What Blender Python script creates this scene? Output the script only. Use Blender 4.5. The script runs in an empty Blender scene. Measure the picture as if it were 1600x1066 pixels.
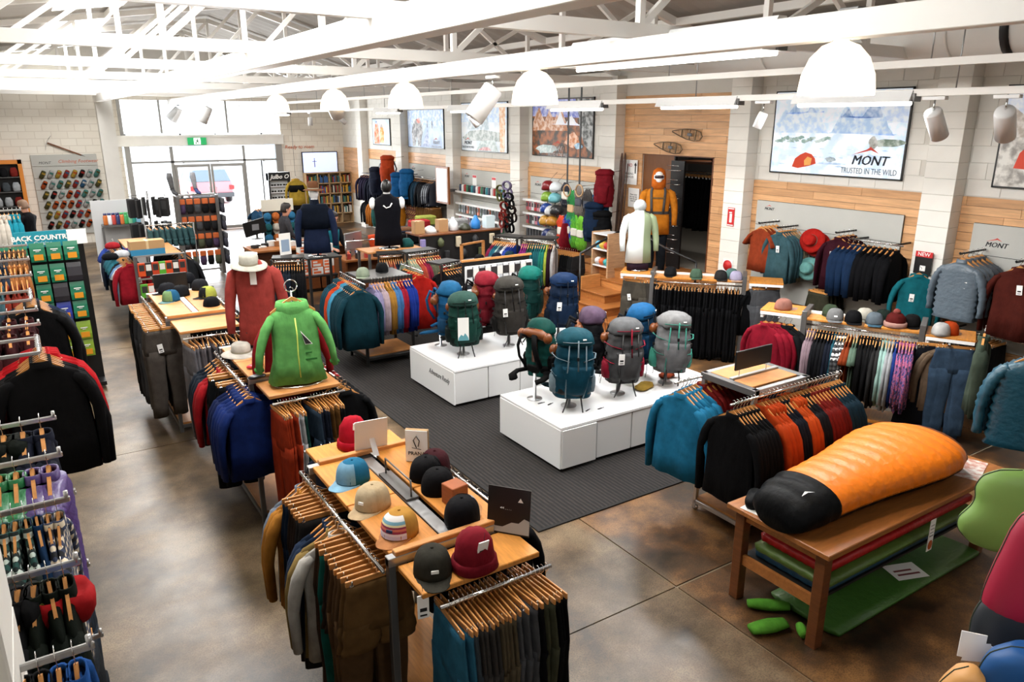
import bpy, math, random
from mathutils import Matrix, Vector, Euler
R = random.Random(7)
pi = math.pi; sin = math.sin; cos = math.cos
SC = bpy.context.scene
COL = SC.collection
# ---------------------------------------------------------------- camera, sky, sun, exposure
H = 3.5; F = 1170.0
PITCH = math.atan(345/1170); YAW = math.atan(790/math.hypot(1170, 345))
cam = bpy.data.objects.new('camera', bpy.data.cameras.new('camera')); COL.objects.link(cam)
cam.location = (0, 0, H); cam.rotation_euler = (pi/2-PITCH, 0, -YAW)
cam.data.lens = 36*F/1600; cam.data.sensor_width = 36; cam.data.clip_start = .05; cam.data.clip_end = 300
SC.camera = cam
w = bpy.data.worlds.new('sky'); SC.world = w; w.use_nodes = True
w.node_tree.nodes['Background'].inputs[0].default_value = (.83, .91, 1, 1)
w.node_tree.nodes['Background'].inputs[1].default_value = 4.5
SC.view_settings.view_transform = 'Standard'; SC.view_settings.look = 'None'
SC.view_settings.gamma = 1; SC.view_settings.use_curve_mapping = False
SC.view_settings.exposure = 0.3
SC.cycles.max_bounces = 7; SC.cycles.diffuse_bounces = 4; SC.cycles.glossy_bounces = 3
SC.cycles.transparent_max_bounces = 8; SC.cycles.sample_clamp_indirect = 6
SC.cycles.caustics_reflective = False; SC.cycles.caustics_refractive = False
def light(name, kind, loc, power, size=None, rot=(0, 0, 0), col=(1, 1, 1), sy=None, parent=None):
    d = bpy.data.lights.new(name, kind); d.energy = power; d.color = col
    if kind == 'AREA':
        d.shape = 'RECTANGLE'; d.size = size; d.size_y = sy or size
    elif kind == 'POINT': d.shadow_soft_size = size
    elif kind == 'SUN': d.angle = size
    o = bpy.data.objects.new(name, d); COL.objects.link(o); o.location = loc; o.rotation_euler = rot
    if parent: o.parent = parent
    return o
light('sun', 'SUN', (0, 0, 20), 7.0, .05, (math.radians(38), 0, math.radians(-150)), (1, .96, .9))
# daylight entering by the shopfront; fill lights added under the roof
light('shopfront_daylight', 'AREA', (5.2, 26.0, 2.0), 420, 4.5, (-pi/2, 0, 0), (.93, .97, 1), 3.4)
roofz_ = lambda x: 4.35+(x+6.2)/10.8*1.65 if x < 4.6 else 6.0-(x-4.6)/5.7*1.7
FILL_Y = (5.2, 10.2, 15.2, 20.5)
for yy in FILL_Y:
    light('roof_fill_light', 'AREA', (1.6, yy, roofz_(1.6)-.12), 260, 1.2, (0, math.radians(-8), 0), (1, .99, .97), 3.6)
# ---------------------------------------------------------------- geometry of the view -> places in the room
CP_, SP_, CY_, SY_ = cos(PITCH), sin(PITCH), cos(YAW), sin(YAW)
def ray(px, py):
    x = (px-800)/F; y = (533-py)/F; h = CP_+y*SP_
    return (h*SY_+x*CY_, h*CY_-x*SY_, -SP_+y*CP_)
def at_z(px, py, z):
    r = ray(px, py); t = (z-H)/r[2]; return Vector((r[0]*t, r[1]*t, z))
def at_x(px, py, X):
    r = ray(px, py); t = X/r[0]; return Vector((X, r[1]*t, H+r[2]*t))
def at_y(px, py, Y):
    r = ray(px, py); t = Y/r[1]; return Vector((r[0]*t, Y, H+r[2]*t))
def at_d(px, py, d):
    r = ray(px, py); return Vector((r[0]*d, r[1]*d, H+r[2]*d))
# ---------------------------------------------------------------- materials
MATS = {}
def srgb(h):
    if not isinstance(h, str): return tuple(h)+(1,)
    c = [int(h[i:i+2], 16)/255 for i in (0, 2, 4)]
    return tuple(x/12.92 if x <= .04045 else ((x+.055)/1.055)**2.4 for x in c)+(1,)
class N:
    def __init__(s, m):
        m.use_nodes = True; s.t = m.node_tree; s.b = s.t.nodes['Principled BSDF']
    def n(s, typ, **k):
        a = s.t.nodes.new(typ)
        for q, v in k.items():
            if q[0] == 'i' and q[1:].isdigit(): a.inputs[int(q[1:])].default_value = v
            else: setattr(a, q, v)
        return a
    def l(s, a, b): s.t.links.new(a, b)
    def ramp(s, src, stops):
        r = s.n('ShaderNodeValToRGB'); e = r.color_ramp.elements
        while len(e) < len(stops): e.new(.5)
        for q, (p, c) in zip(e, stops): q.position = p; q.color = c if len(c) == 4 else c+(1,)
        s.l(src, r.inputs[0]); return r.outputs[0]
    def noise(s, scale, detail=3, vec=None, rough=.5):
        a = s.n('ShaderNodeTexNoise'); a.inputs['Scale'].default_value = scale; a.inputs['Detail'].default_value = detail
        a.inputs['Roughness'].default_value = rough
        s.l(vec if vec else s.co(), a.inputs['Vector']); return a.outputs[0]
    def co(s):
        if not hasattr(s, '_c'): s._c = s.n('ShaderNodeTexCoord')
        return s._c.outputs['Object']
    def mapped(s, scale):
        a = s.n('ShaderNodeMapping'); a.inputs['Scale'].default_value = scale; s.l(s.co(), a.inputs['Vector']); return a.outputs[0]
    def mix(s, f, a, b, mode='MIX'):
        m = s.n('ShaderNodeMix', data_type='RGBA', blend_type=mode)
        for v, i in ((f, 0), (a, 6), (b, 7)):
            if isinstance(v, (int, float)): m.inputs[i].default_value = v
            elif isinstance(v, tuple): m.inputs[i].default_value = v
            else: s.l(v, m.inputs[i])
        return m.outputs[2]
    def bump(s, h, st, d=.01):
        b = s.n('ShaderNodeBump'); b.inputs['Strength'].default_value = st; b.inputs['Distance'].default_value = d
        s.l(h, b.inputs['Height']); s.l(b.outputs[0], s.b.inputs['Normal'])
def dark(c, k): return (c[0]*k, c[1]*k, c[2]*k, 1)
def mat(key, col=None, kind='plain', rough=.5, metal=0, **k):
    if key in MATS: return MATS[key]
    m = bpy.data.materials.new(key); MATS[key] = m; n = N(m); b = n.b
    c = srgb(col) if col is not None else (.5, .5, .5, 1)
    b.inputs['Base Color'].default_value = c; b.inputs['Roughness'].default_value = rough; b.inputs['Metallic'].default_value = metal
    if kind == 'fabric':
        rnd = n.n('ShaderNodeObjectInfo').outputs['Random']
        f = n.noise(14, 3); cc = n.mix(n.ramp(f, [(.3, (0, 0, 0)), (.7, (1, 1, 1))]), dark(c, .8), dark(c, 1.12))
        cc = n.mix(rnd, cc, n.mix(1.0, cc, (.82, .82, .82, 1), 'MULTIPLY'))
        n.l(cc, b.inputs['Base Color']); b.inputs['Roughness'].default_value = k.get('r', .8)
        b.inputs['Specular IOR Level'].default_value = .08
        n.bump(n.noise(6, 4, n.mapped((1.5, 1.5, .8)), .5), .42, .035)
    elif kind == 'wood':
        v = n.mapped(k.get('sc', (1, 1, 8)))
        rnd = n.n('ShaderNodeObjectInfo').outputs['Random']
        f = n.noise(k.get('s', 6), 6, v, .65)
        cc = n.mix(n.ramp(f, [(.3, (0, 0, 0)), (.7, (1, 1, 1))]), dark(c, .72), dark(c, 1.15))
        cc = n.mix(rnd, n.mix(1.0, cc, (.8, .76, .72, 1), 'MULTIPLY'), cc)
        n.l(cc, b.inputs['Base Color']); n.bump(f, .12, .005)
    elif kind == 'paint':
        f = n.noise(3, 5); n.l(n.mix(f, dark(c, .9), dark(c, 1.04)), b.inputs['Base Color'])
        n.bump(n.noise(60, 3), .25, .004)
    elif kind == 'metal':
        b.inputs['Metallic'].default_value = metal or .9
        f = n.noise(30, 2, n.mapped((1, 1, 6))); n.l(n.ramp(f, [(.3, (.3,)*3), (.7, (.45,)*3)]), b.inputs['Roughness'])
    elif kind == 'emit':
        b.inputs['Emission Color'].default_value = c; b.inputs['Emission Strength'].default_value = k.get('e', 5)
    elif kind == 'plaid':
        c2, c3 = srgb(k['c2']), srgb(k['c3'])
        wz = n.n('ShaderNodeTexWave', wave_type='BANDS', bands_direction='Z'); wz.inputs['Scale'].default_value = k.get('s', 5); n.l(n.co(), wz.inputs[0])
        wx = n.n('ShaderNodeTexWave', wave_type='BANDS', bands_direction='X'); wx.inputs['Scale'].default_value = k.get('s', 5); n.l(n.co(), wx.inputs[0])
        a = n.ramp(wz.outputs[1], [(.5, (0, 0, 0)), (.55, (1, 1, 1))]); d = n.ramp(wx.outputs[1], [(.5, (0, 0, 0)), (.55, (1, 1, 1))])
        cc = n.mix(a, c, c2); cc = n.mix(d, cc, n.mix(a, c2, c3)); n.l(cc, b.inputs['Base Color']); b.inputs['Roughness'].default_value = .9
    elif kind == 'leaf':
        c2, c3 = srgb(k['c2']), srgb(k['c3']); f = n.noise(k.get('s', 14), 2)
        n.l(n.ramp(f, [(.35, c), (.47, c2), (.55, c3), (.65, c2)]), b.inputs['Base Color']); b.inputs['Roughness'].default_value = .9
    elif kind == 'puff':
        wz = n.n('ShaderNodeTexNoise'); wz.inputs['Scale'].default_value = 20; n.l(n.co(), wz.inputs[0])
        n.l(n.mix(wz.outputs[0], dark(c, .8), dark(c, 1.2)), b.inputs['Base Color']); b.inputs['Roughness'].default_value = .42
        n.bump(wz.outputs[0], .4, .02)
    elif kind == 'print':
        f = n.noise(k.get('s', 6), 5); c2 = srgb(k['c2'])
        n.l(n.ramp(f, [(.4, c), (.6, c2)]), b.inputs['Base Color'])
        e = k.get('e', 0)
        if e:
            n.l(n.ramp(f, [(.4, c), (.6, c2)]), b.inputs['Emission Color']); b.inputs['Emission Strength'].default_value = e  # print glows by itself so the posters look bright
    if kind in ('plain',) and k.get('coat'): b.inputs['Coat Weight'].default_value = k['coat']
    return m
def shade_(h, k, ds=.1):
    c = [int(h[i:i+2], 16) for i in (0, 2, 4)]; g = sum(c)/3
    return ''.join('%02x' % max(0, min(255, int((v*(1-ds)+g*ds)*k))) for v in c)
def fab(h, **k): return mat('fabric_'+h, shade_(h, .86), 'fabric', **k)
def puf(h): return mat('down_'+h, shade_(h, .9), 'puff')
WOODL = mat('light_timber', 'c98a4e', 'wood', .42)
WOODO = mat('oiled_orange_timber', 'cf8a3c', 'wood', .38, sc=(9, 1, 1))
WOODW = mat('honey_plank', 'ddab7a', 'wood', .45, sc=(6, .7, 10), s=3)
WOODD = mat('brown_timber', '6f3f1e', 'wood', .4)
WOODM = mat('mid_timber', 'a86a35', 'wood', .4, sc=(1, 6, 6))
HANG = mat('hanger_beech', 'cf8f4c', 'wood', .4)
STEEL = mat('brushed_steel', 'b9b9b9', 'metal')
CHROME = mat('chrome', 'dedede', rough=.15, metal=1)
GREYM = mat('grey_powder_steel', '6d6c6b', rough=.4, metal=.6)
DKM = mat('dark_steel', '2a2928', rough=.45, metal=.4)
WHITE = mat('white_paint', 'eceae4', 'paint', .6)
WHITEB = mat('white_block', 'eae7df', 'paint', .75)
JOINT = mat('mortar_grey', 'd6d2c9', 'paint', .9)
GREYB = mat('grey_board', 'b9b9b3', 'paint', .7)
LAM = mat('white_laminate', 'f1f2f2', rough=.3)
LAM2 = mat('white_laminate_door', 'dcdcdb', rough=.35)
BLACK = mat('black_plastic', '0d0d0e', rough=.4)
CARD = mat('white_card', 'f2f1ee', rough=.6)
PAPER = mat('printed_paper', 'f6f5f1', rough=.7)
RED = mat('sign_red', 'c41f22', rough=.5)
INK = mat('ink_black', '151515', rough=.6)
TAN = mat('tan_leather', '8a4f22', rough=.4)
KRAFT = mat('kraft_cardboard', 'b08a5e', rough=.8)
GLASS = mat('clear_glass', 'ffffff', rough=.02)
GLASS.node_tree.nodes['Principled BSDF'].inputs['Transmission Weight'].default_value = 1
GLASS.node_tree.nodes['Principled BSDF'].inputs['IOR'].default_value = 1.02
SHADE = mat('frosted_lamp_shade', 'fff0d8', 'emit', .4, e=1.15)
TUBE = mat('lit_tube', 'fffaf0', 'emit', .4, e=9)
SKIN = mat('skin', 'c69078', rough=.55)
# ---------------------------------------------------------------- mesh building
class MB:
    def __init__(s): s.v = []; s.f = []; s.m = []; s.s = []
    def add(s, vs, fs, mi=0, sm=False, M=None):
        b = len(s.v)
        s.v += [tuple(M @ Vector(p)) for p in vs] if M is not None else [tuple(p) for p in vs]
        for f in fs: s.f.append(tuple(b+i for i in f)); s.m.append(mi); s.s.append(sm)
        return s
    def box(s, x0, y0, z0, x1, y1, z1, mi=0, b=0, M=None):
        if b <= 0:
            v = [(x, y, z) for z in (z0, z1) for y in (y0, y1) for x in (x0, x1)]
            return s.add(v, [(0, 2, 3, 1), (4, 5, 7, 6), (0, 1, 5, 4), (2, 6, 7, 3), (0, 4, 6, 2), (1, 3, 7, 5)], mi, False, M)
        c = (x0, x1), (y0, y1), (z0, z1); v = []; ix = {}
        for i in (0, 1):
            for j in (0, 1):
                for k in (0, 1):
                    p = [c[0][i], c[1][j], c[2][k]]; q = [p[a]+(b if (i, j, k)[a] == 0 else -b) for a in range(3)]
                    for a in range(3):
                        w_ = list(q); w_[a] = p[a]; ix[(i, j, k, a)] = len(v); v.append(w_)
        fs = []
        for a in range(3):
            o = [t for t in range(3) if t != a]
            for e in (0, 1):
                l = []
                for (g, h) in ((0, 0), (1, 0), (1, 1), (0, 1)):
                    t = [0]*3; t[a] = e; t[o[0]] = g; t[o[1]] = h; l.append(ix[(*t, a)])
                fs.append(l if (e == 1) != (a == 1) else l[::-1])
            for g in (0, 1):
                for h in (0, 1):
                    t0 = [0]*3; t0[o[0]] = g; t0[o[1]] = h; t1 = list(t0); t1[a] = 1
                    fs.append([ix[(*t0, o[0])], ix[(*t1, o[0])], ix[(*t1, o[1])], ix[(*t0, o[1])]])
        for i in (0, 1):
            for j in (0, 1):
                for k in (0, 1): fs.append([ix[(i, j, k, 0)], ix[(i, j, k, 1)], ix[(i, j, k, 2)]])
        return s.add(v, fs, mi, False, M)
    def loft(s, rings, mi=0, cap=True, sm=True, M=None, closed=True):
        n = len(rings[0]); v = [p for r in rings for p in r]; fs = []
        for i in range(len(rings)-1):
            for j in range(n if closed else n-1):
                k = (j+1) % n; fs.append((i*n+j, i*n+k, (i+1)*n+k, (i+1)*n+j))
        if cap and closed: fs.append(tuple(range(n))[::-1]); fs.append(tuple((len(rings)-1)*n+j for j in range(n)))
        return s.add(v, fs, mi, sm, M)
    def tube(s, pts, r, n=6, mi=0, sm=True, M=None, flat=1.0, cap=True):
        pts = [Vector(p) for p in pts]; rs = r if isinstance(r, (list, tuple)) else [r]*len(pts); rings = []; up = None
        for i, p in enumerate(pts):
            d = (pts[min(i+1, len(pts)-1)]-pts[max(i-1, 0)]).normalized()
            if up is None: up = Vector((0, 0, 1)) if abs(d.z) < .9 else Vector((0, 1, 0))
            a = d.cross(up)
            if a.length < 1e-4: a = d.cross(Vector((1, 0, 0)))
            a.normalize(); b = a.cross(d).normalized(); up = b
            rings.append([p+a*(rs[i]*cos(2*pi*j/n))+b*(rs[i]*flat*sin(2*pi*j/n)) for j in range(n)])
        return s.loft(rings, mi, cap, sm, M)
    def lathe(s, prof, n=16, c=(0, 0), mi=0, sm=True, M=None, cap=True, sx=1, sy=1):
        return s.loft([[(c[0]+r*sx*cos(2*pi*j/n), c[1]+r*sy*sin(2*pi*j/n), z) for j in range(n)] for r, z in prof], mi, cap, sm, M)
    def prism(s, poly, z0, z1, mi=0, M=None):
        n = len(poly); v = [(p[0], p[1], z0) for p in poly]+[(p[0], p[1], z1) for p in poly]
        fs = [tuple(range(n))[::-1], tuple(range(n, 2*n))]+[(i, (i+1) % n, n+(i+1) % n, n+i) for i in range(n)]
        return s.add(v, fs, mi, False, M)
    def ball(s, c, rx, ry, rz, n=12, k=7, mi=0, M=None):
        rings = [[(c[0]+rx*max(.02, sin(pi*i/k))*cos(2*pi*j/n), c[1]+ry*max(.02, sin(pi*i/k))*sin(2*pi*j/n), c[2]-rz*cos(pi*i/k)) for j in range(n)] for i in range(k+1)]
        return s.loft(rings, mi, True, True, M)
    def mesh(s, name, mats=()):
        me = bpy.data.meshes.new(name); me.from_pydata(s.v, [], s.f)
        for m in mats: me.materials.append(m)
        me.polygons.foreach_set('material_index', s.m); me.polygons.foreach_set('use_smooth', s.s); me.update()
        return me
def link(name, me, parent=None, loc=(0, 0, 0), rz=0, mats=None, scale=None, rot=None):
    o = bpy.data.objects.new(name, me); COL.objects.link(o)
    if parent: o.parent = parent
    o.location = loc; o.rotation_euler = rot if rot else (0, 0, rz)
    if scale: o.scale = scale if isinstance(scale, tuple) else (scale,)*3
    if mats:
        for i, m in enumerate(mats):
            if i < len(o.material_slots) and m: o.material_slots[i].link = 'OBJECT'; o.material_slots[i].material = m
    return o
def ob(name, mb, mats, parent=None, loc=(0, 0, 0), rz=0, rot=None, scale=None):
    return link(name, mb.mesh(name, mats if isinstance(mats, (list, tuple)) else (mats,)), parent, loc, rz, None, scale, rot)
def empty(name, loc=(0, 0, 0), rz=0, parent=None):
    o = bpy.data.objects.new(name, None); COL.objects.link(o); o.location = loc; o.rotation_euler = (0, 0, rz); o.empty_display_size = .1
    if parent: o.parent = parent
    return o
USED = {}
def tag(o, label, cat, group=None, kind=None):
    o['label'] = label; o['category'] = cat
    if group: o['group'] = group
    if kind: o['kind'] = kind
    USED.setdefault(label, []).append(o.name)
    return o
def struct(o): o['kind'] = 'structure'; return o
def dup(root, loc=None, rz=None, mats=None):
    r = root.copy(); COL.objects.link(r)
    if loc is not None: r.location = loc
    if rz is not None: r.rotation_euler = (0, 0, rz)
    for ch in root.children:
        c = ch.copy(); COL.objects.link(c); c.parent = r
        for g in ch.children:
            d = g.copy(); COL.objects.link(d); d.parent = c
    return r
def text(body, size, m, parent=None, loc=(0, 0, 0), rot=(pi/2, 0, 0), name='lettering', shear=0, bold=0, ext=.001, align='CENTER', sx=1):
    c = bpy.data.curves.new(name, 'FONT'); c.body = body; c.size = size; c.extrude = ext; c.shear = shear; c.offset = bold
    c.align_x = align; c.align_y = 'CENTER'; c.resolution_u = 2; c.materials.append(m)
    t_ = bpy.data.objects.new('t', c); me = bpy.data.meshes.new_from_object(t_); bpy.data.objects.remove(t_)
    o = bpy.data.objects.new(name, me); COL.objects.link(o); o.location = loc; o.rotation_euler = rot; o.scale = (sx, 1, 1)
    if parent: o.parent = parent
    return o
ORD = 'first second third fourth fifth sixth seventh eighth ninth tenth eleventh twelfth thirteenth fourteenth fifteenth sixteenth seventeenth eighteenth nineteenth twentieth'.split()
ORD += ['twenty-'+x for x in ORD[:9]]+['thirtieth']+['thirty-'+x for x in ORD[:9]]+['fortieth']
ZM = {'-Y': (pi/2, 0, 0), '-X': (pi/2, 0, -pi/2)}
# ================================================================ SETTING
XW = 9.95; YF = 26.4
fm = mat('polished_concrete', '7c6a55', rough=.3); n = N(fm)
tc = n.n('ShaderNodeNewGeometry').outputs['Position']
n1 = n.noise(.9, 8, tc, .68); n2 = n.noise(1.2, 8, tc, .7); n3 = n.noise(90, 2, tc)
base = n.ramp(n1, [(.38, srgb('2f261d')), (.46, srgb('51432f')), (.53, srgb('6a5842')), (.62, srgb('857359'))])
rust = n.ramp(n2, [(.38, srgb('1a1410')), (.46, srgb('3d2a1b')), (.53, srgb('5e3e22')), (.62, srgb('8a6136'))])
sep = n.n('ShaderNodeSeparateXYZ'); n.l(tc, sep.inputs[0])
mr = n.n('ShaderNodeMapRange'); n.l(sep.outputs[0], mr.inputs[0]); mr.inputs[1].default_value = 3.7; mr.inputs[2].default_value = 3.95
mx = n.n('ShaderNodeMath', operation='MULTIPLY_ADD'); n.l(mr.outputs[0], mx.inputs[0]); mx.inputs[1].default_value = .75; mx.inputs[2].default_value = .12
cc = n.mix(mx.outputs[0], base, rust)
cc = n.mix(n.ramp(n3, [(.42, (.75,)*3), (.6, (1,)*3)]), (0, 0, 0, 1), cc) if False else n.mix(1.0, cc, n.ramp(n3, [(.38, (.6,)*3), (.55, (1,)*3)]), 'MULTIPLY')
n.l(cc, n.b.inputs['Base Color']); n.l(n.ramp(n2, [(.3, (.28,)*3), (.75, (.5,)*3)]), n.b.inputs['Roughness']); n.bump(n3, .05, .002)
fl = struct(ob('floor', MB().box(-6, -4, -.2, 14.2, YF+.2, -.012), mat('slab_joint', '8d816d', 'paint', .8)))
xs = [-6, -2.2, 3.835, 9.0, 14.2]; ys = [-4, -.6, 3.56, 8.6, 13.0, 17.4, 21.9, YF+.2]
for i in range(4):
    for j in range(7):
        g = .006 if i < 2 else .012
        ob('slab', MB().box(xs[i]+g, ys[j]+g, -.012, xs[i+1]-g, ys[j+1]-g, 0), fm, fl)
cm = mat('striped_carpet', '2c2928', rough=.95); n = N(cm); wv = n.n('ShaderNodeTexWave', wave_type='BANDS', bands_direction='X')
n.l(n.co(), wv.inputs[0]); wv.inputs['Scale'].default_value = 7; wv.inputs['Distortion'].default_value = 1.2
nn = n.noise(30, 3, n.mapped((8, .4, 1)))
n.l(n.mix(n.ramp(wv.outputs[1], [(.3, (0, 0, 0)), (.8, (1, 1, 1))]), n.ramp(nn, [(.4, srgb('0c0b0b')), (.6, srgb('141212'))]), n.ramp(nn, [(.4, srgb('1e1a19')), (.62, srgb('322c29'))])), n.b.inputs['Base Color']); n.bump(wv.outputs[1], .5, .004)
ca = empty('carpet'); tag(ca, 'large dark grey carpet with fine stripes under the white plinths', 'carpet')
ob('pile', MB().box(3.42, 4.83, 0, 6.75, 13.0, .012), cm, ca)
eb = MB(); [eb.box(*q) for q in ((3.39, 4.8, 0, 6.78, 4.83, .014), (3.39, 13.0, 0, 6.78, 13.03, .014), (3.39, 4.83, 0, 3.42, 13, .014), (6.75, 4.83, 0, 6.78, 13, .014))]
ob('bound_edge', eb, mat('carpet_binding', '191717', rough=.9), ca)
# right wall: blockwork, pilasters, timber planks, one bay after the other
wr = struct(ob('wall_right', MB().box(XW, -4, 0, XW+.25, 9.05, 4.4).box(XW, 9.05, 2.9, XW+.25, 10.82, 4.4).box(XW, 10.82, 0, XW+.25, YF+.2, 4.4), JOINT))
PIL = [1.9, 5.12, 8.38, 11.55, 14.85, 18.04, 21.23, 24.3]
blk = MB().box(-.008, -.197, -.0985, 0, .197, .0985, b=.003).mesh('block', [WHITEB])
pbl = MB().box(-.004, -.2, -.0985, .25, .2, .0985, b=.003).mesh('pilaster_block', [WHITEB])
cnt = 0; rest = MB()
for i, y in enumerate(PIL):
    p = struct(ob('pilaster', MB().box(XW-.24, y-.19, 0, XW, y+.19, 4.3), JOINT))
    for k in range(21): link('block', pbl, p, (XW-.25, y, .1+k*.2))
bays = [(PIL[i]+.2, PIL[i+1]-.2) for i in range(7)]+[(24.5, YF)]
for bi, (a, b) in enumerate(bays):
    door = bi == 2
    if not door:
        for r in range(9):
            z = 2.7+r*.2; y = a+(.2 if r % 2 else .0)
            while y < b-.02:
                y2 = min(y+.4, b)
                if cnt < 290: link('block', blk, wr, (XW, (y+y2)/2, z), scale=(1, (y2-y)/.394*.985, 1)); cnt += 1
                else: rest.box(XW-.012, y+.005, z-.097, XW, y2-.005, z+.097)
                y += .4
        for r in range(3):      # low courses under the boards
            y = a
            while y < b-.02: rest.box(XW-.012, y+.005, .003+r*.2, XW, min(y+.4, b)-.005, .197+r*.2); y += .4
    tp = struct(empty('trim_%d' % (bi+1), (XW, 0, 0)))
    z = .6 if not door else .0; top = 2.59 if not door else 3.94; hgt = .1106 if not door else .1159
    while z < top-.02:
        y = a-R.random()*1.2
        while y < b:
            y2 = y+R.uniform(.9, 1.9); s0, s1 = max(y, a), min(y2, b); segs = [(s0, s1)]
            if door and z < 2.85:
                segs = [q for q in ((s0, min(s1, 9.05)), (max(s0, 10.82), s1))]
            for q in segs:
                if q[1]-q[0] > .05 and not (a > 12 and z < 1.0):
                    ob('plank', MB().box(-.022, q[0]+.002, z+.002, 0, q[1]-.002, z+hgt-.003), WOODW, tp)
            y = y2
        z += hgt
ob('block', rest, WHITEB, wr)['kind'] = 'stuff'
# back and side walls
lw = struct(ob('wall_left', MB().box(-.85, -4, 0, -.6, 19.5, 4.6), WHITEB))
for (y, x) in ((6.0, -.36), (1.9, -.2)):
    p = struct(ob('pilaster', MB().box(-.6, y, 0, x, y+.38, 4.5), JOINT))
    for k in range(23): ob('block', MB().box(-.6, y-.012, .003+k*.2, x+.006, y+.38, .197+k*.2, b=.006), WHITEB, p)
bw = mat('block_wall_far', 'd9d3c7', rough=.8); n = N(bw)
br = n.n('ShaderNodeTexBrick'); mp = n.n('ShaderNodeMapping'); mp.inputs['Rotation'].default_value = (pi/2, 0, 0); n.l(n.co(), mp.inputs[0]); n.l(mp.outputs[0], br.inputs[0])
for i, c_ in ((1, 'ebe5d9'), (2, 'e6dfd2'), (3, 'd9d1c3')): br.inputs[i].default_value = srgb(c_)
br.inputs['Scale'].default_value = 1; br.inputs['Mortar Size'].default_value = .012; br.inputs['Brick Width'].default_value = .4; br.inputs['Row Height'].default_value = .2
n.l(br.outputs[0], n.b.inputs['Base Color'])
struct(ob('wall_shoes', MB().box(-6, 25.5, 0, 2.15, 25.75, 4.6).box(2.15, 25.5, 0, 2.4, YF+.2, 4.6), bw))
struct(ob('wall_back', MB().box(7.75, YF, 0, XW+.3, YF+.25, 4.6).box(2.4, YF, 0, 2.85, YF+.25, 4.6).box(2.4, YF, 4.1, 7.75, YF+.25, 4.6), bw))
struct(ob('pillar_entrance', MB().box(2.2, 25.2, 0, 2.62, 25.5, 4.6), WHITE))
struct(ob('wall_back.001', MB().box(-6.2, 19.5, 0, -6, 25.6, 4.6), WHITEB))
struct(ob('wall_rear', MB().box(-6, -4.2, 0, 10.2, -4, 6.2).box(-6.2, -4.2, 0, -6, 19.5, 4.6), WHITEB))
# entrance glazing
gm = mat('grey_door_frame', '9d9c98', rough=.4, metal=.4)
wn = struct(empty('window_1', (0, YF, 0)))
def bars(name, par, lst, m):
    for q in lst: ob(name, MB().box(*q, b=.004), m, par)
bars('mullion', wn, [(2.9, -.1, 0, 3.05, .02, 2.74), (7.5, -.1, 0, 7.72, .02, 2.74), (4.18, -.03, 0, 4.28, .05, 2.7), (6.42, -.03, 0, 6.5, .05, 2.7),
    (3.05, -.03, 2.2, 7.5, .04, 2.26), (4.0, 0, 3.1, 4.06, .05, 4.1), (6.0, 0, 3.1, 6.06, .05, 4.1), (7.0, 0, 0, 7.04, .05, 2.2), (2.85, -.02, 3.0, 2.95, .05, 4.1)], gm)
ob('header_beam', MB().box(2.7, -.16, 2.72, 7.78, .1, 3.05, b=.01).box(2.7, -.19, 2.98, 7.78, -.16, 3.05), WHITE, wn)
for q in ((3.05, .0, .05, 4.18, .01, 2.2), (6.5, 0, .05, 7.5, .01, 2.2), (3.05, .0, 2.26, 7.5, .01, 2.72), (2.95, .02, 3.1, 7.75, .03, 4.1)): ob('pane', MB().box(*q), GLASS, wn)
for i, (a, b) in enumerate(((4.28, 5.34), (5.36, 6.42))):
    d = struct(empty('door_%d' % (i+1), (0, YF-.06, 0)))
    ob('door_frame', MB().box(a, 0, .02, a+.07, .04, 2.14).box(b-.07, 0, .02, b, .04, 2.14).box(a+.07, 0, 2.05, b-.07, .04, 2.14).box(a+.07, 0, .02, b-.07, .04, .12), gm, d)
    ob('pane', MB().box(a+.07, .015, .12, b-.07, .025, 2.05), GLASS, d)
    hx = b-.1 if i == 0 else a+.1
    ob('handle', MB().tube([(hx, -.05, .9), (hx, -.05, 1.4)], .012), STEEL, d)
ex = empty('exit_sign', (5.0, YF-.2, 2.86)); tag(ex, 'green running figure exit sign on the beam over the glass doors', 'sign')
ob('sign_case', MB().box(-.28, -.03, -.11, .28, .03, .11, b=.005), mat('exit_green', '1f9a58', 'emit', .5, e=.6), ex)
ob('white_panel', MB().box(-.1, -.036, -.1, .1, -.03, .1), mat('exit_white', 'ffffff', 'emit', .5, e=.8), ex)
ob('running_figure', MB().box(-.02, -.04, -.03, .03, -.036, .04).lathe([(.001, 0), (.02, .01), (.02, .02), (.001, .03)], 8, (.01, -.04), M=Matrix.Translation((0, 0, .045))).box(-.06, -.04, -.08, -.02, -.036, -.03).box(.03, -.04, -.08, .05, -.036, -.03), mat('exit_green2', '16713f', rough=.5), ex)
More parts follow.
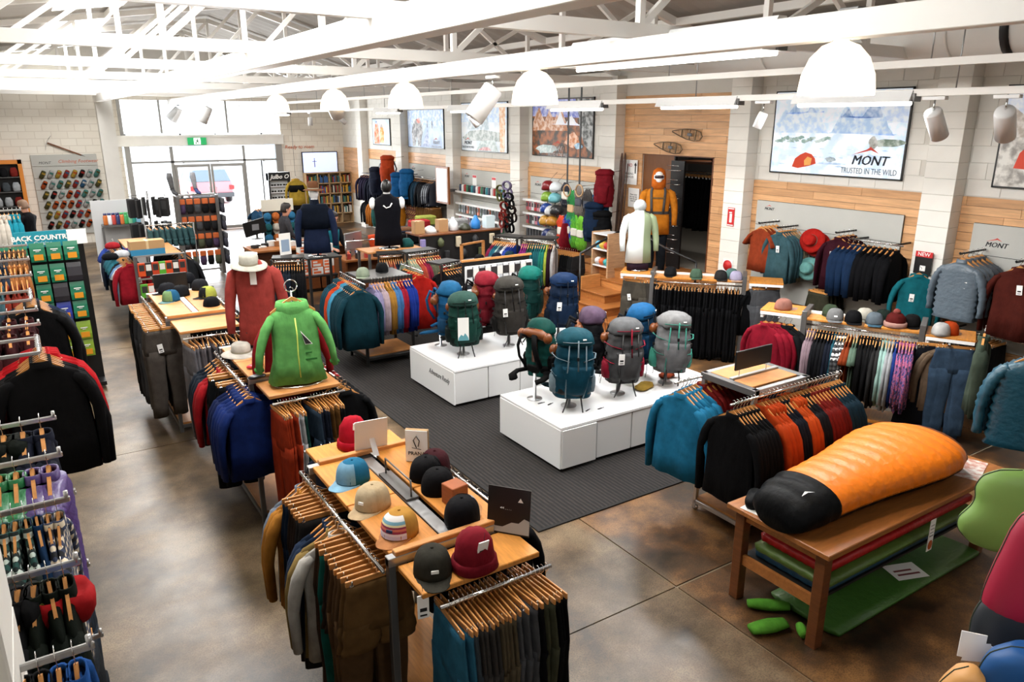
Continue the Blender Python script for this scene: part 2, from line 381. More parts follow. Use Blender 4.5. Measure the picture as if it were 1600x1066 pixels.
# ceiling, roof sheets, trusses, beams
RX = [(-6.2, 4.35), (4.6, 6.0), (10.3, 4.3)]
def roofz(x):
    return 4.35+(x+6.2)/10.8*1.65 if x < 4.6 else 6.0-(x-4.6)/5.7*1.7
rmb = MB()
cor = MB(); rows = []
nY = 150
for i in range(nY+1):
    y = -4.3+i*(YF+4.6)/nY; dz = .02 if i % 2 else -.0
    rows.append([(x, y, z+dz) for x, z in ((-6.2, 4.35), (-.8, 5.175), (4.6, 6.0), (10.3, 4.3))])
cor.loft(rows, closed=False, sm=False, cap=False)
rm = mat('roof_sheet', 'a8a29a', 'paint', .7)
struct(ob('ceiling', cor, rm))
struct(ob('roof', MB().box(-6.2, -4.3, 4.4, 10.3, YF+.3, 4.45), rm)) if False else None
struct(ob('wall_gable', MB().add([(-6.2, YF+.26, 4.3), (10.3, YF+.26, 4.25), (4.6, YF+.26, 6.0)], [(0, 1, 2)]).add([(-6.2, YF+.3, 4.3), (10.3, YF+.3, 4.25), (4.6, YF+.3, 6.0)], [(0, 2, 1)]), WHITE))
GLOWM = mat('roof_fill_glow', 'ffffff', 'emit', .5, e=3.0)  # invented glowing sheets, added above the roof fill lights
for yy in FILL_Y:
    for x, s_ in ((1.6, .1528),): struct(ob('roof_glow_panel', MB().add([(x+a, yy+b, roofz_(x)-.035+a*s_) for a, b in ((-.6, -1.8), (.6, -1.8), (.6, 1.8), (-.6, 1.8))], [(0, 3, 2, 1)]), GLOWM))
PW = mat('white_steel', 'f3f1ec', rough=.45)
def bar(par, name, p, q, w=.07, h=.07, m=None):
    p, q = Vector(p), Vector(q); d = q-p; L = d.length; a = d.normalized()
    b = a.cross(Vector((0, 1, 0)) if abs(a.y) < .9 else Vector((1, 0, 0))).normalized(); c = a.cross(b)
    M = Matrix((a, c, b)).transposed().to_4x4(); M.translation = p
    return ob(name, MB().box(0, -w/2, -h/2, L, w/2, h/2, M=M), m or PW, par)
for y in PIL+[-1.3]:
    t = struct(empty('ceiling_truss', (0, y, 0)))
    bar(t, 'bottom_chord', (-6, 0, 4.22), (9.7, 0, 4.22), .09, .12)
    bar(t, 'top_chord', (-6, 0, 4.35), (4.6, 0, 5.9), .09, .1); bar(t, 'top_chord', (4.6, 0, 5.9), (9.9, 0, 4.33), .09, .1)
    bx = [-5, -3.4, -1.8, -.2, 1.4, 3.0, 4.6, 6.2, 7.8]
    for i, x in enumerate(bx):
        bar(t, 'post', (x, 0, 4.25), (x, 0, roofz(x)-.1), .06, .06)
        if x < 4.6: bar(t, 'brace', (x, 0, 4.25), (x+1.6, 0, roofz(x+1.6)-.12), .05, .06)
        elif i: bar(t, 'brace', (x, 0, 4.25), (x-1.6 if x > 6.2 else x+1.4, 0, roofz(x-1.6 if x > 6.2 else x+1.4)-.12), .05, .06)
for x in (-4, -2, 0, 2, 6.4, 8.2):
    struct(ob('ceiling_purlin', MB().box(x-.04, -4, roofz(x)-.14, x+.04, YF, roofz(x)-.04), PW))
for x, z, w_, h_ in ((2.25, 4.1, .16, .2), (4.35, 4.05, .12, .16)):
    struct(ob('ceiling_beam', MB().box(x-w_/2, -4, z-h_/2, x+w_/2, YF, z+h_/2, b=.005), PW))
for x, z in ((6.4, 3.95), (6.85, 3.735)):
    t = empty('lighting_track', (x, 0, z)); tag(t, 'white lighting track hung level under the roof trusses, '+('upper and bare' if x < 6.5 else 'lower with spotlights'), 'lighting track')
    ob('rail', MB().box(-.035, -3, -.03, .035, YF-.3, .03), PW, t)
    for y in range(0, 26, 3): ob('hanger_wire', MB().tube([(0, y+.6, .03), (0, y+.6, .4+.2*(x > 6.5))], .006, 5), STEEL, t)
dk = empty('air_duct', (8.7, 0, 4.42)); tag(dk, 'big round white air duct running along the eave by posters', 'duct')
dpr = [(.3, -3), (.31, -3.01)]
dm = MB()
ob('shell', MB().tube([(0, -3.5, 0), (0, 8.2, 0)], .3, 28), WHITE, dk); [ob('collar', MB().tube([(0, -2.6+i*1.2, 0), (0, -2.57+i*1.2, 0)], .315, 24), WHITE, dk) for i in range(9)]
ob('black_strap', MB().tube([(0, 4.0, 0), (0, 4.08, 0)], .32, 28), BLACK, dk)
# outside
struct(ob('ground_outside', MB().box(-40, YF+.25, -.3, 60, 90, -.02), mat('pale_concrete_outside', 'dcdad6', 'paint', .9)))
be = empty('building_opposite', (0, 52, 0)); tag(be, 'pale building with grey framed windows across the street', 'building')
ob('wall', MB().box(-20, 0, 0, 34, 4, 9), mat('outside_wall', 'e6e6e6', 'paint', .9), be)
for x in (1.2, 3.8, 9, 14, 19): ob('window', MB().box(x, -.1, 1.0, x+2, 0, 2.6), mat('outside_pane', '9fb4c4', rough=.2), be); ob('door_frame', MB().box(x-.08, -.14, .9, x+.0, 0, 2.7).box(x+2, -.14, .9, x+2.08, 0, 2.7).box(x-.08, -.14, 2.6, x+2.08, 0, 2.7).box(x-.08, -.14, .9, x+2.08, 0, 1.0), gm, be)
cr = empty('parked_car', (7.0, 34.5, 0)); tag(cr, 'red hatchback car parked outside the glass doors, seen from behind', 'car')
redc = mat('car_red', 'e0727a', rough=.25)  # red paled in the base colour to imitate outdoor glare
ob('car_body', MB().loft([[(x*w_, y, z) for x, z in ((-.85, .3), (.85, .3), (.9, .6), (.86, .95), (-.86, .95), (-.9, .6))] for y, w_ in ((0, .92), (.1, 1), (2, 1.02), (3.9, 1), (4.0, .9))], sm=False), redc, cr)
ob('cabin', MB().loft([[(x*w_, y, .95+z*h_) for x, z in ((-.8, 0), (.8, 0), (.66, 1), (-.66, 1))] for y, w_, h_ in ((.05, 1, .05), (.35, 1, .5), (2.2, 1, .52), (3.0, .98, .02))], sm=False), mat('car_glass', '5c6a75', rough=.1), cr)
ob('bumper', MB().box(-.88, -.08, .3, .88, .02, .5, b=.03), mat('car_bumper', '3a3d42', rough=.5), cr)
for x in (-.8, .8):
    for y in (.8, 3.2): ob('wheel', MB().lathe([(.02, -.1), (.3, -.1), (.32, 0), (.3, .1), (.02, .1)], 16, M=Matrix.Translation((x, y, .32)) @ Matrix.Rotation(pi/2, 4, 'Y')), BLACK, cr)
    ob('tail_light', MB().box(x-.1, -.04, .62, x+.1, .02, .8), RED, cr)
# ================================================================ CLOTHING MESHES
CACHE = {}
def cached(key, fn):
    if key not in CACHE: CACHE[key] = fn()
    return CACHE[key]
def ring(hw, hd, z, n=20, ex=.8, ph=0, amp=0, k=5, cx=0, cy_=0):
    o = []
    for j in range(n):
        a = 2*pi*j/n; c, s_ = cos(a), sin(a)
        f = amp*sin(k*a+ph)
        o.append((cx+(hw+f*.5)*math.copysign(abs(c)**ex, c), cy_+(hd+f)*math.copysign(abs(s_)**ex, s_), z))
    return o
def m_top(seed=0, L=.70, sl=.60, wide=1.0, thick=.045, puff=False, hood=False, flare=1.0, tee=False, collar=True, spread=0):
    def make():
        r = random.Random(seed*7+int(L*100)); b = MB(); ph = r.random()*6
        prof = [(-.100, .055, .8), (-.115, .075, .9), (-.135, .125, .8), (-.165, .185, .85), (-.205, .205, 1), (-.28, .205, 1.1), (-.36, .205, 1.15), (-.46, .207, 1.2), (-.58, .212, 1.3), (-.10-L, .22*flare, 1.35)]
        rings = []
        if puff:
            zz = [-.12, -.15, -.18, -.215]; nz = int((L-.12)/.032)
            zz += [-.215-(L-.12)*(i+1)/nz for i in range(nz)]
            for i, z in enumerate(zz):
                hw = .07 if z > -.13 else .14 if z > -.16 else .19 if z > -.19 else .215
                q = 0 if i < 3 else (.012 if i % 2 else -.006)
                rings.append(ring((hw+q)*wide, thick*1.25+q*1.3, z, 20, .75))
        else:
            for i, (z, hw, d) in enumerate(prof):
                g = max(0, i-3)/6
                rings.append(ring(hw*wide, thick*d, z, 22, .75, ph+i*.25, .014*g+.002, 5+seed % 3, cx=.006*sin(i+seed)))
        b.loft(rings, 0)
        if collar: b.loft([ring(.062, .05, -.115, 14), ring(.055, .046, -.075, 14), ring(.046, .038, -.075, 14), ring(.046, .038, -.1, 14)], 0, cap=False)
        if hood: b.loft([ring(.09, .04, -.20, 14, cy_=.05), ring(.115, .055, -.15, 14, cy_=.055), ring(.10, .05, -.09, 14, cy_=.05), ring(.05, .02, -.075, 14, cy_=.045)], 0)
        for s_ in (-1, 1):
            j = r.uniform(-.02, .02)
            if tee: pts = [(.15, -.19), (.2, -.22), (.255, -.30), (.285, -.36)]; rs = [.05, .062, .066, .07]
            else:
                pts = [(.15, -.185), (.19, -.215), (.235, -.30), (.262, -.40), (.275+j, -.50), (.27+j, -.19-sl)]; rs = [.045, .06, .063, .058, .05, .042]; pts = [(x+spread*max(0, -.2-z), z) for x, z in pts]
            if puff:
                P2 = []; R2 = []
                for i in range(len(pts)-1):
                    m_ = 4
                    for t in range(m_):
                        u = t/m_; P2.append((pts[i][0]*(1-u)+pts[i+1][0]*u, pts[i][1]*(1-u)+pts[i+1][1]*u)); R2.append((rs[i]*(1-u)+rs[i+1]*u)*1.12+(.008 if t % 2 else -.006))
                pts, rs = P2, R2
            yo = r.uniform(-.01, .01)
            b.tube([(s_*x*wide, yo*(i > 1)-.006*i*(seed % 2), z) for i, (x, z) in enumerate(pts)], rs, 10, 0, flat=.62 if not tee else .5)
        return b.mesh('top')
    return cached(('top', seed, L, sl, wide, thick, puff, hood, flare, tee, collar, spread), make)
def m_vest(seed=0, L=.62, puff=True):
    def make():
        b = MB(); nz = 16; rings = [ring(.07, .05, -.1), ring(.13, .05, -.14), ring(.165, .055, -.18)]
        for i in range(nz):
            z = -.2-(L-.1)*i/nz; q = .01 if i % 2 else -.004; hw = .155 if z > -.26 else .17 if z > -.3 else .2
            rings.append(ring(hw+q, .065+q, z, 20, .75))
        b.loft(rings, 0); return b.mesh('vest')
    return cached(('vest', L), make)
def m_pants(seed=0, L=1.02, w=.17, short=False, thick=.045):
    def make():
        r = random.Random(seed+3); b = MB(); ph = r.random()*6
        b.loft([ring(w, thick*.8, -.10, 20, .7), ring(w, thick*.8, -.14, 20, .7), ring(w*1.08, thick, -.20, 20, .8, ph, .004), ring(w*1.18, thick*1.2, -.32, 20, .85, ph, .008), ring(w*1.16, thick*1.1, -.38, 20, .85, ph, .008)], 0)
        end = -.10-L if not short else -.50
        for s_ in (-1, 1):
            rr = []
            for i in range(7):
                t = i/6; z = -.33+(end+.33)*t; hw = w*(.60-.16*t if not short else .62)
                rr.append(ring(hw, thick*(1.15-.25*t), z, 14, .8, ph+i*.7, .006, 3, cx=s_*(w*.56+.012*t)+.006*sin(i*1.7+ph), cy_=.004*sin(i+ph)))
            b.loft(rr, 0)
        return b.mesh('trousers')
    return cached(('pants', seed, L, w, short, thick), make)
def m_dress(seed=0, L=.9, w=.15, wb=.3):
    def make():
        b = MB(); b.loft([ring(w+(wb-w)*(i/8)**.8, .03+.03*i/8, -.1-L*i/8, 26, .85, seed+i*.2, .012*i/8, 8) for i in range(9)], 0); return b.mesh('skirt')
    return cached(('dress', seed, L, w, wb), make)
def m_hanger():
    def make():
        b = MB(); pts = []
        rr = []
        for i in range(9):
            x = -.18+.36*i/8; z = -.072-.135*(abs(x)/.205)**1.15; h = .015-.006*abs(x)/.205
            rr.append([(x, -.009, z-h), (x, .009, z-h), (x, .009, z+h), (x, -.009, z+h)])
        b.loft(rr, 0, sm=False)
        hk = [(0, 0, -.075), (0, 0, -.035)]+[(.018*sin(a*.55), 0, -.014+.022*(1-cos(a*.55))-.012) for a in range(1, 8)]
        b.tube(hk, .0028, 5, 1); return b.mesh('hanger', [HANG, CHROME])
    return cached('hanger', make)
def m_clip():
    def make():
        b = MB(); b.box(-.17, -.009, -.098, .17, .009, -.066, 0, b=.003)
        b.tube([(0, 0, -.07), (0, 0, -.03)]+[(.018*sin(a*.55), 0, -.014+.022*(1-cos(a*.55))-.012) for a in range(1, 8)], .0028, 5, 1)
        for x in (-.14, .14): b.box(x-.012, -.02, -.125, x+.012, .02, -.088, 1, b=.003); b.tube([(x, -.02, -.09), (x, -.03, -.06)], .004, 5, 1)
        return b.mesh('clip_hanger', [HANG, CHROME])
    return cached('clip', make)
def m_tag():
    return cached('tag', lambda: MB().box(-.028, -.003, -.1, .028, .003, 0).box(-.017, -.0045, -.07, .017, -.003, -.055, 1).box(-.017, -.0045, -.09, .017, -.003, -.083, 1).tube([(0, 0, 0), (0, .01, .05)], .0012, 4, 1).mesh('price_tag', [CARD, INK]))
KINDS_ = {  # key: (object name, phrase, category, mesh fn, hanger)
 'jk': ('jacket', 'jacket', 'jacket', lambda s: m_top(s % 3, .70, .60), 'h'),
 'hj': ('hooded_jacket', 'hooded jacket', 'jacket', lambda s: m_top(s % 3, .74, .62, 1.05, hood=True), 'h'),
 'fl': ('fleece_top', 'fleece top', 'top', lambda s: m_top(s % 3, .66, .58), 'h'),
 'sh': ('shirt', 'shirt', 'shirt', lambda s: m_top(s % 3, .74, .56, thick=.035), 'h'),
 'ts': ('t_shirt', 't-shirt', 't-shirt', lambda s: m_top(s % 2, .66, tee=True, thick=.03, collar=False), 'h'),
 'pj': ('down_jacket', 'quilted jacket', 'jacket', lambda s: m_top(0, .66, .56, 1.05, .06, True), 'h'),
 'dv': ('down_vest', 'quilted vest', 'vest', lambda s: m_vest(), 'h'),
 'pt': ('trousers', 'trousers', 'trousers', lambda s: m_pants(s % 3), 'c'),
 'so': ('shorts', 'shorts', 'shorts', lambda s: m_pants(s % 2, short=True), 'c'),
 'sk': ('skirt', 'skirt', 'skirt', lambda s: m_dress(s % 2), 'c'),
 'dr': ('long_dress', 'long garment', 'dress', lambda s: m_dress(s % 2, 1.0, .13, .24), 'c'),
}
def garment(kind, desc, m, loc, rz, label, group=None, seed=0, tagp=0, scale=None, wide=1, hanger=True):
    nm, ph, cat, fn, hg = KINDS_[kind]
    o = link(nm, fn(seed), None, loc, rz, scale=scale)
    if not o.data.materials: o.data.materials.append(WHITE)
    o.material_slots[0].link = 'OBJECT'; o.material_slots[0].material = m
    if hanger: link('clip_hanger' if hg == 'c' else 'hanger', m_clip() if hg == 'c' else m_hanger(), o)
    if tagp > R.random():
        side = -1 if R.random() < .7 else 1
        link('price_tag', m_tag(), o, (R.uniform(-.06, .1), side*.062, -R.uniform(.24, .34)), rot=(0, R.uniform(-.2, .2), 0))
    tag(o, label, cat, group); return o
def gm_(hx, kind):
    if hx in MATS: return MATS[hx]
    return puf(hx) if kind in ('pj', 'dv') else fab(hx)
def row(p0, p1, z, specs, place, end, jitter=.06, tagp=.12, lean=0, skip=0, scale=None, spread=1.0, turn=0):
    p0, p1 = Vector((p0[0], p0[1], 0)), Vector((p1[0], p1[1], 0)); d = p1-p0
    rz = math.atan2(d.y, d.x)-pi/2+turn
    tot = sum(s[3] for s in specs); i = 0; out = []; ky = max(.5, min(1, d.length/tot/.072))
    for s in specs:
        kind, desc, hx, nn = s[:4]; nm, ph = KINDS_[kind][:2]
        for k in range(nn):
            t = (i+.5)/tot; q = p0+d*t*spread
            lab = '%s %s, %s from %s, %s' % (desc, ph, ORD[min(i, 39)], end, place)
            out.append(garment(kind, desc, gm_(hx, kind), (q.x, q.y, z), rz+R.uniform(-jitter, jitter), lab, 'clothes '+place, R.randrange(6), tagp, None)); q_ = scale or R.uniform(.96, 1.04); out[-1].scale = (q_, ky, q_)
            i += 1
    return out
mat('plaid_cream', 'cdbfa6', 'plaid', c2='2b3550', c3='15161c', s=7); mat('plaid_green', '1f4b45', 'plaid', c2='14211f', c3='b8c4ba', s=8)
mat('plaid_tan', 'c79a55', 'plaid', c2='6b3a1f', c3='e8dccb', s=8); mat('plaid_mono', 'e9e7e2', 'plaid', c2='3b3b3d', c3='101011', s=6)
mat('leafy', '181a2e', 'leaf', c2='4a3f7a', c3='b0566c', s=22); mat('stripe_multi', 'c9a35c', 'leaf', c2='7a2e2c', c3='2c3a2a', s=30)
# ================================================================ FIXTURES
def frame_gondola(name, label, x0, x1, y0, y1, z, panels, steel=GREYM, wood=WOODO, castors=False, base=.12, group=None, rz=0, piv=None, shelf=None, tp=.03):
    """steel frame stand: four posts, rails, base deck, timber top panels"""
    cx, cy_ = (x0+x1)/2, (y0+y1)/2; a, b = (x1-x0)/2, (y1-y0)/2
    e = empty(name, (cx, cy_, 0), rz); tag(e, label, 'clothes rack', group)
    for sx in (-1, 1):
        for s2 in (-1, 1): ob('post', MB().box(sx*a-.02, s2*b-.02, .02, sx*a+.02, s2*b+.02, z-.005, b=.003), steel, e)
    for s2 in (-1, 1):
        ob('end_rail', MB().box(-a-.02, s2*b-.025, z-.05, a+.02, s2*b+.025, z, b=.003), STEEL if steel is not DKM else steel, e)
        ob('base_rail', MB().box(-a, s2*b-.02, base-.05, a, s2*b+.02, base-.01, b=.003), steel, e)
    for sx in (-1, 1): ob('base_rail', MB().box(sx*a-.02, -b, base-.05, sx*a+.02, b, base-.01, b=.003), steel, e)
    ob('base_deck', MB().box(-a, -b, base-.01, a, b, base+.012), wood, e)
    for q in panels: ob('top_panel', MB().box(q[0]-cx, q[1]-cy_, (q[4] if len(q) > 4 else z)-tp, q[2]-cx, q[3]-cy_, q[4] if len(q) > 4 else z, b=.004), wood, e)
    if castors:
        for sx in (-1, 1):
            for s2 in (-1, 1): ob('castor', MB().tube([(sx*a-.012, s2*b, .03), (sx*a+.012, s2*b, .03)], .03, 12).tube([(sx*a, s2*b, .03), (sx*a, s2*b, .08)], .012, 6), CHROME, e)
    return e
def hang_bar(e, p, q, m=CHROME, r=.011, brackets=True):
    cx, cy_ = e.location.x, e.location.y; c, s_ = cos(-e.rotation_euler.z), sin(-e.rotation_euler.z)
    f = lambda v: (c*(v[0]-cx)-s_*(v[1]-cy_), s_*(v[0]-cx)+c*(v[1]-cy_), v[2])
    return ob('hanging_bar', MB().tube([f(p), f(q)], r, 8), m, e)
# ---- rack 1: orange-topped rack with caps, nearest to the camera
r1 = frame_gondola('cap_display_rack', 'orange-topped clothes rack with caps, trousers on clip hangers, beside the striped carpet corner', 1.28, 1.98, 3.1, 4.32, 1.4,
    [(1.285, 3.13, 1.58, 3.70), (1.285, 3.71, 1.58, 4.3), (1.70, 3.13, 1.975, 3.70), (1.70, 3.71, 1.975, 4.3), (1.3, 2.78, 1.97, 3.06, 1.36), (1.36, 4.38, 1.98, 4.68, 1.36)])
ob('centre_channel', MB().box(-.03, -.56, 1.35, .045, .56, 1.385, b=.003), STEEL, r1)
ob('end_bar', MB().box(-.33, -.63, 1.385, .37, -.585, 1.425, b=.004), WOODL, r1); ob('end_bar', MB().box(-.3, .585, 1.385, .37, .63, 1.425, b=.004), WOODL, r1)
ob('sign_holder', MB().box(-.03, -.12, 1.385, .05, .28, 1.40).tube([(.01, -.1, 1.39), (.01, -.1, 1.5), (.01, .26, 1.5), (.01, .26, 1.39)], .006, 6), GREYM, r1)
for y in (3.7,): pass
hang_bar(r1, (1.22, 3.05, 1.36), (1.22, 4.35, 1.36)); hang_bar(r1, (2.03, 3.05, 1.36), (2.03, 4.35, 1.36))
hang_bar(r1, (1.36, 2.72, 1.30), (2.0, 2.72, 1.30)); hang_bar(r1, (1.36, 4.72, 1.32), (2.0, 4.72, 1.32))
row((1.22, 3.12), (1.22, 3.62), 1.37, [('so', 'brown canvas', '7d5a30', 2), ('pt', 'brown canvas', '674a2c', 3), ('so', 'dark brown', '3a2a1e', 2), ('pt', 'teal green', '166e62', 1), ('pt', 'brown', '4a3222', 2)], 'orange-topped rack aisle bar', 'near end', tagp=.05)
row((1.20, 3.62), (1.22, 3.82), 1.37, [('sh', 'oat grey', 'c9c4ba', 1), ('sh', 'mustard', 'a98a4a', 1), ('sh', 'slate blue', '25344f', 2)], 'middle of orange-topped rack aisle bar', 'near end', tagp=0)
row((1.22, 3.86), (1.22, 4.33), 1.37, [('pt', 'charcoal', '2e2b2a', 2), ('pt', 'dark brown', '33241d', 3), ('pt', 'deep navy', '16263a', 2), ('sh', 'golden orange', 'c07a26', 2), ('sh', 'pale blue grey', '7e8a9b', 1)], 'far half of orange-topped rack aisle bar', 'middle post', tagp=0)
row((1.39, 2.72), (1.98, 2.72), 1.31, [('pt', 'petrol blue', '2f7597', 2), ('pt', 'dark slate', '3f4a52', 2), ('pt', 'charcoal', '45423f', 4), ('pt', 'olive brown', '645741', 4), ('pt', 'grey', '56585b', 4), ('so', 'black', '101012', 2), ('pt', 'dark olive', '50523c', 2), ('pt', 'black', '0e0e10', 3)], 'front bar of orange-topped rack', 'petrol blue end', jitter=.1, tagp=.1)
row((2.03, 3.2), (2.03, 4.3), 1.37, [('sh', 'black', '0f0f12', 5), ('sh', 'dark brown', '2b211b', 4)], 'orange-topped rack carpet side', 'near end', tagp=0)
row((1.45, 4.72), (1.95, 4.72), 1.33, [('jk', 'navy', '131b30', 4), ('jk', 'black', '0d0d10', 4)], 'back bar of orange-topped rack', 'aisle end', tagp=0)
# ---- rack 2: kids rack with the green jacket
r2 = frame_gondola('childrens_rack', 'clothes rack with beech panels under the small green jacket and sun hat', 1.40, 2.02, 6.25, 7.32, 1.4,
    [(1.40, 6.28, 1.68, 6.76), (1.40, 6.78, 1.68, 7.3), (1.76, 6.28, 2.02, 6.76), (1.76, 6.78, 2.02, 7.3), (1.43, 5.8, 2.03, 6.2, 1.37)], wood=WOODL)
ob('end_bar', MB().box(-.32, -.56, 1.385, .33, -.52, 1.42, b=.004), WOODL, r2)
hang_bar(r2, (1.44, 5.76, 1.31), (2.05, 5.76, 1.31)); hang_bar(r2, (1.33, 6.2, 1.36), (1.33, 7.3, 1.36)); hang_bar(r2, (2.08, 6.1, 1.33), (2.08, 7.3, 1.33))
row((1.47, 5.76), (1.68, 5.76), 1.32, [('pt', 'orange red', 'a8300f', 5), ('pt', 'pale grey', 'b9b9bb', 2), ('pt', 'dark green', '0f3a33', 2)], 'front bar below green jacket', 'aisle end', tagp=0, jitter=.1)
row((1.74, 5.76), (2.0, 5.76), 1.32, [('pt', 'dusty blue', '2d3f52', 2), ('pt', 'deep navy', '161c2c', 3), ('pt', 'golden brown corduroy', '5f3c14', 3), ('pt', 'black', '0c0c0e', 2)], 'front bar below green jacket', 'middle', tagp=.2, jitter=.1)
row((1.33, 6.02), (1.33, 6.6), 1.37, [('hj', 'royal blue', '11286b', 4), ('hj', 'navy blue', '0c1a48', 2), ('pt', 'black', '0d0f12', 2)], 'green jacket rack aisle side', 'near end', tagp=.1, scale=.92)
row((1.33, 6.7), (1.33, 7.3), 1.37, [('pt', 'black', '101214', 2), ('fl', 'bright red', 'b0141b', 2), ('sh', 'dark denim', '16202d', 3)], 'far half of green jacket rack aisle side', 'near end', tagp=.1)
row((2.10, 5.85), (2.10, 6.5), 1.34, [('jk', 'black', '0b0c0f', 7)], 'green jacket rack carpet side', 'near end', tagp=.35)
row((2.10, 6.6), (2.10, 7.3), 1.34, [('fl', 'bright red', 'a3121a', 3), ('jk', 'black', '0b0c0f', 4)], 'far half of green jacket rack carpet side', 'near end', tagp=0)
# ---- rack 3
r3 = frame_gondola('trouser_rack', 'beech-topped rack with black and lime caps above grey hiking trousers', 1.16, 1.80, 8.85, 10.25, 1.4,
    [(1.16, 8.9, 1.44, 9.53), (1.16, 9.55, 1.44, 10.2), (1.52, 8.9, 1.80, 9.53), (1.52, 9.55, 1.8, 10.2), (1.18, 8.23, 1.8, 8.78, 1.37)], wood=WOODL)
ob('end_bar', MB().box(-.32, -.74, 1.385, .33, -.69, 1.42, b=.004), WOODL, r3); ob('centre_channel', MB().box(-.03, -.65, 1.35, .03, .65, 1.4, b=.003), WHITE, r3)
hang_bar(r3, (1.2, 8.18, 1.30), (1.82, 8.18, 1.30)); hang_bar(r3, (1.08, 8.7, 1.36), (1.08, 10.3, 1.36)); hang_bar(r3, (1.88, 8.7, 1.36), (1.88, 10.3, 1.36))
row((1.22, 8.18), (1.8, 8.18), 1.31, [('pt', 'mid grey', '6b696e', 2), ('pt', 'warm grey', '5f595d', 4), ('pt', 'charcoal', '2a2a2d', 3), ('pt', 'black', '111113', 3)], 'front bar of lime cap rack', 'aisle end', jitter=.15, tagp=0)
row((1.08, 8.75), (1.08, 10.2), 1.37, [('pt', 'grey brown', '534b44', 4), ('pt', 'graphite', '45474c', 4), ('pt', 'charcoal', '333539', 4), ('pt', 'black', '0f1012', 5)], 'lime cap rack aisle side', 'near end', tagp=.2)
row((1.88, 8.75), (1.88, 10.2), 1.37, [('sh', 'dark grey', '232427', 6), ('sh', 'black', '101114', 6)], 'lime cap rack carpet side', 'near end', tagp=0)
# ---- castor rack with the fleeces
rc = frame_gondola('rolling_fleece_rack', 'steel clothes rack on castors with beech panels and a black sign board', 4.86, 5.52, 3.80, 4.35, 1.36,
    [(4.9, 3.86, 5.48, 4.06), (4.9, 4.1, 5.48, 4.33)], steel=STEEL, wood=WOODL, castors=True)
ob('centre_channel', MB().box(-.3, -.01, 1.34, .3, .03, 1.375, b=.003), STEEL, rc)
ob('sign_board', MB().box(-.26, -.0, 1.43, .2, .02, 1.6, b=.003), BLACK, rc); ob('sign_foot', MB().tube([(-.2, .01, 1.36), (-.2, .01, 1.44)], .004, 5).tube([(.15, .01, 1.36), (.15, .01, 1.44)], .004, 5), STEEL, rc)
hang_bar(rc, (4.5, 3.74, 1.32), (5.92, 3.74, 1.32)); hang_bar(rc, (4.5, 4.36, 1.32), (5.7, 4.36, 1.32))
for x in (4.86, 5.52): ob('end_plate', MB().box(x-5.19-.03, -.3, 1.30, x-5.19+.03, .3, 1.36, b=.004), GREYM, rc)
row((4.52, 3.74), (4.80, 3.74), 1.33, [('fl', 'black', '0b0b0e', 7)], 'castor rack near bar', 'carpet end', tagp=.1, jitter=.03, scale=1.14)
row((4.86, 3.74), (5.95, 3.74), 1.33, [('hj', 'bright orange', 'd0420d', 4), ('fl', 'dark navy', '12151f', 3), ('hj', 'bright orange', 'd24a10', 3), ('fl', 'charcoal', '15171c', 3), ('fl', 'brick red', '7a150e', 4), ('fl', 'dark red', '6a120d', 2), ('fl', 'deep teal', '0e2a38', 5)], 'castor rack near bar', 'middle post', tagp=0, jitter=.03, scale=1.14)
row((4.5, 4.3), (4.78, 4.36), 1.33, [('fl', 'bright blue', '1d7fae', 5)], 'castor rack far bar', 'carpet end', tagp=0, jitter=.1, scale=1.14)
row((4.82, 4.36), (5.7, 4.36), 1.33, [('fl', 'dark red', '74120f', 5), ('fl', 'crimson', '6c0f20', 4), ('fl', 'deep navy', '10131c', 5)], 'castor rack far bar', 'middle post', tagp=0, jitter=.03)
link('price_tag', m_tag(), None) if False else None
# ---- angled racks by the right wall
def angled_rack(name, label, c, rz, L, z, wood=WOODO):
    e = empty(name, (c[0], c[1], 0), rz); tag(e, label, 'clothes rack')
    for x in (-L/2, L/2):
        ob('side_panel', MB().box(x-.03, -.14, .03, x+.03, .3, z+.08, b=.004), GREYM, e)
    for k in (-1, 1): ob('shelf', MB().box(min(0, k*L/2)+.03, -.12, z-.03, max(0, k*L/2)-.03, .28, z, b=.004), wood, e)
    ob('back_bar', MB().box(-L/2, .12, z+.0, L/2, .16, z+.035, b=.004), WHITE, e)
    ob('base_deck', MB().box(-L/2+.03, -.15, .08, L/2-.03, .25, .12, b=.004), wood, e); ob('hanging_bar', MB().tube([(-L/2, -.1, z-.08), (L/2, -.1, z-.08)], .012, 8), CHROME, e)
    return e
def loc2(e, x, y): c, s_ = cos(e.rotation_euler.z), sin(e.rotation_euler.z); return (e.location.x+c*x-s_*y, e.location.y+s_*x+c*y)
rb1 = angled_rack('legging_rack', 'grey-ended rack of long black trousers with five caps on top, near the wooden stairs', (8.42, 7.82), math.radians(-50), 1.35, 1.22)
rb2 = angled_rack('womens_rack', 'grey-ended rack with bobble hat and caps above mixed shirts', (8.02, 4.86), math.radians(-64), 1.25, 1.24)
def row_on(e, x0, x1, y, z, specs, place, end, **k):
    row(loc2(e, x0, y), loc2(e, x1, y), z, specs, place, end, **k)
row_on(rb1, -.62, .62, -.1, 1.15, [('pt', 'black', '08080a', 14), ('pt', 'jet black', '0a0a0c', 12)], 'rack beside wooden stairs', 'stairs end', tagp=.15, jitter=.1)
row_on(rb1, -1.0, -.72, -.05, 1.2, [('pt', 'olive grey', '4a453c', 2), ('pt', 'grey brown', '403b36', 2), ('pt', 'black', '0b0b0d', 2)], 'arm between stairs and black trousers', 'stairs end', tagp=.3, turn=1.3)
row_on(rb1, .78, 1.05, -.05, 1.2, [('jk', 'black', '0b0c0f', 2), ('pt', 'mid grey', '55565a', 3)], 'arm beyond the black trousers', 'inner end', tagp=0, turn=-1.2)
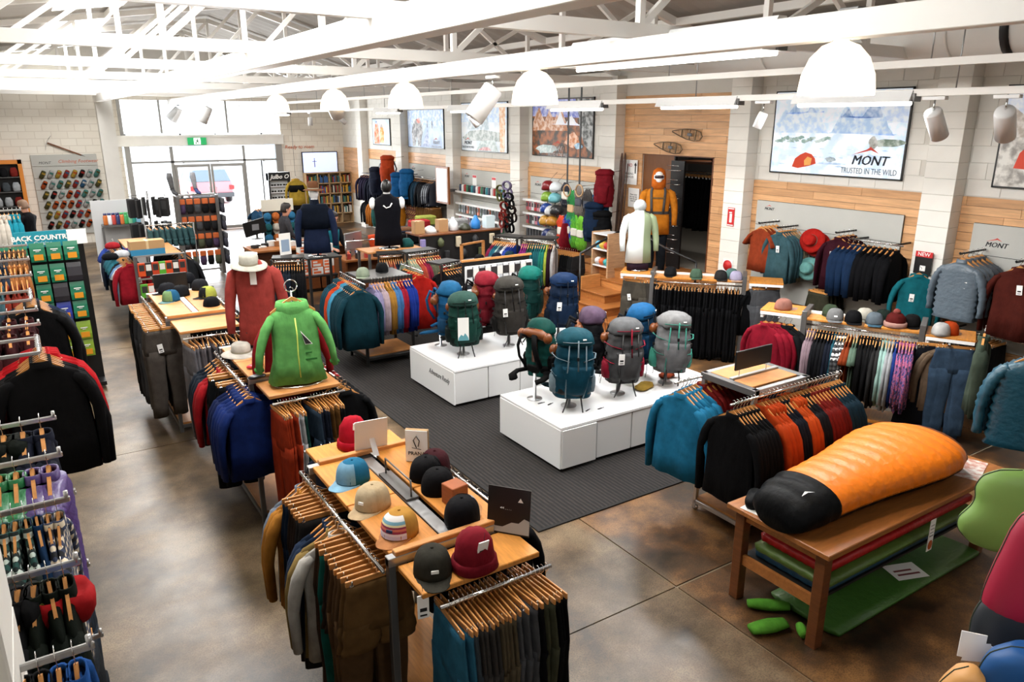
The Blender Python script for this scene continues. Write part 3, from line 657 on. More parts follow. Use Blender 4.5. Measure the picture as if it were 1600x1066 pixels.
row_on(rb2, -.58, .58, -.1, 1.17, [('sh', 'dusty mauve', '8a727c', 3), ('sh', 'black', '0d0e12', 4), ('sh', 'deep navy', '101724', 2), ('sh', 'teal', '1b5668', 1), ('sh', 'black and white checked', 'plaid_mono', 3), ('ts', 'rust orange', '8f3512', 2), ('ts', 'sage green', '5a7361', 2), ('jk', 'black', '0c0c0e', 5), ('sh', 'dark grey', '2c2c2c', 2), ('sh', 'mint green', 'a0c8be', 2), ('sh', 'pale grey', 'a8abb0', 2), ('sh', 'royal blue', '1c3a8a', 1), ('sh', 'dark flower-patterned', 'leafy', 5)], 'rack under bobble hat', 'mauve end', tagp=.06, jitter=.05)
row_on(rb2, -1.1, -.74, -.12, 1.2, [('hj', 'crimson', '8d0c22', 3), ('fl', 'black', '0b0c0f', 2)], 'side arm before bobble hat rack', 'near end', tagp=0, turn=1.25)
row_on(rb2, .74, 1.0, -.12, 1.2, [('sk', 'navy', '0c0e16', 3), ('sh', 'tan', '7a6450', 2), ('pt', 'dusty blue', '38506a', 2)], 'side arm past bobble hat rack', 'near end', tagp=0, turn=-1.35)
# ================================================================ LEFT WALL ARMS
LW = mat('arm_steel', 'c9c9c9', rough=.3, metal=.85)
def arm(y, z, x1, specs, place, tipx=-.03, k=1.0, tagp=.08, x0=-.6):
    e = empty('wall_rail', (x0, y, z)); tag(e, 'straight steel wall arm holding ' + place, 'clothes rail')
    ob('rail', MB().box(0, -.007, -.012, tipx-x0+.012, .007, .012, b=.004), LW, e); ob('end_stop', MB().tube([(tipx-x0, 0, .0), (tipx-x0, 0, .035)], .008, 8), LW, e)
    row((x1, y), (tipx-.02, y), z+.015, [(a, b, c, d) for a, b, c, d in specs], place, 'wall', tagp=tagp, jitter=.08, scale=k)
arm(4.09, 2.1, -.52, [('hj', 'black green', '10160f', 4), ('jk', 'dark navy', '181c2c', 2)], 'arm holding dark green jackets')
arm(3.59, 2.1, -.35, [('pj', 'bright green', '0d7a3c', 3), ('pj', 'purple', '4b3079', 2)], 'arm holding green and purple down', k=.95)
arm(3.11, 2.1, -.40, [('sh', 'tan plaid', 'plaid_tan', 3), ('sh', 'green plaid', 'plaid_green', 4), ('sh', 'deep blue', '14365e', 1), ('sh', 'cream and navy plaid', 'plaid_cream', 2)], 'arm holding plaid shirts')
arm(2.60, 2.1, -.36, [('hj', 'lime-lined black', '101012', 3), ('hj', 'red-lined black', '131314', 1), ('jk', 'dark forest green', '11190f', 3)], 'arm holding lime and red hooded jackets')
arm(2.11, 2.1, -.26, [('jk', 'black', '0e0e10', 3), ('fl', 'strong blue', '1a56a8', 2)], 'arm nearest the camera')
# coloured hood linings showing at the necks
for i, (x, y, c) in enumerate(((-.33, 2.6, 'aab34a'), (-.24, 2.6, 'aab34a'), (-.19, 2.6, 'aab34a'), (-.13, 2.6, 'd01a1e'), (-.06, 2.6, 'c91a1e'))):
    o = ob('scarf', MB().loft([ring(.05, .035, -.2, 14), ring(.085, .055, -.16, 14), ring(.09, .06, -.12, 14), ring(.07, .045, -.085, 14), ring(.045, .03, -.10, 14)]), fab(c), None, (x+.01, y, 2.1), pi/2)
    tag(o, '%s hood lining showing at a black jacket neck, %s from the pilaster' % ('lime' if c[0] == 'a' else 'red', ORD[i]), 'hood', 'coloured hoods')
def ubar(ya, yb, z, tx, specs, place, x0=-.6, k=1.0, face=True):
    e = empty('wall_rail', (x0, ya, z)); tag(e, 'square steel wall bracket holding ' + place, 'clothes rail')
    for q in (0, yb-ya): ob('arm', MB().box(0, q-.007, -.012, tx-x0, q+.007, .012, b=.004), LW, e)
    ob('cross_bar', MB().box(tx-x0-.008, 0, -.012, tx-x0+.008, yb-ya, .012, b=.004), LW, e)
    row((tx, ya+.02), (tx, yb-.02), z+.015, specs, place, 'near end', tagp=.15, jitter=.04, scale=k)
ubar(5.38, 5.78, 2.1, -.055, [('jk', 'black', '0d0c0e', 4), ('hj', 'scarlet', 'c00a14', 4)], 'bracket with black and scarlet jackets', k=1.08)
arm(6.19, 2.1, -.5, [('jk', 'maroon', '3d1013', 4)], 'arm above scarlet jackets', tagp=0)
arm(6.69, 2.1, -.5, [('jk', 'wine red', '3a1014', 4)], 'second arm above scarlet jackets', tagp=0)
ubar(7.1, 7.5, 2.1, -.06, [('jk', 'black', '0d0d0f', 4), ('jk', 'dark navy', '1b2942', 3)], 'bracket with black and navy jackets', k=1.05)
arm(8.3, 2.1, -.5, [('ts', 'dusty teal', '3c5f67', 6), ('ts', 'brick red', '8d2a1a', 5)], 'arm holding teal and brick tops', tagp=0)
arm(9.3, 2.1, -.5, [('sh', 'dark blue', '1f2c3d', 6), ('sh', 'ginger', 'a5602c', 4)], 'arm beyond the teal tops', tagp=0)
arm(10.4, 2.1, -.5, [('sh', 'dark grey', '3b3b3e', 6), ('sh', 'brown', '6d4a2e', 4)], 'arm beside the teal food sign', tagp=0)
arm(12.6, 2.3, -.5, [('hj', 'cream', 'd9cfc0', 6), ('fl', 'turquoise', '1593ab', 3)], 'arm of cream and turquoise tops', tagp=0)
arm(2.25, 1.15, -.3, [('dv', 'mustard', 'a8651a', 3), ('jk', 'black', '0c0c0d', 2)], 'low arm with mustard vests', tipx=.02, tagp=0)
arm(2.9, 1.15, -.35, [('pt', 'black', '0c0c0e', 3), ('fl', 'rust orange', '8f2f14', 2), ('fl', 'charcoal', '1d1d20', 1)], 'low arm with rust tops', tipx=.02, tagp=0)
arm(3.6, 1.15, -.35, [('pt', 'dark slate', '20242b', 6)], 'low arm of slate trousers', tipx=0, tagp=0)
arm(4.3, 1.15, -.35, [('pt', 'denim', '27303c', 6)], 'low arm of denim trousers', tipx=0, tagp=0)
arm(5.4, 1.1, -.35, [('pt', 'black', '0c0d0f', 8)], 'low arm of black trousers', tipx=0, tagp=0)
# ================================================================ PLINTHS
def plinth(name, label, x0, x1, y0, y1, doors):
    e = empty(name, (x0, y0, 0)); tag(e, label, 'plinth'); L, W = x1-x0, y1-y0
    ob('carcass', MB().box(.02, .03, .07, L-.02, W-.02, .48), LAM, e); ob('top', MB().box(0, 0, .48, L, W, .51, b=.003), LAM, e)
    ob('end_panel', MB().box(-.004, 0, .05, .018, W, .479, b=.002), LAM, e)
    ob('recessed_base', MB().box(.1, .12, 0, L-.1, W-.1, .07), LAM2, e)
    for i, (a, b, yy) in enumerate(doors): ob('cabinet_door', MB().box(a+.003, yy, .055, b-.003, yy+.018, .475, b=.002), LAM2, e)
    for x in (.12, L-.15):
        for y in (.1, W-.14): ob('foot', MB().tube([(x, y, 0), (x, y, .07)], .02, 8), CHROME, e)
    return e
p1 = plinth('display_plinth', 'long low white plinth with small black lettering on its end, farther from the camera', 4.19, 6.65, 7.80, 9.06, [(.02+i*.49, .5+i*.49, .008) for i in range(5)])
p2 = plinth('display_plinth', 'long low white plinth with one door ajar, nearer the rolling fleece rack', 4.23, 6.7, 5.62, 6.78, [(.01, .46, -.015)]+[(.48+i*.49, .96+i*.49, .008) for i in range(4)])
text('Naturehike fully', .11, INK, p1, (-.006, .42, .34), (pi/2, 0, -pi/2), shear=.3, sx=.75) if False else text('Adventure Ready', .1, mat('script_grey', '55585c'), p1, (-.006, .40, .33), (pi/2, 0, -pi/2), shear=.3, sx=.8)
for (x, y, s_) in ((4.45, 6.3, 0), (4.52, 6.22, .3), (4.9, 5.82, .1), (4.75, 5.85, .4)):
    o = ob('strap_buckle', MB().box(-.03, -.008, .511, .03, .008, .518, b=.002).box(.03, -.004, .511, .06, .004, .515), BLACK, None, (x, y, 0), s_)
    tag(o, 'small black buckle lying on the near white plinth, %s' % {(4.45): 'farthest along', 4.52: 'beside another farther back', 4.9: 'by the front edge', 4.75: 'left of the front stand'}[x], 'buckle')
# ================================================================ BACKPACKS
def strip(b, pts, w=.018, t=.004, mi=0): b.tube(pts, w, 6, mi, flat=t/w)
def m_stand():
    def make():
        b = MB(); b.lathe([(.001, 0), (.085, 0), (.085, .008), (.02, .014), (.019, .30), (.001, .30)], 20, mi=0); return b.mesh('stand_post', [STEEL])
    return cached('stand', make)
def m_bust():
    def make():
        b = MB(); b.tube([(-.17, 0, .57), (-.08, 0, .6), (.08, 0, .6), (.17, 0, .57)], [.045, .055, .055, .045], 14); b.tube([(0, 0, .28), (0, 0, .6)], .03, 10)
        for s_ in (-1, 1): b.ball((s_*.175, -.0, .57), .05, .055, .062, 12, 7)
        return b.mesh('shoulder_form', [mat('bust_timber', '6e3a16', rough=.35)])
    return cached('bust', make)
def pack_mats(main, lid, trim):
    return [fab(main, r=.6), fab(lid, r=.6), fab(trim, r=.6)]
from mathutils import noise as MN
def rough_(pts, seed, amp, sc=9):
    o = []
    for x, y, z in pts:
        q = 1+amp*MN.noise(Vector((x*sc+seed*7, y*sc, z*sc)))+amp*.5*MN.noise(Vector((x*sc*2.3, y*sc*2.3+seed*3, z*sc*2.3)))
        o.append((x*q, y*q, z))
    return o
def m_packbody(seed, H_=.52, w=.155, d=.11, roll=False):
    def make():
        b = MB(); rr = []; K = 26
        for i in range(K+1):
            t = i/K; z = t*H_; f = .80+.2*math.sin(pi*min(1, t*.85+.14))+.014*sin(i*1.9+seed)
            rr.append(rough_(ring(w*f, d*(f+.03*sin(i*1.3+seed)), z, 30, .8, seed+i*.4, .004, 7, cy_=-.02*sin(pi*t)), seed, .11))
        b.loft(rr, 0)
        b.loft([rough_(ring(w*(.5+.22*q), .055*(.7+.5*sin(pi*q)), .06+.30*q, 18, .8), seed, .1) for q in [i/9 for i in range(10)]], 0, M=Matrix.Translation((.01, -d-.002, 0)))
        return b.mesh('packbag')
    return cached(('pb', seed, H_, w, d), make)
def m_lid(seed, w=.16, d=.12):
    def make():
        b = MB(); b.loft([rough_(q, seed+3, .13, 11) for q in [ring(w*.98, d*.98, 0, 24, .78), ring(w*1.03, d*1.08, .03, 24, .78, seed, .007, 6), ring(w*.98, d*1.05, .08, 24, .82, seed+1, .010, 5, cy_=-.012), ring(w*.84, d*.9, .125, 24, .9, seed+2, .010, 5, cy_=-.008), ring(w*.6, d*.62, .155, 24, .95, seed, .006, 4), ring(w*.3, d*.32, .168, 24), ring(.01, .01, .17, 24)]])
        b.tube([(-w*.8, -d*.85, .05), (-w*.4, -d*1.13, .055), (0, -d*1.18, .057), (w*.4, -d*1.13, .055), (w*.8, -d*.85, .05)], .005, 5, 1)
        return b.mesh('lid')
    return cached(('lid', seed, w, d), make)
PK = 0
def backpack(x, y, z0, rz, label, main, lid, trim, hip, H_=.56, w=.16, d=.12, lift=.17, lidz=None, tagc=None, straps=None, stand='brown'):
    global PK; PK += 1; sd = PK; w *= 1.28; d *= 1.2
    st = empty('pack_stand', (x, y, z0), rz); tag(st, 'steel stand with tan shoulders under '+' '.join(label.split(',')[0].split(' with')[0].replace('hiking ', '').split()[:4])+(' on far plinth' if y > 7 else ' on near plinth'), 'display stand', 'pack stands')
    link('post', m_stand(), st, (0, .12, 0), scale=(1, 1, 1)); link('shoulder_form', m_bust(), st, (0, .13, lift-.1))
    e = empty('hiking_backpack', (x, y, z0+lift), rz); tag(e, label, 'backpack')
    M_ = pack_mats(main, lid, trim)
    def part(nm, me, m, loc=(0, 0, 0), rot=None):
        o = link(nm, me, e, loc, rot=rot)
        while len(o.data.materials) < 2: o.data.materials.append(WHITE)
        for i, mm in enumerate((m, M_[2])): o.material_slots[i].link = 'OBJECT'; o.material_slots[i].material = mm
        return o
    part('main_bag', m_packbody(sd % 4, H_, w, d), M_[0]); part('lid', m_lid(sd % 3, w*.90, d*1.0), M_[1], (0, -.01, H_-.03))
    for s_ in (-1, 1):
        ob('side_pocket', MB().loft([ring(.045, .07, .0, 12), ring(.055, .08, .07, 12), ring(.052, .075, .16, 12), ring(.04, .06, .19, 12)]), M_[2], e, (s_*w*.93, -.0, .05))
        b = MB(); strip(b, [(s_*.07, d+.01, H_-.05), (s_*.085, d+.09, H_-.0), (s_*.11, d+.13, H_-.12), (s_*.12, d+.1, H_-.25), (s_*.1, d+.02, H_-.38)], .03, .016)
        ob('shoulder_strap', b, fab(hip), e)
        b = MB(); b.loft([ring(.012+.0*i, .055-.008*i, 0, 10) for i in range(1)]+[], 0) if False else None
        b = MB(); strip(b, [(s_*w*.8, d*.6, .06), (s_*(w+.03), d+.03, .05), (s_*(w+.03), d+.12, .03), (s_*(w-.03), d+.18, .0)], .05, .02); ob('hip_belt_wing', b, fab(hip), e)
        for zz in (.42, .74):
            b = MB(); strip(b, [(s_*w*.35, -d*1.08, H_*zz-.03), (s_*w*.95, -d*.75, H_*zz), (s_*w*1.12, 0, H_*zz+.02), (s_*w*.9, d*.8, H_*zz)], .009, .003); ob('compression_strap', b, M_[2], e)
        b = MB(); strip(b, [(s_*.07, -d*.9, .03), (s_*.085, -d*.95, -.06), (s_*(.09+.02*(sd % 3)), -d*.8, -.16)], .008, .003); ob('loose_strap', b, BLACK, e)
    for s_ in (-1, 1):
        b = MB(); strip(b, [(s_*w*.42, -d*1.1, H_-.01), (s_*w*.46, -d*1.28, H_*.6), (s_*w*.5, -d*1.2, H_*.2), (s_*w*.45, -d*1.0, .02)], .007, .003); ob('front_strap', b, M_[2] if sd % 2 else BLACK, e)
        ob('side_buckle', MB().box(-.012, -.01, -.018, .012, .01, .018, b=.003), BLACK, e, (s_*w*1.05, -.02, H_*.56))
    ob('base_panel', MB().loft([rough_(ring(w*.84, d*.84, -.004, 26, .8), sd, .1), rough_(ring(w*.93, d*.95, .05, 26, .8), sd, .1), rough_(ring(w*.95, d*.97, H_*.2, 26, .8), sd, .1), rough_(ring(w*.88, d*.9, H_*.26, 26, .8), sd, .1)]), M_[2] if trim[0] < '3' else BLACK, e)
    e.rotation_euler = (R.uniform(-.05, .03), R.uniform(-.06, .06), rz)
    b = MB(); strip(b, [(0, -d*1.22, H_+.05), (.0, -d*1.38, H_-.1), (.01, -d*1.45, H_*.55)], .008, .003); ob('lid_strap', b, M_[2], e)
    ob('lid_buckle', MB().box(-.012, -.006, -.02, .012, .006, .02, b=.002), BLACK, e, (.0, -d*1.42, H_-.14)); ob('haul_loop', MB().tube([(-.03, d, H_), (-.03, d+.01, H_+.06), (.03, d+.01, H_+.06), (.03, d, H_)], .006, 6), BLACK, e)
    ob('emblem', MB().box(-.02, -.004, -.007, .02, 0, .007, b=.001), CARD, e, (w*.3, -d*1.2, H_+.06), rot=(-.25, 0, .2))
    if tagc: o = link('swing_tag', m_tag(), e, (-w*.5, -d*1.35, H_*.62)); o.scale = (tagc, 1, tagc)
    return e
backpack(4.63, 5.98, .51, -.45, 'teal blue hiking backpack with pale grey straps, front corner of the near plinth', '0b4256', '144c5c', '7e929c', '10303c', .60, .165, .13, .17)
backpack(5.34, 5.98, .51, -.35, 'grey hiking backpack with crimson chevrons, front middle of the near plinth', '4c4c4e', '6d6e70', 'a01730', '222224', .58, .16, .13, .2, tagc=1.2)
backpack(6.04, 5.96, .51, -.5, 'light grey hiking backpack with mint trim, fleece rack end of near plinth', '77777a', '8f8f90', '3fa08c', '2a2a2d', .56, .165, .13, .2)
backpack(4.6, 6.5, .51, 1.9, 'dark green hiking backpack turned sideways, back corner of the near plinth', '0f4b45', '0d4a42', '0c0c0c', '0f0f10', .50, .14, .11, .26)
backpack(5.30, 6.50, .51, .9, 'black hiking backpack with dusty mauve lid, back middle of near plinth', '18181b', '5f4a62', '17171a', '141416', .58, .16, .12, .22)
backpack(5.98, 6.38, .51, .3, 'blue hiking backpack mostly hidden behind the crimson-marked pack', '123d60', '125b93', '15202a', '181a1f', .58, .16, .12, .2)
backpack(4.6, 8.25, .51, -.35, 'deep green hiking backpack with large white swing card, on the far plinth', '17463c', '365c52', '14211e', '101614', .56, .165, .13, .18)
backpack(5.33, 8.26, .51, -.35, 'charcoal hiking backpack with black base, front middle of the far plinth', '36332f', '47443f', '191817', '101010', .64, .17, .14, .22, tagc=1.1)
backpack(6.16, 8.24, .51, -.35, 'navy blue hiking backpack with rounded top near the wooden stairs', '0f2340', '12305a', '0c1626', '0c111c', .62, .165, .13, .2, tagc=1.2)
backpack(4.65, 8.78, .51, .7, 'bright blue hiking backpack at the far plinth corner by red fleeces', '145d94', '1d6fa8', '1b4c74', '16598c', .58, .15, .12, .2)
backpack(5.25, 8.80, .51, 1.0, 'red hiking backpack with bulky lid, back row of the far plinth', '7f1523', 'a02030', '7a1522', '151013', .60, .17, .13, .24)
backpack(5.98, 8.80, .51, .8, 'turquoise green lidded backpack, back row of far plinth by the stairs', '0f3d38', '0f7468', '0f4d48', '161616', .6, .17, .13, .24)
o = ob('swing_card', MB().box(-.07, -.004, -.3, .07, 0, 0).add([(-.07, -.006, -.3), (.07, -.006, -.3), (.06, -.006, -.26), (.02, -.006, -.2), (0, -.006, -.24), (-.03, -.006, -.22), (-.06, -.006, -.26)], [(0, 1, 2, 3, 4, 5, 6)], 1), [CARD, mat('print_teal', '5d9aa6', rough=.6)], None, (4.47, 8.04, 1.10), -.4)
tag(o, 'tall white product card with teal mountain print hung on the deep green backpack', 'card')
for i, (x, y, c, w_) in enumerate(((5.75, 6.05, 'cda23e', .16), (6.25, 6.2, 'a5401f', .12))):
    o = ob('stuff_sack', MB().loft([ring(w_*(.7+.3*sin(pi*q)), .09*(.6+.4*sin(pi*q)), .512+.05*q, 18, .8, q*4, .01, 5) for q in (0, .3, .7, 1)]), fab(c), None, (x, y, 0), .4); tag(o, ('yellow' if i == 0 else 'rust red')+' folded rain cover lying behind the packs on the near plinth', 'cover')
# ================================================================ HATS
def m_crown():
    def make():
        b = MB(); rr = []
        for i in range(9):
            t = i/8; z = .118*sin(t*pi/2)**.9; k = cos(t*pi/2)**.55 if t < 1 else .03
            rr.append(ring(.086*k, .096*k, z, 20, .95, 0, .0015, 6))
        b.loft(rr); b.ball((0, 0, .119), .008, .008, .005, 8, 4); return b.mesh('crown', [WHITE])
    return cached('crown', make)
def m_brim(flat=0):
    def make():
        b = MB(); v = []; K = 10
        for i in range(K+1):
            a = pi+pi*(.12+.76*i/K); x, y = .086*cos(a), .096*sin(a)
            L = .075*sin(pi*(i/K))**.6; zz = .006-.018*(abs(cos(a)))**1.5*(1-flat)
            v.append(((x, y, .006), (x*1.0, y-L, zz+.0 if i else .006)))
        rings = [[(p[0][0], p[0][1], .002), (p[1][0], p[1][1], p[1][2]-.002), (p[1][0], p[1][1], p[1][2]+.002), (p[0][0], p[0][1], .008)] for p in v]
        b.loft(rings, 0, sm=False); return b.mesh('brim', [WHITE])
    return cached(('brim', flat), make)
def m_front():
    def make():
        b = MB(); rr = []
        for i in range(7):
            t = .04+i/8; z = .118*sin(t*pi/2)**.9+.003; k = cos(t*pi/2)**.55*1.025
            rr.append([(.086*k*cos(a), .096*k*sin(a), z) for a in [pi+pi*(.2+.6*j/8) for j in range(9)]])
        b.loft(rr, closed=False, cap=False); return b.mesh('front_panel', [WHITE])
    return cached('front', make)
def cap(x, y, z, rz, label, crown, brim=None, front=None, patch=None, half=None):
    o = link('cap', m_crown(), None, (x, y, z), rz, [fab(crown)]); tag(o, label, 'cap')
    o.scale = (1.12,)*3
    link('brim', m_brim(), o, mats=[fab(brim or crown)])
    if front: link('front_panel', m_front(), o, mats=[MATS.get(front) or fab(front)])
    if patch: ob('patch', MB().box(-.017, -.004, -.008, .017, 0, .008, b=.002), mat('patch_'+patch, patch, rough=.6), o, (0, -.093, .055), rot=(-.22, 0, 0))
    return o
st = mat('striped_cap', 'c', 'plain') if False else None
m_ = bpy.data.materials.new('striped_cap'); MATS['striped_cap'] = m_; n = N(m_); sp = n.n('ShaderNodeSeparateXYZ'); n.l(n.co(), sp.inputs[0]); mm = n.n('ShaderNodeMath', operation='MULTIPLY'); n.l(sp.outputs[2], mm.inputs[0]); mm.inputs[1].default_value = 9
rp = n.n('ShaderNodeValToRGB'); rp.color_ramp.interpolation = 'CONSTANT'; e_ = rp.color_ramp.elements
for i, (p_, c_) in enumerate(((0, 'd8cbe0'), (.28, 'ece2ea'), (.38, 'a5344f'), (.48, 'd9755f'), (.58, '8f2f4c'), (.66, 'e9d9a8'), (.74, '79a9ba'), (.86, 'e5e0dc'))):
    q = e_[i] if i < 2 else e_.new(p_); q.position = p_; q.color = srgb(c_)
n.l(mm.outputs[0], rp.inputs[0]); n.l(rp.outputs[0], n.b.inputs['Base Color']); n.b.inputs['Roughness'].default_value = .9
T1 = 1.4
def onz(px, py, z): q = at_z(px, py, z); return q.x, q.y
def capat(px, py, z, rz, label, *a, **k): x, y = onz(px, py, z); return cap(x, y, z, rz, label, *a, **k)
A_ = -.75
c = capat(552, 750, T1, A_-.35, 'two-tone light and deep blue cap on the orange-topped rack', '1b6e96', '8cc0dc', '7fb6d4'); 
capat(583, 790, T1, A_-.3, 'beige cap with white tag on the orange-topped rack', 'd9bd92', 'd6b68a', 'dcc39b', 'f1efe9')
capat(625, 832, T1, A_-.2, 'cap with rainbow striped front and orange brim', 'd99a3c', 'd98d52', 'striped_cap', '25335a')
capat(666, 745, T1, 1.9, 'black mesh-backed cap leaning beside a wooden cube', '121113', '121113', '181719', '8c92a0')
capat(680, 735, T1, 2.6, 'maroon cap behind the black mesh-backed caps', '43141b', '43141b')
capat(684, 765, T1, 2.3, 'black and white trucker cap touching the wooden cube', '111012', 'efeeec', '141315', '8d94a4')
capat(722, 812, T1, 2.2, 'black trucker cap with grey front and peach brim', '131216', 'd99b63', 'b9b9bd')
capat(676, 893, 1.36, -.35, 'olive grey flat-fronted cap at the front corner of the rack', '3a372f', '413e36', None, 'e8e6df')
def beanie(x, y, z, label, m, rz=0, cuff=None, pom=None, tall=1.0, k=1.0):
    o = ob('beanie', MB().loft([ring(.088*k, .082*k, 0, 22), ring(.105*k, .098*k, .03, 22), ring(.10*k, .095*k, .09*tall, 22, 1, 0, .003, 9), ring(.092*k, .085*k, .15*tall, 22, 1, 1, .004, 9), ring(.06*k, .055*k, .195*tall, 22, 1, 2, .005, 8), ring(.01, .01, .205*tall, 22)]), m, None, (x, y, z), rz); tag(o, label, 'beanie')
    ob('cuff', MB().loft([ring(.105*k, .10*k, .0, 22), ring(.118*k, .112*k, .012, 22), ring(.116*k, .11*k, .055, 22, 1, 0, .002, 11), ring(.104*k, .098*k, .06, 22)]), cuff or m, o)
    if pom: ob('pompom', MB().ball((0, 0, .22*tall), .04, .04, .035, 10, 6), pom, o)
    return o
x, y = onz(741, 885, 1.36); bn = beanie(x, y, 1.36, 'dark red slouchy beanie with white tag beside the olive grey cap', fab('8d1524'), k=1.0, tall=1.0); link('price_tag', m_tag(), bn, (0, -.1, .19), rot=(.3, 0, 0))
x, y = onz(553, 697, 1.36); bn = beanie(x, y, 1.36, 'bright red beanie behind the white easel card', fab('c40f25'), tall=1.05, k=.95); link('price_tag', m_tag(), bn, (.0, -.09, .2), rot=(.3, 0, 0))
# easel cards and props on rack 1
x, y = onz(580, 705, 1.4)
e = empty('easel_card', (x, y, 1.4), -.1); tag(e, 'blank white easel card seen from behind at the far end of the orange-topped rack', 'sign')
ob('card', MB().box(-.11, 0, 0, .11, .005, .24, M=Matrix.Rotation(.18, 4, 'X')), CARD, e); ob('strut', MB().prism([(-.02, 0), (.03, 0), (.0, -.12)], 0, .003, M=Matrix.Rotation(.0, 4, 'X')).add([(-.015, .02, .15), (.015, .02, .15), (.03, -.09, 0), (-.01, -.09, 0)], [(0, 1, 2, 3), (3, 2, 1, 0)]), LAM, e)
x, y = onz(652, 722, 1.4)
e = empty('framed_sign', (x, y, 1.4), -.72); tag(e, 'small timber-edged sign with a black feather mark and lettering', 'sign')
ob('board', MB().box(-.075, 0, 0, .075, .03, .22, b=.003), mat('sign_timber', '9c7a4a', 'wood'), e); ob('paper', MB().box(-.072, -.004, .003, .072, 0, .217), PAPER, e)
ob('feather_mark', MB().tube([(0, -.006, .1), (-.02, -.006, .15), (0, -.006, .18), (.02, -.006, .15), (.01, -.006, .11)], .003, 5).tube([(-.03, -.006, .1), (.03, -.006, .09)], .002, 5), INK, e); text('PRANA', .035, INK, e, (0, -.006, .06))
x, y = onz(711, 785, 1.4)
e = ob('wooden_cube', MB().box(-.055, -.055, 0, .055, .055, .12, b=.004), mat('cube_timber', '9a4f20', 'wood', .45), None, (x, y, 1.4), .15); tag(e, 'small reddish wooden cube with burnt lettering among the caps', 'wooden block'); text('prAna', .03, mat('burnt', '5a260c', rough=.7), e, (0, -.057, .05))
x, y = onz(793, 835, 1.36)
e = empty('poster_card', (x, y, 1.36), -.9); tag(e, 'black upright card with a white mountain edge behind the dark red beanie', 'sign')
ob('card', MB().box(-.12, 0, 0, .12, .006, .26, M=Matrix.Rotation(-.15, 4, 'X')), BLACK, e)
ob('printed_mountain', MB().add([(-.12, -.003, .01), (.12, -.003, .01), (.12, -.003, .09), (.09, -.003, .1), (.06, -.003, .07), (.02, -.003, .07), (-.03, -.003, .04), (-.08, -.003, .04), (-.12, -.003, .02)], [tuple(range(9))], M=Matrix.Rotation(-.15, 4, 'X')), mat('print_snow', 'a5a8a8', rough=.7), e)
text('<< . . . .', .02, CARD, e, (0, -.028, .17), (pi/2-.15, 0, 0)); ob('peak_mark', MB().add([(.07, -.035, .22), (.1, -.035, .22), (.085, -.035, .245)], [(0, 1, 2)]), CARD, e)
o = link('price_tag', m_tag(), None, (1.31, 2.80, 1.34), -.2); o.scale = (1.0, 1, 1.25); tag(o, 'white swing tag hanging from the front corner of the orange-topped rack', 'tag')
# rack 2 props
def brimhat(x, y, z, label, m, r=.17, crownh=.1, rz=0, tilt=0):
    o = ob('sun_hat', MB().lathe([(.088, .0), (.092, .02), (.09, crownh*.8), (.07, crownh), (.02, crownh*1.02)], 22, sx=.95, sy=1.1), m, None, (x, y, z), rot=(tilt, 0, rz)); tag(o, label, 'hat')
    b = MB(); rr = []
    for t in (0, .33, .66, 1): q = .088+(r-.088)*t; rr.append([(q*.95*cos(2*pi*j/26), q*1.1*sin(2*pi*j/26), .004-.02*t*t+.006*sin(4*pi*j/26)*t) for j in range(26)])
    rr2 = [[(p[0], p[1], p[2]+.004) for p in q] for q in rr]
    b.loft(rr+rr2[::-1]); ob('brim', b, m, o); ob('hat_band', MB().lathe([(.093, .004), (.095, .02), (.093, .024)], 22, sx=.95, sy=1.1, cap=False), mat('hat_band', '8b8370', rough=.8), o); return o
x, y = onz(377, 552, 1.4); brimhat(x, y, 1.41, 'beige wide-brimmed sun hat lying flat behind the green jacket', fab('cfc8bb'), .19, .09)
for px, py, cs, l in ((399, 575, 'c2252e', 'red round sunglasses case lying behind the green jacket'), (402, 592, '15171a', 'black sunglasses case with white dot behind the green jacket')):
    x, y = onz(px, py, 1.4); e = ob('sunglasses_case', MB().ball((0, 0, .02), .08, .04, .022, 16, 8), mat('case_'+cs, cs, rough=.3), None, (x, y, 1.4), .1); tag(e, l, 'case')
# rack 3 caps
for px, py, rz, l, cr, br, fr in ((268, 470, -.9, 'green and blue trucker cap on the beech rack', '1d5d86', '6f9a9a', '7ea36a'), (283, 462, -1.1, 'black cap behind the green and blue trucker cap', '17181b', '17181b', None), (262, 458, -1.4, 'charcoal cap at the aisle edge of the beech rack', '212227', '1c1d20', None),
    (313, 452, 2.0, 'tall dark grey cap standing on the beech rack', '26272b', '26272b', None), (325, 464, -1.3, 'lime and black cap on the beech rack', 'b7bf4a', '17181a', '1c1d1f'), (293, 441, 1.5, 'black cap by the far edge of the beech rack', '1a1b20', '1a1b20', None)):
    capat(px, py, 1.4, rz, l, cr, br, fr)
capat(331, 481, 1.37, -.3, 'black cap alone on the lower front shelf of the beech rack', '0e0f12')
e = empty('sign_board', (1.45, 10.3, 1.4)); tag(e, 'small blank black sign board standing at the far end of the beech rack', 'sign'); ob('board', MB().box(-.2, 0, .04, .2, .02, .22, b=.003), BLACK, e); ob('foot', MB().box(-.02, -.0, 0, .02, .02, .05), STEEL, e)
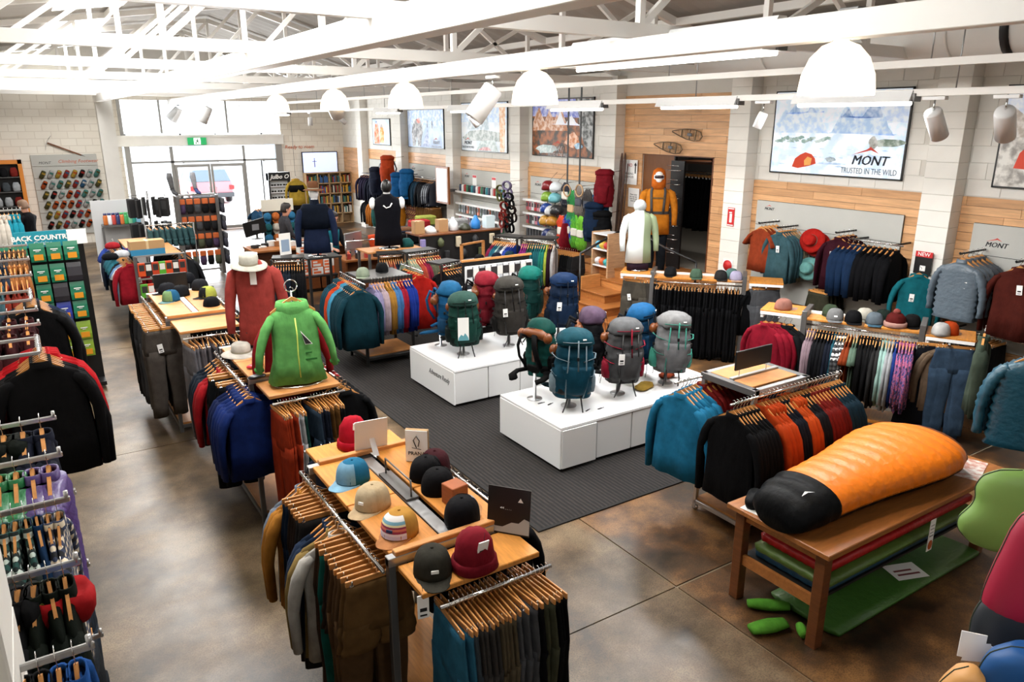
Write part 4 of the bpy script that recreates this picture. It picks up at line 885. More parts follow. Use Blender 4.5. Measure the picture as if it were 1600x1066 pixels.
# caps on the wall racks
def on_rack(e, x, y): return loc2(e, x, y)
for i, (xx, yy, rz, l, cr, br, fr) in enumerate(((-.42, .05, 0, 'dark mesh cap nearest the stairs on the black trouser rack', '17181a', '17181a', None), (-.03, -.02, .2, 'sage green cap on the black trouser rack', '4b6652', '4b6652', None), (.33, -.02, .3, 'dark grey cap on the black trouser rack', '2e2d2d', '2e2d2d', None), (.48, .17, 0, 'teal grey cap at the back of the black trouser rack', '5a7f7a', '5a7f7a', None), (.55, -.02, .2, 'lilac cap with peach brim on the black trouser rack', 'b3abc9', 'd8ae8f', None))):
    x, y = on_rack(rb1, xx, yy); cap(x, y, 1.22, rb1.rotation_euler.z+rz, l, cr, br, fr)
for i, (xx, yy, rz, l, cr, br, fr) in enumerate(((-.38, .15, .3, 'olive green cap with white tag at the back of the bobble hat rack', '3b4a35', '3b4a35', None), (-.30, -.03, .2, 'grey cap with black and white square patch', '808080', '77787a', 'patch1'), (-.1, -.03, .3, 'black cap with round grey badge beside the patched grey cap', '0f0f11', '0f0f11', None), (.0, .17, .5, 'pale cream cap at the back of the bobble hat rack', 'bdb8a8', 'bdb8a8', None), (.12, -.0, .2, 'blue grey cap next to the bobble hat', '5f6a74', '3a5d70', None), (.2, .2, .9, 'dark green cap lying behind the bobble hat', '18251f', '18251f', None), (.5, .12, .2, 'black cap between the bobble hat and the grey rack end', '141313', '141313', None))):
    x, y = on_rack(rb2, xx, yy); cap(x, y, 1.24, rb2.rotation_euler.z+rz, l, cr, br, None if fr == 'patch1' else fr, 'e8e8e8' if fr == 'patch1' else None)
x, y = on_rack(rb2, .34, -.02); bb = beanie(x, y, 1.24, 'dark red bobble beanie with pale pink cuff on the wall rack', fab('5a1512'), rb2.rotation_euler.z, fab('c08f80'), fab('9a4740'), .8, 1.05)
# side shelves of the wall racks
for e_, xx, z, l in ((rb1, -.92, 1.24, 'small timber side shelf carrying the white shell mannequin'), (rb1, .98, 1.2, 'small timber side shelf beyond the lilac cap'), (rb2, -.9, 1.26, 'small timber side shelf carrying a dusty pink cap'), (rb2, .9, 1.2, 'small timber side shelf carrying a camouflage cap')):
    x, y = on_rack(e_, xx, .08); s_ = empty('side_shelf', (x, y, z), e_.rotation_euler.z); tag(s_, l, 'shelf')
    ob('board', MB().box(-.24, -.22, 0, .24, .22, .022, b=.003), WOODO, s_); ob('bracket', MB().prism([(-.235, -.2), (-.2, -.2), (-.2, .2), (-.235, .2)], -.08, 0).box(-.235, -.225, -.035, .235, -.215, 0), LAM, s_)
    ob('face_out_arm', MB().box(-.01, -.3, -.06, .01, .2, -.04).tube([(-.09, -.05, -.05), (.09, -.05, -.05)], .008, 6), CHROME, s_)
x, y = on_rack(rb2, -.9, .0); cap(x, y, 1.282, 1.2, 'dusty pink cap on the side shelf before the bobble hat rack', 'a06a5c', 'c9a28e')
x, y = on_rack(rb2, .88, .05); cap(x, y, 1.222, 2.2, 'orange cap behind the black and white camouflage cap', 'c9430f'); x, y = on_rack(rb2, .8, -.05); cap(x, y, 1.222, 2.0, 'blue and white camouflage cap on the side shelf', 'cbc9c6', '22426b', '23364f')
# ================================================================ LAMPS UNDER THE ROOF
def m_bell():
    return cached('bell', lambda: MB().lathe([(.225, 0), (.228, .02), (.215, .12), (.175, .22), (.11, .29), (.06, .31), (.058, .31), (.10, .285), (.165, .215), (.205, .12), (.218, .02)], 32, cap=False).mesh('shade', [SHADE]))
for i, (yy, w_) in enumerate(((3.04, 'closest to the snow tent poster'), (6.35, 'over the packs beside the rings'), (9.3, 'before the pillar with two climbers'), (11.9, 'beside a white spotlight over the counter'), (15.0, 'closest to the glass entrance'))):
    e = empty('pendant_lamp', (4.38, yy, 3.65)); tag(e, 'glowing bell-shaped pendant lamp under the beam, ' + w_, 'lamp')
    link('lamp_shade', m_bell(), e); ob('socket', MB().lathe([(.055, .30), (.055, .36), (.03, .4), (.03, .42)], 16), CHROME, e)
    ob('ballast_box', MB().box(-.06, -.13, .36, .06, .0, .5, b=.005), GREYM, e); ob('bulb', MB().ball((0, 0, .17), .05, .05, .08), TUBE, e)
    light('lamp_light', 'POINT', (0, 0, .1), 45, .08, col=(1, .9, .76), parent=e)
def batten(p, L, label, w_=.09, big=False, pw=75):
    e = empty('strip_light', p); tag(e, label, 'lamp'); k = 3 if big else 1
    ob('reflector', MB().loft([[(-w_*(2.2 if big else 1), y, -.02), (w_*(2.2 if big else 1), y, -.02), (w_*.5, y, .075*k), (-w_*.5, y, .075*k)] for y in (-L/2, L/2)], sm=False), LAM, e)
    ob('tube', MB().tube([(0, -L/2+.03, -.035), (0, L/2-.03, -.035)], .018, 8), TUBE, e); ob('end_cap', MB().box(-w_*.6, -L/2-.03, -.02, w_*.6, -L/2, .05, b=.004), GREYM, e)
    light('tube_light', 'AREA', (0, 0, -.07), pw, .12, sy=L, parent=e)
    return e
q = at_x(1035, 92, 4.95); batten((4.95, q.y, q.z), 2.5, 'large bright strip light with wide white reflector near the roof duct', big=True)
for px, l in ((1090, 'strip light across the top of the timber doorway wall'), (900, 'strip light behind the second pendant lamp'), (730, 'strip light above the camp interior poster'), (605, 'strip light behind the third pendant lamp'), (440, 'short strip light before the television wall'), (1330, 'strip light crossing the snow tent poster')):
    q = at_x(px, 158, 6.85); batten((6.85, q.y, 3.68), 1.25, l)
batten((1.2, -.6, 3.9), 2.2, 'added fill strip light behind the camera, aisle side', pw=18)  # unseen lamp added to brighten the foreground
batten((5.2, -.6, 3.9), 2.2, 'added fill strip light behind the camera, table side', pw=14)  # second unseen lamp, added as foreground fill
def spot(p, label, L=.22, r=.055, rot=(0, .6, 0)):
    e = empty('spotlight', p); tag(e, label, 'spotlight')
    ob('driver_box', MB().box(-.03, -.1, -.03, .03, .1, .0, b=.003), LAM, e); ob('stem', MB().tube([(0, 0, -.03), (0, 0, -.12)], .008, 6), CHROME, e)
    M = Matrix.Translation((0, 0, -.14)) @ Euler(rot).to_matrix().to_4x4()
    ob('lamp_head', MB().lathe([(.001, .02), (r*.9, .02), (r, 0), (r, -L), (r*.85, -L), (r*.8, -L+.02), (.001, -L+.02)], 18, M=M), LAM, e)
for px, X, z, l, L, r, ro in ((770, 4.35, 3.95, 'large white spotlight tilted towards the camp poster', .36, .11, (.2, .6, 0)), (517, 4.35, 3.95, 'large white spotlight in front of a pendant lamp', .32, .12, (.5, -.6, 0)), (1462, 6.85, 3.7, 'white spotlight beside the snow tent poster', .26, .075, (0, -.7, 0)), (1575, 6.85, 3.7, 'white spotlight at the picture edge by the second tent poster', .28, .08, (.2, -.8, 0)),
        (1195, 6.85, 3.7, 'small white spotlight before the pillar beside the timber wall', .15, .05, (.3, .2, 0)), (736, 6.85, 3.7, 'slim spotlight over the camp poster', .2, .06, (0, -.7, 0)), (322, 4.35, 3.95, 'white spotlight over the right glass door leaf', .4, .13, (.2, .4, 0)), (272, 4.35, 3.95, 'white spotlight over the left glass door leaf', .4, .12, (.2, .4, 0)),
        (203, 4.35, 3.95, 'white spotlight third from the shoe wall corner', .4, .12, (.2, .5, 0)), (180, 4.35, 3.95, 'white spotlight second from the shoe wall corner', .4, .12, (.2, .8, 0)), (163, 4.35, 3.95, 'white spotlight nearest the shoe wall corner', .4, .12, (.2, .8, 0)), (482, 6.85, 3.7, 'small spotlight over the television', .2, .06, (0, 0, 0)), (528, 6.85, 3.7, 'small spotlight beside the television wall corner', .2, .06, (0, -.9, 0))):
    q = at_x(px, 150, X); spot((X, min(q.y, 25), z), l, L, r, ro)
# ================================================================ RIGHT WALL: POSTERS AND BOARDS
def poly(par, pts, m, lay, name='printed_shape', X=0, W=2.1, Hh=1.2):
    # pts in poster units: u from viewer's left (far) to right (near), v upward
    v = [(-.03-.0012*lay, W*(.5-u), Hh*(v_-.5)) for u, v_ in pts]
    return ob(name, MB().add(v, [tuple(range(len(v)))]), m, par)
def lighten(c, k=.35): return ''.join('%02x' % int(int(c[i:i+2], 16)*(1-k)+255*k) for i in (0, 2, 4))
def pm(c): return mat('print_'+c, c, rough=.6)
def pn(c): return mat('printn_'+c, c, 'print', c2=lighten(c, .55), s=11, e=.22)  # slight glow put into the printed colours, no backlight
def mont(par, u, v, W, Hh, sz, lay=4, c='3a3c40', sub=None, subc='55606a'):
    y, z = W*(.5-u), Hh*(v-.5); x = -.03-.0012*lay
    text('MONT', sz, pm(c), par, (x, y, z), (pi/2, 0, -pi/2), shear=.25, bold=0, name='lettering'); [text('MONT', sz, pm(c), par, (x-.0004, y+k_*sz, z), (pi/2, 0, -pi/2), shear=.25, name='lettering') for k_ in (-.025, .025)]
    ob('peak_mark', MB().add([(x, y+sz*1.5, z+sz*.42), (x, y+sz*.3, z+sz*.85), (x, y+.0, z+sz*1.05), (x, y-sz*.75, z+sz*.55), (x, y-sz*.05, z+sz*.8)], [(0, 1, 2, 3, 4)]), pm('c8402e'), par)
    if sub: text(sub, sz*.62, pm(subc), par, (x, y, z-sz*.8), (pi/2, 0, -pi/2), sx=.72)
def poster(y0, y1, z0, z1, label, back, e=.35):
    W, Hh = y1-y0, z1-z0; o = empty('poster', (XW-.02, (y0+y1)/2, (z0+z1)/2)); tag(o, label, 'poster')
    b = MB(); [b.box(-.03, q[0], q[1], 0, q[2], q[3]) for q in ((-W/2, -Hh/2, -W/2+.02, Hh/2), (W/2-.02, -Hh/2, W/2, Hh/2), (-W/2, -Hh/2, W/2, -Hh/2+.02), (-W/2, Hh/2-.02, W/2, Hh/2))]
    ob('frame', b, BLACK, o); ob('print', MB().box(-.028, -W/2+.02, -Hh/2+.02, -.01, W/2-.02, Hh/2-.02), back, o)
    return o, W, Hh
def blob(cx, cy_, rx, ry, n_=14, j=.25, seed=0):
    r = random.Random(seed); return [(cx+rx*cos(2*pi*i/n_)*(1+r.uniform(-j, j)), cy_+ry*sin(2*pi*i/n_)*(1+r.uniform(-j, j))) for i in range(n_)]
def ridge(x0, x1, base, peaks, seed=0, n_=24):
    r = random.Random(seed); top = []
    for i in range(n_+1):
        u = x0+(x1-x0)*i/n_; h = base
        for (pu, ph, pw) in peaks: h = max(h, ph-abs(u-pu)/pw*(ph-base))
        top.append((u, h+r.uniform(-.02, .02)))
    return [(x0, base)]+top+[(x1, base)]
snow = mat('print_snowfield', 'f3f7fb', 'print', c2='c9dcee', s=5, e=.30)
o, W, Hh = poster(5.73, 7.88, 2.72, 3.92, 'large framed poster of an orange tent on a snowfield beside the timber doorway wall', snow)
P = lambda pts, c, l, nm='printed_shape': poly(o, pts, pn(c) if 'tent' not in nm else pm(c), l, nm, W=W, Hh=Hh)
P([(.01, .62), (.99, .62), (.99, .98), (.01, .98)], 'd4e3f4', .5, 'printed_sky'); P([(.6, .7), (.99, .62), (.99, .9), (.75, .95)], 'bcd0ec', .8, 'printed_sky')
P(ridge(.02, .45, .50, [(.1, .8, .12), (.2, .9, .1), (.33, .84, .12)], 3), 'b9d2ec', 1, 'printed_mountain'); P(ridge(.1, .4, .74, [(.17, .86, .05), (.3, .8, .06)], 4), '8fb0d6', 1.5, 'printed_mountain')
P(ridge(.45, .93, .5, [(.57, .84, .1), (.67, .76, .1), (.76, .9, .14)], 5), 'a9c6e6', 1, 'printed_mountain'); P(ridge(.53, .82, .68, [(.58, .8, .04), (.76, .88, .08)], 6), '7c9cc8', 1.5, 'printed_mountain')
[P(blob(.06+.035*i_, .40+.02*(i_ % 3), .03, .022, 9, .5, seed=i_), '86a39c', 1.6) for i_ in range(12)]; [P(blob(.1+.045*i_, .12+.05*((i_*7) % 5), .035, .008, 9, .6, seed=40+i_), 'b3cbe2', 1.65) for i_ in range(18)]; P(blob(.88, .40, .11, .045, seed=5), '65796a', 1.6); P(blob(.78, .40, .03, .07, seed=6), '6d6f66', 1.7); P(blob(.5, .15, .12, .015, seed=7), 'a9c4df', 1.6); P(blob(.75, .25, .2, .02, seed=8), 'b8cee4', 1.6); P(blob(.49, .2, .04, .03, seed=9), '54707c', 1.8)
P([(.19, .09), (.21, .19), (.25, .24), (.29, .27), (.34, .25), (.37, .2), (.38, .14), (.33, .11), (.24, .075)], 'd8431a', 2, 'printed_tent'); P([(.29, .11), (.285, .17), (.31, .22), (.345, .2), (.34, .12)], 'f6b35c', 2.4, 'printed_tent_glow')
mont(o, .77, .2, W, Hh, .18, 3, '4b5560', 'TRUSTED IN THE WILD', '5f6f7c')
m_ = mat('print_rocky', '8f8a84', 'print', c2='d9d6cf', s=9, e=.15)
o, W, Hh = poster(2.5, 4.60, 2.72, 3.9, 'framed poster of an orange tent on grey rocks, cut by the picture edge', m_)
P([(.01, .72), (.99, .7), (.99, .98), (.01, .98)], 'cdd8ea', .6, 'printed_sky'); P(ridge(.01, .9, .5, [(.05, .8, .2), (.4, .75, .3)], 3), 'b0a69a', 1, 'printed_mountain'); P([(.1, .2), (.12, .35), (.2, .5), (.35, .5), (.45, .3), (.4, .17)], 'e0452a', 2, 'printed_tent')
rust = mat('print_autumn', '3b352c', 'print', c2='a8653a', s=7, e=.1)
o, W, Hh = poster(12.27, 14.45, 2.74, 3.95, 'framed poster of jagged peaks and rust shrubs behind the hanging rings', rust)
P([(.01, .7), (.99, .66), (.99, .98), (.01, .98)], '6d78c4', .6, 'printed_sky'); P(ridge(.02, .62, .45, [(.12, .86, .16), (.3, .84, .12), (.42, .72, .1), (.5, .86, .12)], 11), 'b3764c', 1, 'printed_mountain'); P(ridge(.35, .8, .56, [(.48, .78, .08), (.66, .72, .1)], 12), 'e4e6ee', 1.2, 'printed_snow'); P([(.72, .98), (.99, .98), (.99, .1), (.88, .2), (.8, .45), (.78, .7)], '3d3f3c', 1.4, 'printed_cliff'); P(blob(.68, .3, .12, .12, seed=4), 'b8682f', 1.6); P(blob(.25, .12, .18, .08, seed=5), 'a9bdbb', 1.7); P(blob(.78, .2, .06, .05, seed=6), '7fa9c4', 1.8)
mont(o, .45, .14, W, Hh, .16, 3, 'eeeeee', 'TRUSTED IN THE WILD', 'e0e0e0')
camp = mat('print_camp', 'e9eef2', 'print', c2='cfdae2', s=3, e=.2)
o, W, Hh = poster(15.5, 17.72, 2.74, 3.93, 'framed poster of a pale interior view with two raised shelters', camp)
P([(.01, .6), (.99, .6), (.99, .98), (.01, .98)], 'bcd3ee', .6, 'printed_sky'); P([(.15, .45), (.2, .72), (.6, .72), (.63, .45)], 'a9bac2', 1); P([(.03, .28), (.2, .42), (.5, .45), (.85, .4), (.9, .3), (.85, .22), (.1, .22)], '87938f', 1.3); P([(.86, .02), (.84, .95), (.97, .95), (.95, .02)], 'dba877', 1.5); P([(.35, .02), (.45, .22), (.75, .25), (.82, .02)], '9fb0ad', 1.6); P([(.38, .03), (.5, .1), (.62, .1), (.68, .03)], 'c07f7f', 1.8)
mont(o, .16, .17, W, Hh, .13, 3, '4a5058', 'TRUSTED IN THE WILD')
clim = mat('print_snowwalk', 'c5d5ea', 'print', c2='a2b9da', s=3, e=.2)
o, W, Hh = poster(18.7, 20.95, 2.74, 3.8, 'framed poster of a climber kneeling on snow under a pale blue sky', clim)
P([(.01, .6), (.99, .55), (.99, .98), (.01, .98)], 'a7c1e8', .6, 'printed_sky'); P([(.14, .04), (.12, .4), (.16, .6), (.25, .75), (.36, .76), (.42, .62), (.44, .4), (.4, .25), (.38, .04), (.3, .04), (.27, .3), (.22, .04)], '4c4a4d', 1.5, 'printed_climber'); P(blob(.33, .7, .05, .07, seed=3), 'c1533a', 1.8, 'printed_hood'); P([(.42, .04), (.5, .3), (.58, .5), (.62, .04)], '7c8fb8', 1.3); P(blob(.57, .62, .012, .1, 8, 0), '3e4c66', 1.6, 'printed_walker'); P(blob(.7, .6, .015, .11, 8, 0), '3e4c66', 1.6, 'printed_walker')
mont(o, .8, .15, W, Hh, .13, 3, 'f4f4f4', 'TRUSTED IN THE WILD', 'f0f0f0')
o, W, Hh = poster(22.25, 23.6, 2.74, 3.55, 'small framed poster of two people in orange suits beside the far pilaster', mat('print_pale', 'dfe9f2', 'print', c2='b9cde2', s=4, e=.2))
P([(.1, .05), (.12, .5), (.2, .88), (.3, .9), (.38, .6), (.4, .05)], 'd9622d', 1.5, 'printed_person'); P([(.42, .1), (.44, .5), (.5, .78), (.6, .78), (.68, .5), (.66, .1)], 'e08a2c', 1.6, 'printed_person'); P(blob(.25, .85, .06, .07, seed=2), '5f7fb0', 1.8); P(blob(.55, .72, .05, .06, seed=3), '59606c', 1.9)
def board(y0, y1, z0, z1, label, logo=None):
    o = empty('wall_board', (XW-.023, (y0+y1)/2, (z0+z1)/2)); tag(o, label, 'wall board'); W, Hh = y1-y0, z1-z0
    K = 4
    for i in range(K): ob('panel', MB().box(-.03, -W/2, -Hh/2+Hh*i/K+.004, 0, W/2, -Hh/2+Hh*(i+1)/K-.004), GREYB, o)
    ob('backing', MB().box(-.018, -W/2, -Hh/2, 0, W/2, Hh/2), INK, o)
    if logo: mont(o, logo[0], logo[1], W, Hh, logo[2], 1, '3a3c40')
    return o
bA = board(5.62, 8.05, .75, 2.28, 'grey slatted wall board carrying navy fleeces and red sun hats', (.1, .92, .06))
bB = board(2.4, 4.72, .75, 2.28, 'grey slatted wall board carrying the blue grey hybrid jacket', (.13, .84, .085))
bC = board(12.0, 14.5, .75, 2.28, 'grey slatted wall board of helmets, quickdraws and ropes', (.12, .88, .08))
bD = board(15.2, 17.75, .75, 2.28, 'grey slatted wall board of packaged camping tools', (.12, .88, .08))
bE = board(18.4, 20.95, .75, 2.28, 'grey slatted wall board behind the dark blue jackets', (.12, .9, .08))
bF = board(21.6, 24.0, .75, 2.28, 'grey slatted wall board behind the orange pack near television', (.4, .88, .08))
for i, (yy, zz) in enumerate(((17.05, 2.02), (16.1, 2.02), (13.1, 2.02))):
    o = ob('notice', MB().box(XW-.06, -.1, -.13, XW-.055, .1, .13).box(XW-.062, -.09, .06, XW-.06, .09, .12, 1), [PAPER, RED], None, (0, yy, zz)); tag(o, 'small white notice with red heading on the grey board, %s' % ('above packaged tools, far one', 'above packaged tools, near one', 'above the climbing helmets')[i], 'notice')
# face-out arms on the boards
def faceout(px, py, specs, place, X=9.42, tagp=.3, z=None, k=1.0):
    q = at_x(px, py, X); zz = z or q.z
    e = empty('face_out_arm', (XW-.05, q.y, zz)); tag(e, 'short black wall arm with ' + place, 'clothes rail')
    ob('rail', MB().box(X-XW+.05, -.007, -.012, 0, .007, .012, b=.003), BLACK, e); ob('peg', MB().ball((X-XW+.05, 0, .008), .014, .014, .014, 8, 5), BLACK, e)
    row((X+.03, q.y), (XW-.07, q.y), zz+.01, specs, place, 'room side', tagp=tagp, jitter=.05, scale=k)
faceout(1186, 349, [('ts', 'rust orange', 'a03c1c', 3), ('ts', 'white', 'cfcdc8', 2)], 'tees beside extinguisher sign', tagp=0)
faceout(1215, 356, [('sh', 'blue grey', '3f6570', 4), ('sh', 'sand', '9c8e70', 2), ('sh', 'white', 'c9c7c0', 1)], 'shirts beside red sun hats', tagp=.9)
faceout(1306, 364, [('hj', 'maroon', '3c0f1d', 2), ('jk', 'dark maroon', '2e0c16', 2)], 'maroon jackets by red sun hats', tagp=.9)
q1 = at_x(1340, 375, 9.55); q2 = at_x(1392, 379, 9.55)
e = empty('wall_bar', (9.55, (q1.y+q2.y)/2, q1.z)); tag(e, 'black bar fixed to grey board carrying navy and black fleeces', 'clothes rail')
ob('hanging_bar', MB().tube([(0, -.42, 0), (0, .36, 0)], .011, 8), CHROME, e)
for yy in (-.3, .3): ob('bracket', MB().box(0, yy-.01, -.012, .36, yy+.01, .012), BLACK, e)
row((9.55, q2.y-.12), (9.55, q1.y+.25), q1.z+.01, [('fl', 'black', '0a0a0d', 6), ('fl', 'navy blue', '122c50', 5)], 'wall bar under snow poster', 'near end', tagp=.3, jitter=.04)
q = at_x(1385, 381, 9.5)
garment('hj', '', fab('0e6a75'), (9.48, at_x(1437, 424, 9.48).y, at_x(1437, 424, 9.48).z+.04), -pi/2+.5, 'teal green shell jacket hung alone on the pilaster under the red new sign', None, 1, 1.0)
q = at_x(1440, 412, 9.62); e = empty('new_sign', (9.66, q.y+.0, q.z)); tag(e, 'small red and black NEW sign on the white pilaster above the teal jacket', 'sign')
ob('sign_panel', MB().box(-.012, -.11, -.14, 0, .11, .08).box(-.014, -.11, .08, 0, .11, .15, 1), [BLACK, RED], e); text('NEW', .07, PAPER, e, (-.016, 0, .115), (pi/2, 0, -pi/2)); ob('white_card', MB().box(-.015, -.04, -.1, -.012, .03, -.03), CARD, e)
for i, (px, py, c, l, r_) in enumerate(((1268, 376, 'cf1f17', 'bright red sun hat hung on the grey board between blue grey shirts and maroon jackets', .19), (1276, 382, 'c51d16', 'second bright red sun hat tucked behind the first on the grey board', .19), (1263, 420, '6fb3ad', 'mint green sun hat hung below the red hats', .18))):
    q = at_x(px, py, 9.66+.08*(i == 1)); brimhat(q.x, q.y, q.z, l, fab(c), r_, .1, 0, 0).rotation_euler = (0, -pi/2+.25, 0)
faceout(1275, 450, [('so', 'camouflage green', '3c3a2a', 3), ('so', 'dark olive', '2c2b20', 2)], 'shorts behind the dusty pink cap', tagp=0)
faceout(1500, 397, [('pj', 'blue grey hybrid', '5f6d7a', 3), ('pj', 'slate grey', '4b535c', 2)], 'hybrid jackets on second board', tagp=.8, k=1.08, X=9.3)
faceout(1588, 410, [('hj', 'russet brown blue-trimmed', '5d2017', 3)], 'russet jackets on second board', tagp=.9, k=1.1, X=9.3)
q1 = at_x(1500, 515, 9.6); q2 = at_x(1560, 520, 9.6)
row((9.6, q2.y-.05), (9.6, q1.y+.1), q1.z, [('pt', 'black', '0a0a0c', 14)], 'low wall bar below second board', 'near end', tagp=0)
e = empty('wall_bar', (9.6, (q1.y+q2.y)/2, q1.z)); tag(e, 'low chrome wall bar holding black trousers below second board', 'clothes rail'); ob('hanging_bar', MB().tube([(0, -.7, 0), (0, .5, 0)], .011, 8), CHROME, e); ob('bracket', MB().box(0, -.31, -.01, .32, -.29, .01).box(0, .29, -.01, .32, .31, .01), BLACK, e)
# fire signs, notices on timber
def wallsign(px, py, X, w_, h_, label, m, name='wall_sign', cat='sign', rz=-pi/2):
    q = at_x(px, py, X); e = empty(name, (X, q.y, q.z), rz); tag(e, label, cat); ob('panel', MB().box(-w_/2, -.004, -h_/2, w_/2, 0, h_/2), m, e); return e
e = wallsign(1142, 339, 9.69, .14, .3, 'red fire extinguisher location sign on the pilaster beside the timber doorway', RED); ob('extinguisher_mark', MB().box(-.025, -.006, -.09, .025, -.004, .05).box(-.035, -.006, .06, .02, -.004, .08).box(-.06, -.006, -.14, .06, -.004, -.125).box(-.06, -.006, .125, .06, -.004, .14), PAPER, e)
e = wallsign(1137, 415, 9.69, .2, .2, 'round red fire disc low on the pilaster behind the caps', LAM); ob('disc', MB().tube([(0, -.004, 0), (0, -.012, 0)], .09, 20), RED, e)
e = wallsign(984, 269, 9.9, .42, .46, 'white notice with arrows on the timber wall by the sliding door', PAPER)
for x in (-.16, .16): ob('arrow_mark', MB().box(x-.015, -.006, -.02, x+.015, -.004, .16).add([(x-.04, -.006, .13), (x+.04, -.006, .13), (x, -.006, .19)], [(0, 1, 2)]), INK, e)
text('NO', .09, RED, e, (0, -.006, .13), (pi/2, 0, 0)); text('RAILING\nDANGER', .06, INK, e, (0, -.006, -.06), (pi/2, 0, 0))
e = wallsign(990, 309, 9.9, .3, .36, 'white text notice low on the timber wall', PAPER); text('Please mind\nthe step and\nhold the rail\nthank you', .04, INK, e, (0, -.006, 0), (pi/2, 0, 0))
# snowshoes
for px, py, l in ((1075, 210, 'upper antique wooden snowshoe hung on the timber wall'), (1045, 230, 'lower antique wooden snowshoe hung on the timber wall')):
    q = at_x(px, py, 9.86); e = empty('snowshoe', (9.86, q.y, q.z), 0); e.scale = (.74, .74, .62); e.rotation_euler = (.10, 0, 0); tag(e, l, 'snowshoe')
    pts = [(0, .52, .02), (0, .3, .09), (0, .05, .135), (0, -.2, .15), (0, -.38, .11), (0, -.45, 0), (0, -.38, -.11), (0, -.2, -.15), (0, .05, -.135), (0, .3, -.07), (0, .52, .0)]
    wd = mat('aged_ash', '6e5638', 'wood'); ob('frame', MB().tube(pts, .014, 6), wd, e)
    for y, h in ((.2, .11), (-.05, .14), (-.24, .145)): ob('crossbar', MB().box(-.01, y-.012, -h, .01, y+.012, h), wd, e)
    b = MB()
    for i in range(11):
        y = .32-.07*i; h = .07+.08*min(1, (.4-y)/.4) if y > -.3 else .1
        b.tube([(0, y, -h), (0, y-.05, h)], .003, 4); b.tube([(0, y, h), (0, y-.05, -h)], .003, 4)
    for i in range(5): z = -.1+.05*i; b.tube([(0, .2, z*.8), (0, -.35, z)], .003, 4)
    ob('lacing', b, mat('rawhide', '8e7550', rough=.7), e)['kind'] = 'stuff'
    ob('binding', MB().box(-.02, -.12, -.04, .02, .02, .04, b=.01), mat('grey_canvas', '6a6c72', rough=.8), e)
# ================================================================ STAIRS, LANDING, BACK ROOM
stp = WOODM
e = struct(empty('stairs', (0, 0, 0)))
lv = [(.15, 7.62, 8.85), (.30, 7.80, 9.11), (.45, 7.93, 9.42), (.60, 8.19, 9.71)]
for i, (z, X, Y) in enumerate(lv):
    ob('riser', MB().box(X+.02, Y+.02, 0 if i == 0 else lv[i-1][0], 9.9, 11.3, z-.025), stp, e); ob('tread', MB().box(X, Y, z-.025, 9.92, 11.3, z, b=.004), stp, e)
for z, X, Y in ((.75, 8.62, 9.40), (.92, 8.85, 8.62)):
    ob('riser', MB().box(X+.02, Y+.02, .1, 9.9, 11.32, z-.025), WOODL, e); ob('tread', MB().box(X, Y, z-.025, 9.95, 11.34, z, b=.004), stp, e)
ob('side_cheek', MB().prism([(8.19, 10.35), (8.62, 10.35), (8.62, 10.42), (8.19, 10.42)], .6, .82), WOODL, e)
hr = empty('handrail', (0, 0, 0)); tag(hr, 'black steel handrail with bent top running up beside the wooden steps', 'handrail')
A1, A2, A3, A4 = at_z(907, 396, 1.05), at_z(967, 363, 1.45), at_z(975, 364, 1.45), at_z(1000, 344, 1.75)
A1 = Vector((8.0, 10.3, 0)); A1.z = at_x(907, 396, 8.0).z; b0 = at_x(907, 396, 8.0); b1 = at_x(965, 363, 9.0); b2 = at_x(976, 363, 9.2); b3 = at_x(998, 345, 9.6)
ob('top_rail', MB().tube([b0, b1, b2, b3], .022, 8), BLACK, hr); ob('post', MB().tube([(b0.x, b0.y, .15), tuple(b0)], .018, 8), BLACK, hr)
hr2 = empty('handrail', (0, 0, 0)); tag(hr2, 'black steel handrail descending in front of the doorway below orange mannequin', 'handrail')
ob('top_rail', MB().tube([at_x(1000, 362, 9.0), at_x(1040, 388, 9.0), at_x(1088, 410, 9.1)], .02, 8), BLACK, hr2); c_ = at_x(1088, 410, 9.1); ob('post', MB().tube([(c_.x, c_.y, .92), tuple(c_)], .018, 8), BLACK, hr2); c_ = at_x(1000, 362, 9.0); ob('post', MB().tube([(c_.x, c_.y, .92), tuple(c_)], .018, 8), BLACK, hr2)
struct(ob('floor_back_room', MB().box(9.95, 8.0, .8, 14, 13.5, .92), mat('back_room_floor', '8b8376', rough=.5)))
struct(ob('wall_back_room', MB().box(13.8, 8.0, .9, 14, 13.5, 3.6).box(10.2, 13.4, .9, 14, 13.6, 3.6).box(10.2, 7.9, .9, 14, 8.1, 3.6).box(10.2, 8, 3.5, 14, 13.6, 3.7), mat('back_room_wall', '5c5650', 'paint', .8)))
light('back_room_lamp', 'POINT', (12, 10.5, 3.2), 25, .15)
d = struct(empty('door_3', (9.97, 10.43, .93))); ob('door_panel', MB().box(0, -.4, 0, .05, .42, 1.97), mat('door_veneer', '7d4d24', 'wood', .4, sc=(8, 8, .6)), d); ob('door_edge', MB().box(-.0, -.43, 0, .06, -.4, 1.97), DKM, d)
ob('jamb', MB().box(-.02, -1.36, -.01, .26, -1.33, 1.98).box(-.02, -1.36, 1.95, .26, .42, 1.98), WOODD, d)
rk = empty('back_room_rack', (11.3, 10.2, .92)); tag(rk, 'clothes rack of black garments seen through the doorway', 'clothes rack'); ob('hanging_bar', MB().tube([(0, -1.3, 1.6), (0, 1.2, 1.6)], .015, 8), CHROME, rk); ob('post', MB().tube([(0, -1.3, 0), (0, -1.3, 1.6)], .015, 8).tube([(0, 1.2, 0), (0, 1.2, 1.6)], .015, 8), DKM, rk)
row((11.3, 9.0), (11.3, 11.3), 2.53, [('hj', 'bright red', 'b5161a', 3), ('dr', 'black', '08080a', 22)], 'rack through doorway', 'near end', tagp=0)
